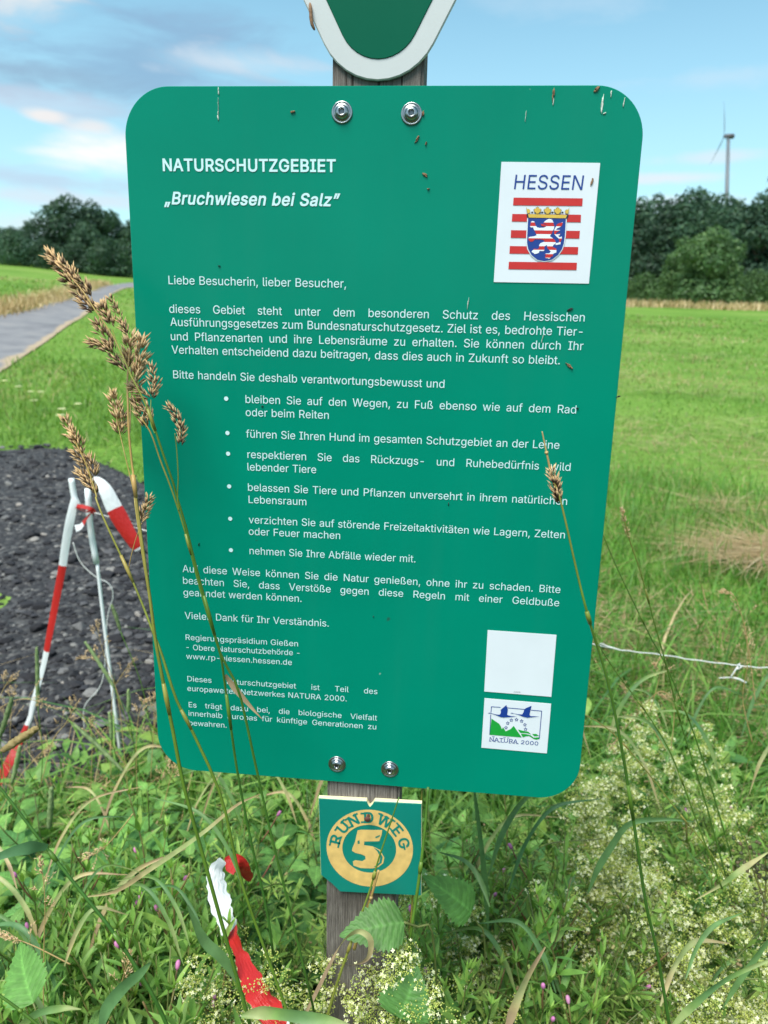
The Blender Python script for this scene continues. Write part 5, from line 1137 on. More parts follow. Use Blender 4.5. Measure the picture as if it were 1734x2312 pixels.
tp_ = smooth_path([z4((468, 350), YB - .03), z4((440, 470), YB - .035), z4((412, 620), YB - .035), z4((388, 780), YB - .035), z4((350, 980), YB - .04), z4((308, 1200), YB - .05), z4((268, 1400), YB - .06), z4((205, 1620), YB - .08), z4((175, 1740), YB - .1), z4((90, 1930), YB - .14), z4((10, 2080), YB - .2), z4((-60, 2200), YB - .25)], 70)
g = Geo(); V, F, uv = ribbon(tp_, np.interp(np.linspace(0, 1, 70), [0, 0.1, 0.25, 0.45, 0.6, 0.7, 0.75, 0.85, 1], [0.02, 0.021, 0.019, 0.019, 0.014, 0.009, 0.012, 0.024, 0.022]), (0, -1, 0.1), 0.5 * np.sin(np.linspace(0, 9, 70)) * 0.5); V[1::3] += [0, -0.004, 0]; g.add(V, F, 0.5, uv)
tag(g.build('barrier_tape', tape_material('barrier_tape_long', [(0, 'w'), (0.262, 'r'), (0.5, 'w'), (0.735, 'r'), (0.99, 'w')])), 'long red and white barrier tape hanging down to the lower left from the pegs', 'tape')
tl_ = smooth_path([z4((560, 262), YB - .03), z4((600, 240), YB - .035), z4((655, 290), YB - .045), z4((705, 390), YB - .05), z4((770, 510), YB - .05), z4((830, 610), YB - .05), z4((866, 668), YB - .05)], 44)
g = Geo(); V, F, uv = ribbon(tl_, np.interp(np.linspace(0, 1, 44), [0, 0.12, 0.3, 0.6, 0.9, 1], [0.012, 0.022, 0.03, 0.04, 0.034, 0.02]), (0.2, -1, 0.2), 0.35 * np.sin(np.linspace(0, 5, 44))); V[1::3] += np.array([0.004, -0.008, 0.003]); g.add(V, F, 0.5, uv)
tag(g.build('barrier_tape', tape_material('barrier_tape_tail', [(0, 'r'), (0.1, 'w'), (0.53, 'r'), (0.965, 'w')])), 'short white and red tape tail hanging to the right from the pegs', 'tape')
g = Geo()
kn = smooth_path([z4((470, 392), YB - .03), z4((520, 398), YB - .04), z4((575, 415), YB - .035), z4((582, 435), YB - .02), z4((540, 420), YB - .045), z4((480, 402), YB - .03), z4((530, 430), YB - .05), z4((572, 428), YB - .04), z4((540, 470), YB - .04), z4((505, 520), YB - .04), z4((470, 535), YB - .04)], 60)
V, F, uv = ribbon(kn, np.interp(np.linspace(0, 1, 60), [0, 0.5, 0.8, 1], [0.009, 0.011, 0.012, 0.018]), (0, -1, 0.2), np.linspace(0, 3, 60)); g.add(V, F, 0.5, uv)
tag(g.build('tape_knot', tape_material('barrier_tape_knot', [(0, 'r'), (0.86, 'w')])), 'red tape knot tying the two pegs and the rope together', 'tape knot')
# rope: from the knot, behind the board, out to the right
def zR(p): return (1200 + p[0] / 2.766, 900 + p[1] / 2.766)
rp = [z4((586, 436), YB - .03), z4((700, 465), YB - .03), z4((830, 505), YB - .03), z4((960, 560), YB - .03)]
rq = [on_y(*zR((300, 1512)), 1.0), on_y(*zR((430, 1530)), 0.99), on_y(*zR((520, 1562)), 0.98), on_y(*zR((640, 1580)), 0.97), on_y(*zR((830, 1602)), 0.96), on_y(*zR((1000, 1630)), 0.95), on_y(*zR((1200, 1655)), 0.94), on_y(*zR((1300, 1667)), 0.93), on_y(*zR((1400, 1678)), 0.92), on_y(*zR((1600, 1690)), 0.9), on_y(*zR((2200, 1760)), 0.86)]
rpth = smooth_path(rp + rq, 120)
wob = np.stack([0 * rpth[:, 0], 0 * rpth[:, 0], 0.0018 * np.sin(np.arange(120) * 0.9)], -1)
rope = thing('electric_rope', 'thin white twisted fence rope running behind the board to the right', 'rope', tuple(rp[0]))
g = Geo(); g.add(*tube(rpth + wob * 0.35, 0.00125, 6)); g.build('strand', M['rope'], rope)
g = Geo(); kk_ = [on_y(*zR((1290, 1662)), 0.925), on_y(*zR((1310, 1675)), 0.915), on_y(*zR((1285, 1690)), 0.92), on_y(*zR((1300, 1655)), 0.93), on_y(*zR((1270, 1700)), 0.92), on_y(*zR((1245, 1738)), 0.92)]
g.add(*tube(smooth_path(kk_, 30), 0.0014, 6)); g.build('knot', M['rope'], rope)
g = Geo(); g.add(*tube(smooth_path([on_y(*zR((1170, 1745)), 0.93), on_y(*zR((1235, 1742)), 0.925), on_y(*zR((1290, 1750)), 0.92), on_y(*zR((1340, 1775)), 0.92)], 16), [0.0012] * 8 + [0.0022] * 8, 6))
tag(g.build('rope_scrap', M['rope'], None), 'loose white rope end hanging in the grass just under the knotted fence rope', 'rope end')
g = Geo(); g.add(*tube(smooth_path([z4((455, 620), 1.2), z4((500, 740), 1.2), z4((590, 830), 1.2), z4((680, 880), 1.2), z4((705, 960), 1.2), z4((670, 1100), 1.2), z4((640, 1480), 1.18), z4((530, 1640), 1.16), z4((525, 1790), 1.15)], 60), 0.0013, 5))
tag(g.build('string', M['rope'], None), 'dangling grey string looping behind the white peg', 'string')
# tape near the foot of the post
def Z5(p): return (p[0] / 2.765, 1700 + p[1] / 2.765)
def z5(p, y): return on_y(*Z5(p), y)
tb = smooth_path([z5((1392, 668), 0.10), z5((1350, 735), 0.09), z5((1352, 830), 0.08), z5((1378, 940), 0.06), z5((1410, 1040), 0.045), z5((1448, 1140), 0.03), z5((1495, 1250), 0.01), z5((1545, 1370), -0.01), z5((1600, 1490), -0.03), z5((1680, 1610), -0.045), z5((1800, 1720), -0.06)], 80)
TAPE_FEET = [on_z(*Z5(q), -0.33) for q in ((1360, 700), (1365, 850), (1400, 1000), (1450, 1130), (1500, 1250), (1550, 1370), (1600, 1480), (1640, 1580))]
g = Geo(); V, F, uv = ribbon(tb, np.interp(np.linspace(0, 1, 80), [0, 0.08, 0.3, 0.5, 0.6, 0.75, 1], [0.009, 0.02, 0.024, 0.021, 0.012, 0.022, 0.026]) * (1 + 0.08 * np.sin(np.arange(80) * 1.3)), (0.15, -1, 0.45), 0.55 * np.sin(np.linspace(0, 10, 80)) + 0.2 * np.sin(np.linspace(0, 31, 80)) + 0.15); V[1::3] += np.outer(np.sin(np.linspace(0, 9, 80)), [0, -0.005, 0.004]); V[0::3] += np.outer(np.sin(np.arange(80) * 0.9), [0, 0.0012, 0]); g.add(V, F, 0.5, uv)
tag(g.build('barrier_tape', tape_material('barrier_tape_low', [(0, 'w'), (0.47, 'r'), (0.985, 'w')])), 'red and white tape trailing through the weeds left of the post foot', 'tape')
tb = smooth_path([z5((1400, 672), 0.16), z5((1440, 684), 0.155), z5((1490, 705), 0.15), z5((1525, 735), 0.16), z5((1560, 790), 0.18)], 30)
g = Geo(); V, F, uv = ribbon(tb, np.interp(np.linspace(0, 1, 30), [0, 0.2, 0.5, 0.8, 1], [0.006, 0.02, 0.026, 0.02, 0.008]), (0.2, -0.9, 0.5), 0.55 * np.sin(np.linspace(0, 7, 30)) - 0.2); V[1::3] += [0, 0.003, -0.006]; g.add(V, F, 0.5, uv)
tag(g.build('tape_loop', tape_material('barrier_tape_red', [(0, 'r')])), 'small red tape loop above the white bend of the low tape', 'tape loop')

# ================================================================== GRASSES
GX = np.array(GP)
def clear_of(x, y):
    return ~in_poly(x, y, GP)
PATHP = np.array([p[:2] for p in PL] + [p[:2] for p in PR[::-1]])
def grass_stuff(name, label, n, rmin, rmax, amin, amax, h0, h1, w0, w1, mat, seg=3, lean=0.35, bend=0.7, tmax=1.0, keep=None, grow_=0.0, straw=0.0):
    x, y, r = scatter_polar(n, rmin, rmax, amin, amax)
    k = clear_of(x, y) & ~in_poly(x, y, PATHP)
    if keep is not None: k &= keep(x, y)
    x, y, r = x[k], y[k], r[k]; n = len(x)
    cl = 0.5 + 0.5 * np.sin(x * 1.7 + np.sin(y * 1.3) * 2) * np.sin(y * 1.1 + np.sin(x * 0.8) * 2)
    h = RNG.uniform(h0, h1, n) * (0.7 + 0.6 * cl) * (1 + grow_ * (r - rmin) / rmin)
    wd = RNG.uniform(w0, w1, n) * (1 + 0.5 * grow_ * (r - rmin) / rmin) * np.maximum(1, r / 6)
    t_ = np.clip(RNG.uniform(0, 1, n) * 0.82 + 0.12 * (cl - 0.5), 0, 0.88)
    dry = RNG.uniform(0, 1, n) < straw * (0.3 + 1.6 * (np.sin(x * 0.5 + y * 0.23) * np.sin(y * 0.42 - x * 0.2) > 0.35))
    t_ = np.where(dry, RNG.uniform(0.9, 1.0, n), t_)
    V, F, uv, tt = blades(np.stack([x, y, T(x, y) - 0.01], -1), h, wd, np.abs(RNG.normal(0, lean, n)), np.abs(RNG.normal(0, bend, n)), RNG.uniform(0, 2 * np.pi, n), seg, tint=t_)
    g = Geo(); g.add(V, F, tt, uv)
    tag(g.build(name, mat), label, 'grass', kind='stuff')
HB, HC = ground(1690 * D, 1218 * D), ground(1560 * D, 1112 * D)
def in_hay(x, y): return (((x - HB[0]) / 0.62) ** 2 + ((y - HB[1]) / 0.26) ** 2 < 1) | (((x - HC[0]) / 0.34) ** 2 + ((y - HC[1]) / 0.16) ** 2 < 1)
M['verge_blade'] = plantmat('verge_blade', [(0, (0.07, 0.19, 0.03)), (0.45, (0.11, 0.28, 0.04)), (0.85, (0.18, 0.36, 0.06)), (0.95, (0.36, 0.32, 0.15)), (1, (0.42, 0.34, 0.2))], rough=0.5, transl=0.35, objrand=0, nscale=2.2, nvar=0.25)
grass_stuff('meadow_grass', 'short mown meadow grass spreading to the wood on the right', 150000, 3.0, 40, R(-48), R(52), 0.035, 0.085, 0.004, 0.008, M['meadow_blade'], 2, 0.5, 0.8, grow_=0.06, straw=0.3)
grass_stuff('verge_grass', 'longer green grass between the mown meadow and the sign', 56000, 1.3, 5.5, R(-60), R(60), 0.12, 0.27, 0.004, 0.0075, M['verge_blade'], 4, 0.3, 0.7, straw=0.03, keep=lambda x, y: ~in_poly(x, y, np.array(GP) * 1.0) & ((x > -0.2) | (y > 5.0) | (RNG.uniform(0, 1, len(x)) < 0.3)) & (~in_hay(x, y) | (RNG.uniform(0, 1, len(x)) < 0.4)))
grass_stuff('rough_grass', 'rough grass growing up between the herbs around the post', 5200, 0.5, 2.6, R(-75), R(75), 0.16, 0.42, 0.0045, 0.0115, M['grass'], 5, 0.35, 0.9, straw=0.07)
grass_stuff('verge_strip', 'rough green grass between the gravel and the path', 26000, 6.2, 13, R(-60), R(8), 0.06, 0.2, 0.006, 0.011, M['meadow_blade'], 3, 0.4, 0.8, straw=0.06)
GB_ = GX.mean(0) + (GX - GX.mean(0)) * 1.16
grass_stuff('dry_edge_grass', 'withered straw and green grass along the near edge of the gravel', 5200, 1.0, 2.4, R(-70), R(10), 0.12, 0.34, 0.002, 0.0045, M['straw'], 5, 0.7, 1.1, keep=lambda x, y: in_poly(x, y, GB_) & (y < 1.9))
# hay lying on the meadow
x, y, r = scatter_polar(11000, 2.2, 30, R(5), R(50)); n = len(x)
band = np.sin(x * 0.55 + y * 0.6 + 0.7 * np.sin(y * 0.8)) * np.sin(y * 0.75 - x * 0.12 + 0.6) > 0.42
q1 = RNG.normal(0, 0.33, (950, 2)) * [0.62, 0.28] + HB[:2]; q2 = RNG.normal(0, 0.4, (130, 2)) * [0.3, 0.16] + HC[:2]
x = np.concatenate([x[band], q1[:, 0], q2[:, 0]]); y = np.concatenate([y[band], q1[:, 1], q2[:, 1]]); n = len(x)
V, F, uv, tt = blades(np.stack([x, y, T(x, y) + RNG.uniform(0.02, 0.08, n)], -1), RNG.uniform(0.1, 0.25, n), RNG.uniform(0.003, 0.006, n) * np.maximum(1, y / 5), np.full(n, 2.4), np.full(n, 0.2), RNG.normal(0.2, 1.1, n) + np.pi * RNG.integers(0, 2, n), 2)
V[:, 2] = V[:, 2] * 0.25 + 0.75 * (T(V[:, 0], V[:, 1]) + 0.07)
g = Geo(); g.add(V, F, tt, uv); tag(g.build('hay', M['straw']), 'strands of brown hay left lying on the mown meadow', 'hay', kind='stuff')

x, y, r = scatter_polar(9000, 58, 67, R(8), R(46)); n = len(x)
V, F, uv, tt = blades(np.stack([x, y, T(x, y)], -1), RNG.uniform(0.3, 0.75, n), RNG.uniform(0.05, 0.1, n), np.abs(RNG.normal(0, .3, n)), np.abs(RNG.normal(0, .5, n)), RNG.uniform(0, 6.28, n), 2)
g = Geo(); g.add(V, F, tt, uv); tag(g.build('dry_strip', M['straw']), 'tan strip of tall dry grass at the foot of the wood', 'grass', kind='stuff')

A_ = smooth_path(PL, 400); k = RNG.integers(60, 330, 5200); off = np.abs(RNG.normal(0.2, 0.9, 5200))
x = A_[k, 0] - off * 0.75 + RNG.normal(0, .15, 5200); y = A_[k, 1] + off * 0.6 + RNG.normal(0, .15, 5200); n = len(x)
V, F, uv, tt = blades(np.stack([x, y, T(x, y)], -1), RNG.uniform(0.12, 0.38, n), RNG.uniform(0.015, 0.035, n), np.abs(RNG.normal(0, .4, n)), np.abs(RNG.normal(0, .6, n)), RNG.uniform(0, 6.28, n), 2)
g = Geo(); g.add(V, F, tt, uv); tag(g.build('dry_strip', M['straw']), 'withered tan grass along the far edge of the path', 'grass', kind='stuff')

# ---- low leafy cover under everything
def leaf_flat(n, base, yaw, pitch, ln, wd, seg=3):
    t = np.linspace(0, 1, seg + 1)
    wv = np.array([0.12, 1.0, 0.75, 0.03]) if seg == 3 else np.sin(np.pi * np.clip(t, 0.03, 0.98))
    d = np.stack([np.cos(yaw) * np.cos(pitch), np.sin(yaw) * np.cos(pitch), np.sin(pitch)], -1)
    s = np.stack([-np.sin(yaw), np.cos(yaw), 0 * yaw], -1)
    up = np.cross(d, s)
    C = base[:, None] + d[:, None] * (ln[:, None] * t)[..., None]
    C[..., 2] -= (ln[:, None] * 0.35 * t ** 2)
    hw = (wd[:, None] * wv / 2)[..., None]
    V = np.stack([C - s[:, None] * hw + up[:, None] * hw * 0.35, C, C + s[:, None] * hw + up[:, None] * hw * 0.35], 2)
    uv = np.zeros(V.shape); uv[..., 0] = t[:, None]; uv[..., 1] = np.array([-1, 0, 1])
    k = (seg + 1) * 3
    F = (np.arange(n)[:, None, None] * k + grid_faces(seg + 1, 3)[None]).reshape(-1, 4)
    return V.reshape(-1, 3), [F], uv.reshape(-1, 3), k
n = 10000
x, y, r = scatter_polar(n, 0.42, 2.1, R(-80), R(80)); k = clear_of(x, y); x, y, r = x[k], y[k], r[k]; n = len(x)
hh = RNG.uniform(0, 1, n) ** 0.8 * np.interp(y, [-0.3, 0.4, 1.2, 1.8], [0.24, 0.24, 0.16, 0.11])
V, F, uv, k_ = leaf_flat(n, np.stack([x, y, T(x, y) + hh], -1), RNG.uniform(0, 6.28, n), RNG.normal(0.25, 0.45, n), RNG.uniform(0.035, 0.08, n), RNG.uniform(0.014, 0.042, n))
g = Geo(); g.add(V, F, np.repeat(RNG.uniform(0, 1, n), k_), uv)
tag(g.build('leafy_undergrowth', M['willow']), 'tangle of small green leaves filling the ground below the herbs', 'undergrowth', kind='stuff')

# ================================================================== HERBS
def rotm(yaw, pitch, roll=0.0):
    return np.array(Euler((roll, -pitch, yaw), 'XYZ').to_matrix())
def nettle_leaf(Ln, W, teeth=11, fold=0.22, droop=0.3):
    m_ = teeth * 2 + 1
    t = np.linspace(0, 1, m_)
    prof = np.sin(np.pi * t ** 0.62) ** 0.85 * (1 - 0.25 * t) * W / 2 * 1.12
    tooth = np.where(np.arange(m_) % 2 == 1, 1.0, 0.84)
    prof = np.maximum(prof * tooth, 0.0008); prof[-1] = 0
    sh = np.where(np.arange(m_) % 2 == 1, 0.012, 0.0)
    mid = np.stack([t * Ln, 0 * t, -droop * Ln * t ** 2], -1)
    cols = []
    for f in (-1, -0.5, 0, 0.5, 1):
        c = mid.copy(); c[:, 1] = f * prof; c[:, 2] += fold * abs(f) * prof - 0.18 * prof * (abs(f) == 1); c[:, 0] += sh * Ln * (abs(f) == 1)
        cols.append(c)
    V = np.stack(cols, 1).reshape(-1, 3)
    uv = np.zeros((m_, 5, 3)); uv[..., 0] = t[:, None]; uv[..., 1] = np.array([-1, -0.5, 0, 0.5, 1])
    return V, grid_faces(m_, 5), uv.reshape(-1, 3)
def nettle_proto(seed, h, label, group):
    rg = np.random.default_rng(seed)
    root = thing('nettle', label, 'plant', (0, 0, 0), group)
    P = smooth_path([[0, 0, -0.03], [rg.normal() * .02, rg.normal() * .02, h * .5], [rg.normal() * .05, rg.normal() * .05, h]], 14)
    g = Geo(); V, F, uv = tube(P, np.linspace(0.0025, 0.0012, 14), 6); g.add(V, F, 0.2, uv)
    lv = Geo(); nn = 7
    for i in range(nn):
        f = 0.18 + 0.82 * i / (nn - 1); p = P[min(13, int(f * 13))]
        big = (0.08 if i < nn - 2 else 0.05 if i < nn - 1 else 0.03) * rg.uniform(0.8, 1.15)
        yaw0 = (i % 2) * math.pi / 2 + rg.normal() * 0.2
        for s in (0, math.pi):
            yaw = yaw0 + s + rg.normal() * 0.12; pit = rg.uniform(0.0, 0.5) if i < nn - 1 else 0.8
            pet = 0.02 * rg.uniform(0.6, 1.3) if i < nn - 1 else 0.004
            q = p + np.array([math.cos(yaw) * pet, math.sin(yaw) * pet, pet * 0.5])
            V, F, uv = tube([p, q], 0.0009, 4); g.add(V, F, 0.3, uv)
            V, F, uv = nettle_leaf(big, big * rg.uniform(0.55, 0.66), 11, rg.uniform(0.1, 0.4), rg.uniform(0.15, 0.55))
            lv.add(V @ rotm(yaw, pit, rg.normal() * 0.2).T + q, F, np.clip(rg.normal(0.35 + 0.4 * f * (i > nn - 3), 0.18), 0, 1), uv)
    g.build('stem', M['stem'], root); lv.build('leaves', M['leaf'], root)
    return root
def lance(Ln, W, droop=0.25, fold=0.3):
    t = np.array([0, 0.15, 0.4, 0.7, 1.0]); w_ = np.array([0.25, 0.8, 1.0, 0.7, 0.02]) * W / 2
    V = np.zeros((5, 3, 3)); V[..., 0] = (t * Ln)[:, None]; V[:, 0, 1] = -w_; V[:, 2, 1] = w_; V[..., 2] = (-droop * Ln * t ** 2)[:, None]; V[:, 0, 2] += fold * w_; V[:, 2, 2] += fold * w_
    uv = np.zeros((5, 3, 3)); uv[..., 0] = t[:, None]; uv[..., 1] = [-1, 0, 1]
    return V.reshape(-1, 3), grid_faces(5, 3), uv.reshape(-1, 3)
def bud(p, d, ln, r, g, tint, n=6):
    p = np.array(p); d = np.array(d) / np.linalg.norm(d)
    tt = np.array([0, 0.25, 0.6, 0.9, 1.0])
    V, F, uv = tube(p + d * ln * tt[:, None], np.array([0.35, 0.85, 1.0, 0.75, 0.35]) * r, n); g.add(V, F, tint, uv)
def willow_proto(seed, h, label, group, nb=5):
    rg = np.random.default_rng(seed)
    root = thing('willowherb', label, 'plant', (0, 0, 0), group)
    sg, lv = Geo(), Geo()
    def shoot(p0, dir0, ln, level, step=0.019):
        dir0 = np.array(dir0) / np.linalg.norm(dir0)
        P = smooth_path([p0, p0 + dir0 * ln * 0.5 + rg.normal(size=3) * 0.006, p0 + dir0 * ln * 0.9 + np.array([0, 0, ln * 0.12]) + rg.normal(size=3) * 0.008], 12)
        V, F, uv = tube(P, np.linspace(0.0016 if level == 0 else 0.001, 0.0006, 12), 5); sg.add(V, F, rg.uniform(0.1, 0.75), uv)
        k = max(3, int(ln / step))
        for i in range(k):
            f = (0.15 if level == 0 else 0.05) + 0.95 * i / k; f = min(f, 1)
            p = P[min(11, int(f * 11))]
            lnf = (0.042 - 0.022 * f) * rg.uniform(0.75, 1.25)
            yaw0 = i * 1.57 + rg.normal() * 0.3
            for s in (0, math.pi):
                V, F, uv = lance(lnf, lnf * rg.uniform(0.16, 0.24), rg.uniform(-0.1, 0.4))
                lv.add(V @ rotm(yaw0 + s, rg.uniform(0.45, 1.0) + 0.4 * f, rg.normal() * 0.3).T + p, F, np.clip(0.3 + 0.4 * f + rg.normal() * 0.18, 0, 1), uv)
        tip = P[-1]
        for i in range(5):                                   # the crowded tip
            V, F, uv = lance(0.013 * rg.uniform(0.6, 1.2), 0.003, 0.1)
            lv.add(V @ rotm(rg.uniform(0, 6.28), rg.uniform(0.8, 1.4)).T + tip, F, rg.uniform(0.6, 1), uv)
        return P
    P = shoot(np.array([0, 0, 0.0]), [rg.normal() * .08, rg.normal() * .08, 1], h, 0, 0.016)
    for i in range(nb):
        f = 0.35 + 0.55 * i / nb; p = P[int(f * 11)]; a = i * 2.4 + rg.normal() * 0.3
        shoot(p, [math.cos(a) * 0.5, math.sin(a) * 0.5, 0.95], h * rg.uniform(0.28, 0.46), 1, 0.012)
    for i in range(int(rg.integers(1, 4))):                                       # long thin pods, one in two still with its pink flower bud
        p = P[int(rg.uniform(0.7, 1.0) * 11)]; a = rg.uniform(0, 6.28); ln = rg.uniform(0.035, 0.06)
        d = np.array([math.cos(a) * 0.55, math.sin(a) * 0.55, 1.0]); d /= np.linalg.norm(d)
        V, F, uv = tube(smooth_path([p, p + d * ln * 0.6, p + d * ln + np.array([0, 0, 0.005])], 6), [0.0005, 0.0009, 0.0011, 0.0011, 0.001, 0.0008], 5); sg.add(V, F, rg.uniform(0.6, 1), uv)
        q = p + d * ln + np.array([0, 0, 0.005])
        if i < 1 and seed % 3: bd = Geo(); bud(q, d, 0.0085, 0.0024, bd, rg.uniform(0, 1)); bd.build('bud', M['pink'], root)
    sg.build('stem', M['stem'], root); lv.build('leaves', M['willow'], root)
    return root
def whorl(lv, p, axis, n, ln, wd, rg, tint):
    axis = np.array(axis) / np.linalg.norm(axis)
    b1 = np.cross(axis, [0.3, 0.5, 0.1]); b1 /= np.linalg.norm(b1); b2 = np.cross(axis, b1); ph = rg.uniform(0, 6.28)
    for k in range(n):
        a = ph + k * 2 * math.pi / n
        d = b1 * math.cos(a) + b2 * math.sin(a) + axis * 0.18; s = np.cross(axis, d); l_ = ln * rg.uniform(0.8, 1.15)
        V = np.array([p, p + d * l_ * 0.55 - s * wd / 2, p + d * l_ - axis * 0.1 * l_, p + d * l_ * 0.55 + s * wd / 2])
        lv.add(V, np.array([[0, 1, 2, 3]]), np.clip(tint + rg.normal() * 0.15, 0, 1), [[0, 0, 0], [0.55, -1, 0], [1, 0, 0], [0.55, 1, 0]])
OCT_V = np.array([[1, 0, 0], [-1, 0, 0], [0, 1, 0], [0, -1, 0], [0, 0, 1], [0, 0, -1]], float)
OCT_F = np.array([[0, 2, 4], [2, 1, 4], [1, 3, 4], [3, 0, 4], [2, 0, 5], [1, 2, 5], [3, 1, 5], [0, 3, 5]])
def bedstraw_proto(seed, h, label, group, dense=1.0, fl=0.5):
    rg = np.random.default_rng(seed)
    root = thing('bedstraw', label, 'plant', (0, 0, 0), group)
    sg, lv, fw = Geo(), Geo(), Geo()
    P = smooth_path([[0, 0, -0.02], [rg.normal() * .02, rg.normal() * .02, h * .5], [rg.normal() * .05, rg.normal() * .05, h]], 24)
    V, F, uv = tube(P, np.linspace(0.0014, 0.0006, 24), 5); sg.add(V, F, 0.15, uv)
    for i in range(7): whorl(lv, P[3 + i * 2], [rg.normal() * .1, rg.normal() * .1, 1], 7, 0.017, 0.0032, rg, 0.45)
    def cluster(c, r, nf):
        nb_ = int(nf * 1.9)
        d = rg.normal(size=(nf, 3)); d[:, 2] = abs(d[:, 2]) * 0.8 + 0.05; d /= np.linalg.norm(d, axis=1)[:, None]
        for k in range(nf):
            if rg.uniform() < fl:
                p = c + d[k] * r * rg.uniform(0.6, 1.05); s = rg.uniform(0.0017, 0.0025)
                nn = d[k] + rg.normal(size=3) * 0.4; nn /= np.linalg.norm(nn)
                b1 = np.cross(nn, rg.normal(size=3)); b1 /= np.linalg.norm(b1); b2 = np.cross(nn, b1)
                tn = rg.uniform(0.6, 1)
                for a in range(4):
                    u_ = b1 * math.cos(a * math.pi / 2) + b2 * math.sin(a * math.pi / 2); v_ = np.cross(nn, u_)
                    fw.add([p, p + u_ * s * 0.6 - v_ * s * 0.42, p + u_ * s * 1.25 + nn * s * 0.2, p + u_ * s * 0.6 + v_ * s * 0.42], np.array([[0, 1, 2, 3]]), tn)
        for k in range(nb_):
            q = rg.normal(size=3); q[2] = abs(q[2]) * 0.7; q /= np.linalg.norm(q)
            fw.add(c + q * r * rg.uniform(0.35, 1.0) + OCT_V * rg.uniform(0.0008, 0.0014) , OCT_F, rg.uniform(0.0, 0.46))
    for i in range(10):
        f = 0.42 + 0.58 * i / 9; p = P[int(f * 23)]
        for s in range(2):
            a = i * 1.57 + s * math.pi + rg.normal() * 0.3; ln = (0.075 * (1.15 - f) + 0.018) * rg.uniform(0.7, 1.3)
            d = np.array([math.cos(a), math.sin(a), rg.uniform(0.6, 1.1)]); d /= np.linalg.norm(d)
            e = p + d * ln
            V, F, uv = tube([p, p + d * ln * 0.5, e], 0.0005, 4); sg.add(V, F, 0.2, uv)
            whorl(lv, p + d * ln * 0.45, d, 5, 0.007, 0.0017, rg, 0.6)
            for j in range(3):
                c = p + d * ln * (0.55 + 0.25 * j) + rg.normal(size=3) * 0.005
                cluster(c, 0.0135 * rg.uniform(0.75, 1.35), int(21 * dense))
    cluster(P[-1], 0.014, int(24 * dense))
    sg.build('stem', M['stem'], root); lv.build('leaves', M['bed_leaf'], root); fw.build('flowers', M['flower'], root)
    return root
def cleaver_proto(seed, h, label, group):
    rg = np.random.default_rng(seed)
    root = thing('cleavers', label, 'plant', (0, 0, 0), group)
    sg, lv = Geo(), Geo()
    for s in range(3):
        a = s * 2.1 + rg.normal() * 0.4; ln = h * rg.uniform(0.8, 1.15)
        P = smooth_path([[0, 0, 0], [math.cos(a) * .05, math.sin(a) * .05, ln * .5], [math.cos(a) * .1 + rg.normal() * .03, math.sin(a) * .1 + rg.normal() * .03, ln * 0.85], [math.cos(a) * .17, math.sin(a) * .17, ln * .95]], 30)
        V, F, uv = tube(P, 0.0008, 4); sg.add(V, F, 0.15, uv)
        for i in range(9):
            q = 5 + i * 2 + (i > 5) * (i - 5); q = min(29, q); dd = P[min(29, q + 1)] - P[q - 1]
            whorl(lv, P[q], dd, 7, 0.026 * rg.uniform(0.6, 1.0), 0.0042, rg, 0.5)
            if i > 2:
                for k in range(3):
                    d = rg.normal(size=3); d[2] = abs(d[2]) + 0.3; d /= np.linalg.norm(d); e = P[q] + d * rg.uniform(0.012, 0.028)
                    V, F, uv = tube([P[q], e], 0.0004, 3); sg.add(V, F, 0.2, uv)
                    tn = rg.uniform(0, 1)
                    for o_ in (-0.0012, 0.0012):
                        an = np.arange(7) * 2 * np.pi / 7
                        Vb = np.concatenate([[[0, 0, 1]], np.stack([np.cos(an) * .8, np.sin(an) * .8, 0 * an + .55], -1), np.stack([np.cos(an), np.sin(an), 0 * an - .2], -1), [[0, 0, -1]]]) * 0.0019 + e + [o_, 0, 0]
                        Fb = [[0, 1 + k2, 1 + (k2 + 1) % 7] for k2 in range(7)] + [[8 + k2, 15, 8 + (k2 + 1) % 7] for k2 in range(7)]
                        sg.add(Vb, [np.array(Fb), np.array([[1 + k2, 8 + k2, 8 + (k2 + 1) % 7, 1 + (k2 + 1) % 7] for k2 in range(7)])], tn, None, 1)
    sg.build('fruiting_stem', [M['stem'], M['burr']], root); lv.build('leaves', M['bed_leaf'], root)
    return root
rp_ = random.Random(21)
class Kind:
    def __init__(self, maker, variants, height):
        self.maker, self.n, self.h, self.p, self.i = maker, variants, height, [None] * variants, 0
    def place(self, tip, label, group, s=None, tilt=0.12):
        """a plant whose top stands at tip, rooted in the ground below"""
        k = self.i % self.n; self.i += 1
        gz = float(T(tip[0], tip[1])); hgt = max(0.12, tip[2] - gz)
        sca = s or np.clip(hgt / self.h, 0.6, 1.3)
        loc = (float(tip[0]), float(tip[1]), float(tip[2] - self.h * sca))
        rot = (rp_.gauss(0, tilt), rp_.gauss(0, tilt), rp_.uniform(0, 6.28))
        if self.p[k] is None:
            o = self.maker(k, label, group); o.location = loc; o.rotation_euler = rot; o.scale = (sca,) * 3; self.p[k] = o
            return o
        return dup(self.p[k], loc, rot, float(sca), label, group)
nett = Kind(lambda k, l, gr: nettle_proto(100 + k, 0.42, l, gr), 5, 0.42)
will = Kind(lambda k, l, gr: willow_proto(200 + k, 0.40, l, gr, 5 + k % 2), 6, 0.40)
beds = Kind(lambda k, l, gr: bedstraw_proto(300 + k, 0.42, l, gr, [1, 1.2, 0.9, 1.1][k % 4], [0.45, 0.65, 0.25, 0.55][k % 4]), 4, 0.42)
clea = Kind(lambda k, l, gr: cleaver_proto(400 + k, 0.38, l, gr), 4, 0.38)
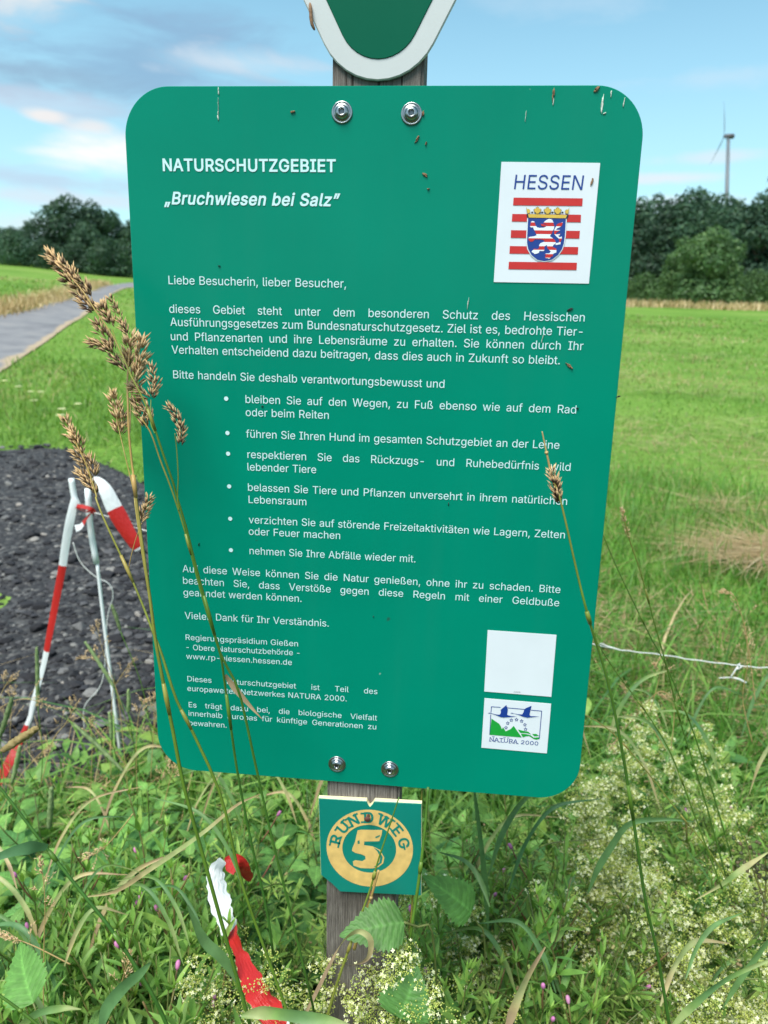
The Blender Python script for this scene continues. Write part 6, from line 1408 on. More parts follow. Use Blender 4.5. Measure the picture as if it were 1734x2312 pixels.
NL, WL, BL, CL = [('serrated green nettle plant in the weeds around the post', 'nettles in the weeds'), ('narrow leaved willowherb with small pink buds in the weeds', 'willowherbs in the weeds'), ('frothy white flowering bedstraw among the weeds', 'white bedstraw among the weeds'), ('green whorled cleavers with little round burrs low in the weeds', 'cleavers in the weeds')]
def TAPE_CLEAR(u, v):
    p = on_z(u * D, v * D, -0.33)                      # nothing grows through the low tape
    return any(math.dist(p[:2], q[:2]) < 0.022 for q in TAPE_FEET)
def spread(kind, lab, x0, x1, y0, y1, n, zlo, zhi, ok=None):
    """n plants whose tops lie over a patch of the picture's lower half; heights between zlo and zhi"""
    cols = max(1, int(round(math.sqrt(n * (x1 - x0) / (y1 - y0))))); rows = max(1, int(math.ceil(n / cols)))
    for r_ in range(rows):
        for c_ in range(cols):
            u = x0 + (x1 - x0) * (c_ + rp_.uniform(0.05, 0.95)) / cols; v = y0 + (y1 - y0) * (r_ + rp_.uniform(0.05, 0.95)) / rows
            p = on_z(u * D, v * D, rp_.uniform(zlo, zhi))
            if in_poly(np.array([p[0]]), np.array([p[1]]), GP)[0] or (PX0 - 0.015 < p[0] < PX1 + 0.015 and -0.03 < p[1] < 0.09): continue
            if math.dist(p[:2], CAMP[:2]) < 0.3: continue
            if TAPE_CLEAR(u, v): continue
            kind.place(p, *lab)
spread(will, WL, 30, 560, 1830, 2230, 46, -0.40, -0.27)
spread(nett, NL, -40, 640, 1700, 1900, 26, -0.50, -0.40)
spread(nett, NL, -40, 520, 1900, 2230, 18, -0.46, -0.36)
spread(nett, NL, 560, 720, 1740, 1960, 8, -0.5, -0.42)
spread(nett, NL, 900, 1150, 1720, 1960, 14, -0.48, -0.38)
spread(will, WL, 890, 1250, 1880, 2240, 26, -0.40, -0.29)
spread(clea, CL, 1080, 1480, 1950, 2240, 20, -0.40, -0.31)
spread(clea, CL, 560, 720, 1700, 2000, 5, -0.42, -0.36)
spread(nett, NL, 1150, 1680, 1900, 2240, 12, -0.54, -0.46)
near_beds = Kind(lambda k, l, gr: bedstraw_proto(340 + k, 0.42, l, gr, [0.62, 0.75, 0.55][k % 3], [0.3, 0.42, 0.22][k % 3]), 3, 0.42)
for u, v, y in [(600, 2100, .02), (640, 2040, .05), (655, 2100, .0), (690, 2060, .05), (705, 2130, -.02), (660, 2160, -.03), (630, 2190, -.06), (715, 2190, -.05), (665, 1995, .08), (770, 2150, -.075), (815, 2120, -.075), (855, 2150, -.08), (790, 2200, -.09), (870, 2200, -.085)]:
    near_beds.place(on_y((u + rp_.uniform(-8, 8)) * D, (v + rp_.uniform(-8, 8)) * D, y), *BL, s=rp_.uniform(0.72, 0.88), tilt=0.16)
for u, v, z in [(1290, 1640, -.36), (1380, 1610, -.36), (1470, 1640, -.36), (1560, 1660, -.37), (1620, 1640, -.37), (1240, 1740, -.36), (1330, 1720, -.34), (1430, 1730, -.32), (1500, 1720, -.35), (1200, 1840, -.36), (1270, 1830, -.34), (1350, 1800, -.33), (1430, 1820, -.31), (1310, 1900, -.34), (1390, 1900, -.32), (1470, 1870, -.32), (1540, 1900, -.34), (1220, 1920, -.36), (1350, 1980, -.33), (1420, 1970, -.31), (1480, 1990, -.32), (1560, 1990, -.33), (1640, 1900, -.35), (1400, 2060, -.33), (1460, 2080, -.32), (1530, 2100, -.33), (1590, 2170, -.32), (1640, 2120, -.33), (1570, 2060, -.34), (1300, 2060, -.37)]:
    beds.place(on_z((u + rp_.uniform(-22, 22)) * D, (v + rp_.uniform(-22, 22)) * D, z + rp_.uniform(-.03, .02)), *BL, tilt=0.25)
spread(nett, NL, 1200, 1700, 1560, 1700, 7, -0.58, -0.5)
spread(will, WL, 1460, 1690, 1700, 1950, 8, -0.44, -0.38)
spread(clea, CL, 1180, 1660, 1650, 2000, 16, -0.46, -0.40)

# the single large nettle leaf in front of the post
def single_leaf(name, label, base, tipp, W, seed=1, up=(0, -0.55, 0.8), fold=0.32, droop=0.3, tint=0.3):
    base = np.array(base); tipp = np.array(tipp); Ln = np.linalg.norm(tipp - base); e = (tipp - base) / Ln
    up = np.array(up, float); s = np.cross(up, e); s /= np.linalg.norm(s); up = np.cross(e, s)
    V, F, uv = nettle_leaf(Ln, W, 13, fold, droop)
    root = thing(name, label, 'leaf', tuple(base))
    g = Geo(); g.add(V @ np.array([e, s, up]) + base, F, tint, uv); g.build('blade', M['leaf'], root)
    g = Geo(); q = base - e * 0.03 + np.array([0, 0.005, -0.02]); V, F, uv = tube(smooth_path([base, (base + q) / 2, q, q + [0.01, 0.03, -0.12]], 10), 0.0011, 5); g.add(V, F, 0.3, uv); g.build('stalk', M['stem'], root)
single_leaf('nettle_leaf', 'large serrated leaf with a small hole lying across the post foot', on_y(912, 2082, -0.035), on_y(778, 2100, -0.06), 0.047)
single_leaf('nettle_leaf', 'large serrated leaf on the right just beyond the post foot', on_y(1065, 2060, 0.12), on_y(985, 1985, 0.10), 0.05, tint=0.5)
single_leaf('nettle_leaf', 'big pale serrated leaf in the lower left corner', on_y(75, 2265, -0.06), on_y(20, 2125, -0.02), 0.05, tint=0.5, up=(0, -0.8, 0.6))
single_leaf('nettle_leaf', 'dark pointed leaf right of the post at the bottom of the photo', on_y(905, 2300, -0.06), on_y(940, 2200, -0.05), 0.055, tint=0.2, up=(0, -0.9, 0.4))

# ---- foreground grass stalks
M['culm'] = plantmat('grass_stalk', [(0, (0.04, 0.12, 0.018)), (0.3, (0.10, 0.18, 0.02)), (0.55, (0.24, 0.22, 0.045)), (0.8, (0.38, 0.24, 0.08)), (1, (0.48, 0.36, 0.17))], rough=0.4, transl=0.0, objrand=0, nscale=60, nvar=0.2)
M['spikelet'] = plantmat('grass_spikelet', [(0, (0.10, 0.05, 0.055)), (0.3, (0.24, 0.14, 0.09)), (0.6, (0.54, 0.36, 0.19)), (1, (0.76, 0.58, 0.38))], along=((0.66, 0.47, 0.22), [(0, 0.0), (0.4, 0.05), (1, 0.95)]), rough=0.55, transl=0.2, objrand=0.1, nvar=0.2)
def P3(pts, y):
    ys = np.interp(np.linspace(0, 1, len(pts)), np.linspace(0, 1, len(y)), y) if hasattr(y, '__len__') else np.full(len(pts), y)
    return [on_y(u, v, yy) for (u, v), yy in zip(pts, ys)]
def spikelets(g, axis_pts, n, ln, spread_, rg, tint, side=None):
    """scales overlapping along an axis, tips pointing forwards along it"""
    P = smooth_path(axis_pts, 40); Tn = np.gradient(P, axis=0); Tn /= np.linalg.norm(Tn, axis=1)[:, None]
    for i in range(n):
        f = rg.uniform(0, 1); k = min(39, int(f * 39)); t = Tn[k]
        q = rg.normal(size=3); q -= t * (q @ t); q /= np.linalg.norm(q)
        if side is not None: q = q * 0.6 + np.array(side) * 0.7; q -= t * (q @ t); q /= np.linalg.norm(q)
        prof = math.sin(math.pi * min(0.97, max(0.06, 0.12 + 0.8 * f))) ** 0.6
        d = t * 0.86 + q * 0.5 * rg.uniform(0.5, 1.2); d /= np.linalg.norm(d); s = np.cross(d, q); s /= np.linalg.norm(s)
        l_ = ln * rg.uniform(0.7, 1.2); w_ = l_ * 0.125
        p = P[k] + q * spread_ * prof * rg.uniform(0.1, 1.0)
        nn = np.cross(s, d)
        V = np.array([p, p + d * l_ * 0.45 + s * w_, p + d * l_ * 0.45 + nn * w_ * 0.9, p + d * l_ * 0.45 - s * w_, p + d * l_ * 0.45 - nn * w_ * 0.6, p + d * l_ + q * l_ * 0.06])
        F = np.array([[0, 1, 2], [0, 2, 3], [0, 3, 4], [0, 4, 1], [1, 5, 2], [2, 5, 3], [3, 5, 4], [4, 5, 1]])
        g.add(V, F, np.clip(tint + rg.normal() * 0.16, 0, 1), [[0, 0, 0], [.45, 0, 0], [.45, 0, 0], [.45, 0, 0], [.45, 0, 0], [1, 0, 0]])
def Z3(p): return (p[0] / 3.318, 550 + p[1] / 3.318)
def dz(p): return (p[0] * D, p[1] * D)
rgs = np.random.default_rng(77)
def stalk(name, label, culms, heads, cat='grass stalk', leaves=()):
    base = culms[0][0][-1]
    root = thing(name, label, cat, tuple(base))
    g = Geo()
    for pts, r0, r1, t0, t1 in culms:
        P = smooth_path(pts, 46); V, F, uv = tube(P, np.linspace(r0, r1, 46), 6); g.add(V, F, np.repeat(t1 + (t0 - t1) * (1 - np.linspace(0, 1, 46)) ** (1.0 if t0 > 0.9 else 2.2), 6), uv)
        for f in (0.37, 0.71):                                   # joints
            k = int(f * 45)
            if r1 > 0.0008: V, F, uv = tube(P[k - 1:k + 2], [r1 * 0.95, r1 * 1.22, r1 * 0.95], 6); g.add(V, F, min(0.9, t1 + (t0 - t1) * (1 - k / 45) ** (1.0 if t0 > 0.9 else 2.2) + 0.14), uv)
    g.build('culm', M['culm'], root)
    for axis, n, ln, sp_, tn in heads:
        g = Geo(); spikelets(g, axis, int(n * 1.15), ln * 0.84, sp_ * 0.66, rgs, tn - 0.06); g.build('spikelets', M['spikelet'], root)
    for pts, w_, t_ in leaves:
        g = Geo(); P = smooth_path(pts, 24); V, F, uv = ribbon(P, np.interp(np.linspace(0, 1, 24), [0, 0.3, 1], [w_ * 0.5, w_, w_ * 0.08]), (0.1, -1, 0.35)); V[1::3] += [0, 0.0008, -0.0005]; g.add(V, F, t_, uv); g.build('leaf_blade', M['blade'], root)
    return root
a, b = -0.07, -0.10
stalk('orchard_grass_stalk', 'tall orchard grass with a purple brown head reaching furthest left of the board', [
    (P3([Z3((430, 150)), Z3((600, 330)), Z3((720, 510)), Z3((850, 700)), Z3((920, 850)), Z3((980, 985)), Z3((1080, 1180)), Z3((1150, 1360)), Z3((1230, 1600)), Z3((1300, 1800)), Z4((1105, 340)), Z4((1160, 520)), Z4((1220, 760)), Z4((1300, 1050)), Z4((1382, 1330)), dz((515, 1490)), dz((545, 1620)), dz((585, 1800)), dz((625, 1960)), dz((680, 2190))], [a, b, -0.09, -0.08]), 0.0005, 0.0012, 0.85, 0.05),
    (P3([Z3((1130, 1170)), Z3((1130, 1340)), Z3((1160, 1420))], [a, b]), 0.0003, 0.0005, 0.4, 0.3),
    (P3([Z3((1310, 1420)), Z3((1325, 1560)), Z3((1335, 1750)), Z4((1108, 320)), Z4((1116, 425))], [b, b]), 0.0003, 0.0005, 0.4, 0.35),
    (P3([Z3((840, 640)), Z3((890, 780)), Z3((930, 860))], [a, b]), 0.0003, 0.0004, 0.5, 0.5),
    (P3([Z3((860, 800)), Z3((905, 860)), Z3((930, 900))], [a, b]), 0.0003, 0.0004, 0.3, 0.3)],
    [(P3([Z3((520, 240)), Z3((440, 150)), Z3((370, 80))], a), 75, 0.0095, 0.0052, 0.36), (P3([Z3((570, 300)), Z3((535, 200))], a), 26, 0.009, 0.0035, 0.4), (P3([Z3((590, 350)), Z3((530, 300)), Z3((490, 255))], a), 34, 0.009, 0.004, 0.34),
     (P3([Z3((680, 400)), Z3((640, 330)), Z3((590, 270))], a), 44, 0.0095, 0.0048, 0.4), (P3([Z3((720, 520)), Z3((650, 450)), Z3((590, 385))], a), 52, 0.0095, 0.0055, 0.3), (P3([Z3((850, 630)), Z3((800, 540)), Z3((760, 470))], a), 46, 0.0095, 0.005, 0.42),
     (P3([Z3((855, 800)), Z3((790, 690)), Z3((710, 580))], a), 62, 0.009, 0.0045, 0.38), (P3([Z3((950, 960)), Z3((860, 860)), Z3((790, 780)), Z3((690, 745))], a), 80, 0.009, 0.0048, 0.36), (P3([Z3((965, 700)), Z3((915, 600)), Z3((830, 400))], a), 46, 0.0075, 0.0024, 0.4),
     (P3([Z3((1140, 1160)), Z3((1160, 1060)), Z3((1130, 920))], [b]), 60, 0.007, 0.0036, 0.42), (P3([Z3((1355, 1520)), Z3((1360, 1420)), Z3((1330, 1310)), Z3((1260, 1225))], [b]), 90, 0.007, 0.0038, 0.3)])
stalk('orchard_grass_stalk', 'straw coloured orchard grass standing upright along the left board edge', [
    (P3([Z3((975, 740)), Z3((955, 1000)), Z3((958, 1200)), Z3((968, 1450)), Z3((1000, 1750)), Z4((830, 200)), Z4((860, 430)), Z4((900, 720)), Z4((940, 1000)), Z4((970, 1230)), Z4((1020, 1500)), Z4((1080, 1800)), Z4((1150, 2150)), dz((450, 1890)), dz((500, 2070)), dz((545, 2230))], [-0.05, -0.09, -0.1]), 0.0007, 0.0017, 0.95, 0.12),
    (P3([Z3((1040, 800)), Z3((1010, 950)), Z3((985, 1150)), Z3((972, 1420))], [-0.05]), 0.0004, 0.0006, 0.9, 0.95)],
    [(P3([Z3((965, 930)), Z3((970, 830)), Z3((975, 690))], -0.05), 50, 0.0105, 0.0055, 0.8), (P3([Z3((1030, 960)), Z3((1060, 850)), Z3((1070, 720))], -0.052), 64, 0.0105, 0.0062, 0.78), (P3([Z3((990, 1000)), Z3((950, 900)), Z3((935, 860))], -0.05), 22, 0.0095, 0.0035, 0.75),
     (P3([Z3((1005, 1110)), Z3((1030, 1010)), Z3((1040, 960))], -0.052), 40, 0.01, 0.0055, 0.72), (P3([Z3((1120, 1160)), Z3((1060, 1110)), Z3((990, 1080))], -0.055), 40, 0.009, 0.0055, 0.62), (P3([Z3((1095, 1390)), Z3((1060, 1280)), Z3((1020, 1180))], -0.055), 66, 0.009, 0.0058, 0.55), (P3([Z3((1140, 1330)), Z3((1110, 1260)), Z3((1080, 1200))], -0.055), 30, 0.008, 0.0035, 0.5)])
stalk('orchard_grass_stalk', 'pale short headed orchard grass between the path and the left board edge', [
    (P3([Z3((850, 1200)), Z3((900, 1430)), Z3((940, 1600)), Z3((1000, 1850)), Z4((845, 400)), Z4((880, 640)), Z4((930, 960)), Z4((965, 1220))], [-0.03, -0.09]), 0.0004, 0.0008, 0.7, 0.6)],
    [(P3([Z3((890, 1330)), Z3((870, 1230)), Z3((850, 1130))], -0.03), 56, 0.0095, 0.0055, 0.72), (P3([Z3((905, 1430)), Z3((920, 1360)), Z3((930, 1300))], -0.03), 30, 0.009, 0.004, 0.62), (P3([Z3((890, 1430)), Z3((870, 1370))], -0.03), 16, 0.009, 0.0035, 0.6)])
stalk('orchard_grass_stalk', 'tawny orchard grass leaning over the white pegs with its stalk crossing the lower board corner', [
    (P3([Z3((520, 1400)), Z3((640, 1640)), Z3((720, 1880)), Z4((600, 350)), Z4((660, 500)), Z4((800, 800)), Z4((890, 1010)), Z4((955, 1180)), Z4((1010, 1320)), Z4((1100, 1600)), Z4((1200, 1800)), Z4((1382, 2212)), dz((520, 1900)), dz((590, 2100)), dz((640, 2240))], [-0.02, -0.05, -0.08, -0.09]), 0.0006, 0.0014, 0.8, 0.3),
    (P3([Z4((885, 500)), Z4((850, 590)), Z4((820, 700)), Z4((800, 800))], -0.05), 0.0003, 0.0004, 0.8, 0.8)],
    [(P3([Z3((600, 1500)), Z3((540, 1420)), Z3((485, 1310))], -0.02), 62, 0.009, 0.0046, 0.58), (P3([Z3((620, 1580)), Z3((580, 1490)), Z3((560, 1440))], -0.02), 40, 0.009, 0.005, 0.5), (P3([Z3((645, 1680)), Z3((600, 1600)), Z3((560, 1560))], -0.02), 44, 0.009, 0.0048, 0.52), (P3([Z3((710, 1760)), Z3((690, 1660)), Z3((660, 1590))], -0.02), 46, 0.009, 0.0052, 0.55), (P3([Z3((725, 1880)), Z3((670, 1790)), Z3((610, 1720))], -0.02), 60, 0.0095, 0.0056, 0.58),
     (P3([Z4((880, 500)), Z4((905, 430)), Z4((930, 345))], -0.05), 60, 0.0085, 0.0046, 0.6)])
# second green stalk with a dead leaf, crossing the lower left text
stalk('grass_stalk', 'green grass stalk with a withered brown leaf crossing the lower left text', [
    (P3([Z3((1050, 1300)), Z3((1130, 1420)), Z3((1200, 1620)), Z3((1270, 1800)), Z4((1116, 425)), Z4((1180, 640)), Z4((1230, 840)), Z4((1310, 1120)), Z4((1375, 1320)), dz((484, 1465)), dz((500, 1580)), dz((515, 1680)), dz((545, 1830)), dz((575, 1960)), dz((590, 2060))], [-0.08, -0.085, -0.075]), 0.0005, 0.0013, 0.75, 0.0)],
    [], leaves=[(P3([dz((486, 1458)), dz((510, 1490)), dz((540, 1525)), dz((566, 1553))], -0.08), 0.0055, 0.93)])
# right-hand stalk whose head has mostly fallen
q = P3([dz((1195, 1035)), dz((1213, 1090)), dz((1245, 1230)), dz((1262, 1300)), dz((1280, 1365)), dz((1312, 1470)), dz((1340, 1600)), dz((1365, 1750)), dz((1395, 1950)), dz((1420, 2060)), dz((1450, 2240))], [-0.09, -0.1, -0.08, -0.05])
rs = stalk('timothy_stalk', 'tall stalk with a half stripped seed head crossing the right text edge', [(q, 0.0006, 0.0015, 0.6, 0.02), (P3([dz((1171, 932)), dz((1180, 975)), dz((1190, 1020)), dz((1197, 1045))], -0.09), 0.0004, 0.0011, 0.9, 0.85)],
    [(P3([dz((1197, 1048)), dz((1194, 1030)), dz((1191, 1016))], -0.09), 30, 0.0065, 0.004, 0.98), (P3([dz((1209, 1088)), dz((1202, 1062)), dz((1199, 1040))], -0.09), 70, 0.009, 0.0038, 0.2)])
stalk('grass_stalk', 'thin pale stalk with a slim pinkish head standing right of the board in the grass', [(P3([dz((1345, 1105)), dz((1358, 1160)), dz((1385, 1240)), dz((1412, 1340)), dz((1440, 1440)), dz((1470, 1560)), dz((1520, 1720)), dz((1570, 1900))], 0.28), 0.0006, 0.0012, 0.7, 0.1)],
    [(P3([dz((1359, 1163)), dz((1351, 1130)), dz((1343, 1100))], 0.28), 70, 0.006, 0.003, 0.9)])
stalk('grass_stalk', 'pale green bare stalk rising diagonally behind the right board edge', [(P3([dz((1296, 1140)), dz((1330, 1220)), dz((1368, 1300)), dz((1405, 1375)), dz((1440, 1440)), dz((1490, 1560)), dz((1530, 1680)), dz((1580, 1850))], 0.3), 0.0006, 0.0011, 0.3, 0.1)], [])
stalk('grass_stalk', 'green stalk slanting from the board edge towards the right bottom corner', [(P3([dz((1285, 1380)), dz((1330, 1450)), dz((1400, 1545)), dz((1450, 1630)), dz((1500, 1760)), dz((1560, 1920))], 0.12), 0.0005, 0.001, 0.35, 0.2)], [])
stalk('grass_stalk', 'wiry yellow stalk arching out from the lower right board edge', [(P3([dz((1255, 1540)), dz((1300, 1565)), dz((1345, 1605)), dz((1400, 1670)), dz((1470, 1760)), dz((1540, 1850)), dz((1600, 1960))], 0.15), 0.0006, 0.0009, 0.7, 0.4)], [])
stalk('grass_stalk', 'thick dark green stalk sloping down from the left picture edge', [(P3([dz((-40, 1650)), dz((30, 1740)), dz((105, 1838)), dz((170, 1920)), dz((245, 2015)), dz((330, 2150)), dz((380, 2260))], [0.0, -0.04]), 0.0012, 0.0021, 0.05, 0.0)], [],
    leaves=[(P3([dz((102, 1830)), dz((60, 1832)), dz((0, 1850)), dz((-60, 1890))], [-0.02, -0.06]), 0.013, 0.0)])
stalk('grass_stalk', 'green stalk across the bottom left corner', [(P3([dz((-30, 2130)), dz((40, 2180)), dz((100, 2230)), dz((180, 2300))], -0.1), 0.0012, 0.0014, 0.1, 0.15)], [])
stalk('grass_stalk', 'half dry stalk crossing the trail plaque diagonally', [(P3([dz((862, 1722)), dz((838, 1795)), dz((816, 1862)), dz((800, 1920)), dz((775, 1990)), dz((750, 2060)), dz((720, 2150)), dz((690, 2260))], [-0.025, -0.03, -0.06]), 0.0006, 0.0016, 0.12, 0.45), (P3([dz((818, 1880)), dz((802, 1935)), dz((785, 1985)), dz((765, 2050))], -0.028), 0.0012, 0.0018, 0.85, 0.75)], [])
stalk('grass_stalk', 'upright green stalk right of the trail plaque', [(P3([dz((925, 1700)), dz((918, 1790)), dz((905, 1900)), dz((885, 2030)), dz((870, 2120)), dz((850, 2260))], [0.0, -0.05]), 0.0013, 0.0018, 0.08, 0.2)], [])
stalk('grass_stalk', 'yellowish stalk close beside the right edge of the trail plaque', [(P3([dz((912, 1705)), dz((905, 1800)), dz((893, 1920)), dz((884, 2050)), dz((880, 2150))], 0.01), 0.0009, 0.0012, 0.5, 0.55)], [])
def dry_blade(label, pts, y, w_, tint, mat='blade', tw=None):
    g = Geo(); P = smooth_path(P3(pts, y), 40); n = 40
    V, F, uv = ribbon(P, np.interp(np.linspace(0, 1, n), [0, 0.25, 0.7, 1], [w_ * 0.25, w_, w_ * 0.8, w_ * 0.15]), (0.1, -0.8, 0.6), 0.5 * np.sin(np.linspace(0, 6, n) + P[0, 0] * 50) if tw is None else np.linspace(tw[0], tw[1], n)); V[1::3] += [0, w_ * 0.16, -w_ * 0.16]
    tt = np.clip(tint + 0.18 * np.sin(np.linspace(0, 9, n)) * (0.15 < tint < 0.9), 0, 1)
    root = thing('grass_plant', label, 'grass', tuple(P[0])); g.add(V, F, np.repeat(tt, 3), uv); g.build('leaf_blade', M[mat], root); return root
dry_blade('long yellowed blade arching from the low left weeds up to the board bottom', [dz(p) for p in [(180, 1938), (250, 1925), (320, 1880), (395, 1830), (450, 1790), (510, 1740), (562, 1715)]], [0.02, -0.06], 0.0052, 0.66)
dry_blade('brown curled blade twisting in front of the post foot', [dz(p) for p in [(640, 2230), (680, 2150), (720, 2070), (745, 2030), (775, 2012), (800, 2030), (795, 2070), (760, 2085), (715, 2080)]], -0.07, 0.0065, 0.8, tw=(0, 5))
dry_blade('reddish green blade lying along the bottom edge below the tape', [dz(p) for p in [(520, 2195), (570, 2188), (640, 2196), (720, 2210), (800, 2235)]], -0.16, 0.011, 0.3)
dry_blade('tan pointed blade leaning up at the bottom right of the post', [dz(p) for p in [(1090, 2240), (1110, 2180), (1140, 2110), (1178, 2045)]], -0.1, 0.0075, 0.78)
dry_blade('long light green blade crossing the bottom right corner', [dz(p) for p in [(1440, 2230), (1500, 2170), (1580, 2110), (1700, 2060)]], -0.1, 0.006, 0.25)
dry_blade('pale blade bending through the bottom left corner', [dz(p) for p in [(20, 2260), (45, 2220), (80, 2190), (135, 2178), (175, 2180)]], -0.08, 0.008, 0.3)
dry_blade('grey green blade pointing up through the willowherbs at the lower left', [dz(p) for p in [(215, 2260), (225, 2190), (260, 2140), (300, 2105), (325, 2080)]], -0.09, 0.012, 0.06)
dry_blade('wide grey green blade behind the willowherbs left of the tape', [dz(p) for p in [(520, 2130), (480, 2070), (440, 2030), (405, 1955)]], -0.02, 0.012, 0.1)
dry_blade('bright green blade rising from the bedstraw on the right', [dz(p) for p in [(1270, 1930), (1290, 1880), (1320, 1830), (1360, 1780), (1430, 1770), (1500, 1775)]], 0.15, 0.008, 0.1)
dry_blade('tall pale green blade right of the post', [dz(p) for p in [(1055, 2010), (1050, 1930), (1040, 1830), (1030, 1750), (1022, 1690)]], 0.2, 0.008, 0.12)
dry_blade('broad green blade slanting through the bottom right weeds', [dz(p) for p in [(1690, 1990), (1640, 2060), (1590, 2130), (1560, 2180)]], -0.02, 0.006, 0.15)
dry_blade('straw blade lying across the weeds right of the bedstraw', [dz(p) for p in [(1660, 1840), (1600, 1880), (1560, 1910), (1500, 1945)]], 0.12, 0.006, 0.5)
rb = random.Random(31)
def stray(x0, x1, y0, y1, n, label, group, tints, ymin, ymax):
    for i in range(n):
        u, v = rb.uniform(x0, x1), rb.uniform(y0, y1); dy = rb.uniform(ymin, ymax); s = rb.choice([-1, 1]); ln = rb.uniform(110, 260)
        pts = [dz((u, v)), dz((u + s * ln * 0.16, v - ln * 0.45)), dz((u + s * ln * 0.42, v - ln * 0.78)), dz((u + s * ln * 0.85, v - ln * rb.uniform(0.62, 0.98)))]
        dry_blade(label, pts, [dy, dy + 0.05], rb.uniform(0.0035, 0.0075), rb.choice(tints))['group'] = group
stray(30, 560, 1880, 2230, 20, 'slender arching grass blade among the lower left herbs', 'arching blades at the lower left', [0.05, 0.15, 0.25, 0.3, 0.55, 0.62, 0.75], -0.05, 0.35)
stray(920, 1660, 1880, 2230, 18, 'slender arching grass blade among the lower right herbs', 'arching blades at the lower right', [0.02, 0.08, 0.15, 0.25, 0.3, 0.6], -0.02, 0.4)
stray(1250, 1660, 1560, 1750, 10, 'slender grass blade rising above the far bedstraw', 'blades above the far bedstraw', [0.1, 0.2, 0.3, 0.6, 0.7], 0.4, 0.8)
stray(120, 700, 1750, 1850, 10, 'slender grass blade between the gravel and the low tape', 'blades below the gravel', [0.15, 0.3, 0.6, 0.7, 0.75], 0.3, 0.7)
# withered grasses in the left edge of the gravel: timothy heads and dry panicles
def timothy(label, tip, neck, foot_, y, r, tint):
    root = thing('timothy_stalk', label, 'grass stalk', tuple(on_y(*foot_, y)), 'timothy grasses at the edge of the gravel')
    a_, b_, c_ = on_y(*tip, y), on_y(*neck, y), on_y(*foot_, y)
    g = Geo(); V, F, uv = tube(smooth_path([b_, b_ * .5 + c_ * .5 + [0.01, 0, 0.01], c_], 16), 0.0009, 5); g.add(V, F, 0.15, uv); g.build('culm', M['culm'], root)
    P = smooth_path([b_, (a_ + b_) / 2 + [0.001, 0, 0.001], a_], 26); prof = np.clip(np.sin(np.linspace(0.25, np.pi - 0.2, 26)) ** 0.35, 0.3, 1) * r
    g = Geo(); V, F, uv = tube(P, prof, 12); V = V + RNG.normal(size=V.shape) * r * 0.12; g.add(V, F, RNG.uniform(0.2, 0.8, len(V)), uv)
    n_ = 260; k = RNG.integers(0, 26, n_); d_ = RNG.normal(size=(n_, 3)); d_ /= np.linalg.norm(d_, axis=1)[:, None]; p = P[k] + d_ * prof[k][:, None]
    s_ = np.cross(d_, [0.3, 0.5, 0.8]); up_ = (a_ - b_) / np.linalg.norm(a_ - b_)
    q_ = np.stack([p - s_ * 0.0005, p + s_ * 0.0005, p + d_ * 0.0016 + up_ * 0.0018], 1); g.add(q_, np.arange(n_ * 3).reshape(-1, 3), np.repeat(RNG.uniform(0.3, 1, n_), 3))
    g.build('seed_head', M[tint], root)
M['timothy'] = plantmat('timothy_head', [(0, (0.10, 0.17, 0.06)), (0.5, (0.19, 0.27, 0.11)), (1, (0.3, 0.34, 0.18))], rough=0.7, transl=0.1)
M['timothy_dry'] = plantmat('timothy_head_dry', [(0, (0.2, 0.15, 0.06)), (0.5, (0.33, 0.25, 0.1)), (1, (0.46, 0.36, 0.17))], rough=0.7, transl=0.1)
timothy('green upright timothy head left of the leaning peg', Z4((228, 1275)), Z4((235, 1640)), Z4((240, 2300)), 0.62, 0.0036, 'timothy')
timothy('green timothy head leaning across the white peg', Z4((530, 1240)), Z4((715, 1530)), Z4((900, 2300)), 0.6, 0.0033, 'timothy')
timothy('drooping green timothy head below the white peg', Z4((465, 1760)), Z4((770, 2050)), Z4((860, 2300)), 0.55, 0.0036, 'timothy')
timothy('short green timothy head by the lower left board corner', Z4((800, 1540)), Z4((800, 1680)), Z4((830, 2300)), 0.62, 0.0035, 'timothy')
timothy('small green timothy head right of the white peg foot', Z4((682, 1680)), Z4((695, 1850)), Z4((730, 2300)), 0.62, 0.0036, 'timothy')
timothy('green timothy head behind the string near the board edge', Z4((695, 1010)), Z4((750, 1170)), Z4((960, 1900)), 0.7, 0.0036, 'timothy')
timothy('golden brown timothy head over the red tape at the left', Z4((240, 1775)), Z4((15, 1920)), Z4((-300, 2250)), 0.1, 0.0046, 'timothy_dry')
timothy('long green timothy head hanging under the red tape at the left', Z4((125, 1890)), Z4((75, 2120)), Z4((60, 2400)), 0.5, 0.0042, 'timothy')
timothy('pale green timothy head in the weeds at the left edge', Z5((320, 215)), Z5((305, 470)), Z5((300, 900)), 0.42, 0.0048, 'timothy')
timothy('grey green timothy head at the far left edge', Z4((75, 1590)), Z4((0, 1830)), Z4((-40, 2300)), 0.45, 0.0042, 'timothy')
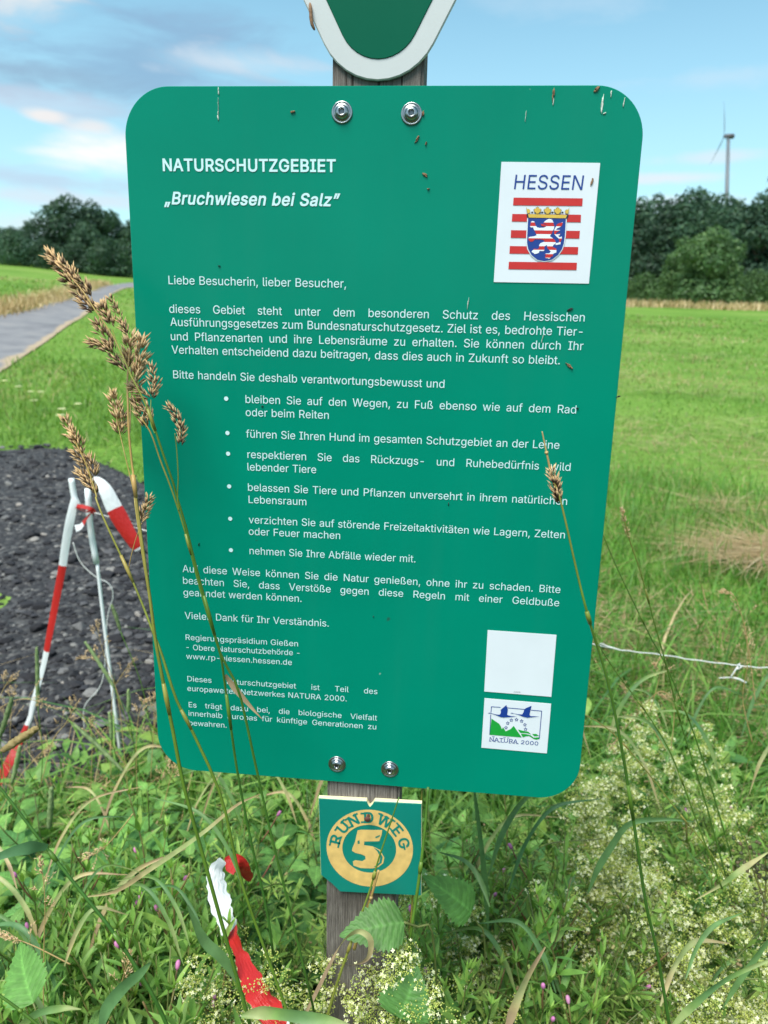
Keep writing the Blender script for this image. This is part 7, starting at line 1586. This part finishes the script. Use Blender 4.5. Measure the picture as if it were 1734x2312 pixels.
def panicle(label, pts, y, seed, spread_=0.05):
    rg = np.random.default_rng(seed); root = thing('dry_grass_stalk', label, 'grass stalk', tuple(on_y(*pts[-1], y)), 'dry grasses along the gravel edge')
    P = smooth_path(P3(pts, y), 40); g = Geo(); V, F, uv = tube(P, np.linspace(0.0004, 0.0009, 40), 4); g.add(V, F, 0.9, uv)
    h_ = Geo()
    for i in range(9):
        p = P[2 + i * 2]; t = P[2 + i * 2] - P[4 + i * 2]; t /= np.linalg.norm(t); s = np.array([rg.choice([-1, 1]), rg.normal() * 0.6, 0.3]); d = t * 0.7 + s * 0.6; d /= np.linalg.norm(d)
        e = p + d * spread_ * rg.uniform(0.4, 1.0) * (0.4 + 0.6 * i / 8)
        V, F, uv = tube([p, e], 0.0003, 3); g.add(V, F, 0.95, uv); spikelets(h_, [e - d * 0.014, e], 7, 0.006, 0.001, rg, 0.85)
    spikelets(h_, [P[6], P[0]], 16, 0.006, 0.001, rg, 0.85)
    g.build('culm', M['culm'], root); h_.build('spikelets', M['spikelet'], root)
for i, (pp, y_) in enumerate([([(600, 1110), (640, 1290), (720, 1520), (860, 1960)], 0.75), ([(840, 1340), (740, 1480), (700, 1600), (690, 2100)], 0.75), ([(495, 1600), (410, 1750), (330, 1860), (250, 2150)], 0.62), ([(100, 1520), (70, 1680), (60, 2000), (70, 2300)], 0.6), ([(910, 1600), (870, 1680), (850, 1900), (860, 2300)], 0.6), ([(480, 1340), (580, 1350), (660, 1420), (740, 1620), (800, 2200)], 0.75), ([(360, 1660), (180, 1600), (60, 1620), (-60, 1700)], 0.55), ([(80, 1450), (20, 1540), (-40, 1700)], 0.6), ([(560, 1720), (575, 1900), (560, 2300)], 0.6), ([(1090, 2000), (1050, 2150), (1000, 2350)], 0.4), ([(320, 1880), (240, 1950), (120, 2090), (0, 2300)], 0.55), ([(960, 1560), (960, 1750), (940, 2100)], 0.6)]):
    panicle('thin straw coloured dry grass at the gravel edge below the pegs', [Z4(p) for p in pp], y_, 500 + i)
for i, pp in enumerate([[(820, 1230), (760, 1430), (700, 1640), (560, 1860)], [(520, 660), (640, 600), (760, 470), (830, 380)], [(0, 1130), (200, 1200), (440, 1320)], [(250, 640), (280, 900), (275, 1200), (270, 1690)]]):
    panicle('thin straw coloured dry grass among the lower left herbs', [Z5(p) for p in pp], 0.05 + 0.1 * (i == 1), 600 + i, 0.03)
for i, pp in enumerate([[(1190, 1210), (1270, 1240), (1330, 1420), (1360, 1600), (1400, 1900)], [(770, 1650), (800, 1720), (770, 1850), (740, 1950)], [(810, 1850), (880, 1900), (890, 2000), (870, 2200)], [(560, 1780), (640, 1880), (720, 2000), (840, 2200)], [(480, 2200), (620, 2020), (780, 1840), (870, 1850)], [(1330, 1400), (1350, 1640), (1320, 1880), (1380, 2150)]]):
    panicle('thin dry grass in the long grass right of the board', [zR(p) for p in pp], 0.6, 700 + i, 0.035)
# dark seeding dock at the right
dock = thing('dock_stalk', 'dark seeding stalk with round pods among the bedstraw at the right edge', 'plant', tuple(on_y(*dz((1650, 2010)), 0.2)))
rgd = np.random.default_rng(5); g = Geo(); h_ = Geo()
for pts in [[(1645, 2020), (1652, 1940), (1655, 1880), (1650, 1830)], [(1655, 1950), (1630, 1890), (1620, 1850), (1612, 1815)], [(1655, 1900), (1680, 1860), (1690, 1830)]]:
    P = smooth_path(P3([dz(p) for p in pts], 0.2), 30); V, F, uv = tube(P, np.linspace(0.0013, 0.0006, 30), 5); g.add(V, F, 0.6, uv)
    for i in range(26):
        p = P[rgd.integers(4, 30)]; d = rgd.normal(size=3); d /= np.linalg.norm(d); e = p + d * rgd.uniform(0.008, 0.022); V, F, uv = tube([p, e], 0.0004, 3); g.add(V, F, 0.7, uv); bud(e, d, 0.005, 0.0023, h_, rgd.uniform(0, 1))
M['pod'] = plantmat('dark_pod', [(0, (0.045, 0.07, 0.025)), (1, (0.11, 0.08, 0.04))], rough=0.6, transl=0.0)
g.build('stem', M['stem'], dock); h_.build('pods', M['pod'], dock)
# white umbels in the verge
uml = None
for i, (u, v) in enumerate([(42, 882), (68, 895), (93, 896), (82, 917), (182, 925), (143, 938), (136, 953), (10, 868)]):
    p = ground(u, v + 14)
    if uml is None:
        uml = thing('yarrow', 'small white flat flower in the grass verge between gravel and path', 'flower', tuple(p), 'white flowers in the verge')
        g = Geo(); g.add(*tube([p, p + [0.01, 0, 0.12]], 0.002, 5)); g.build('stem', M['stem'], uml)
        g = Geo()
        for k in range(26):
            a_ = RNG.uniform(0, 6.28); r_ = 0.035 * math.sqrt(RNG.uniform(0, 1)); g.add(OCT_V * [0.009, 0.009, 0.004] + p + [0.01 + r_ * math.cos(a_), r_ * math.sin(a_), 0.12 - r_ * 0.15], OCT_F, RNG.uniform(0.6, 1))
        g.build('flower_head', M['flower'], uml)
    else:
        dup(uml, tuple(p), (0, 0, i), 1.0)
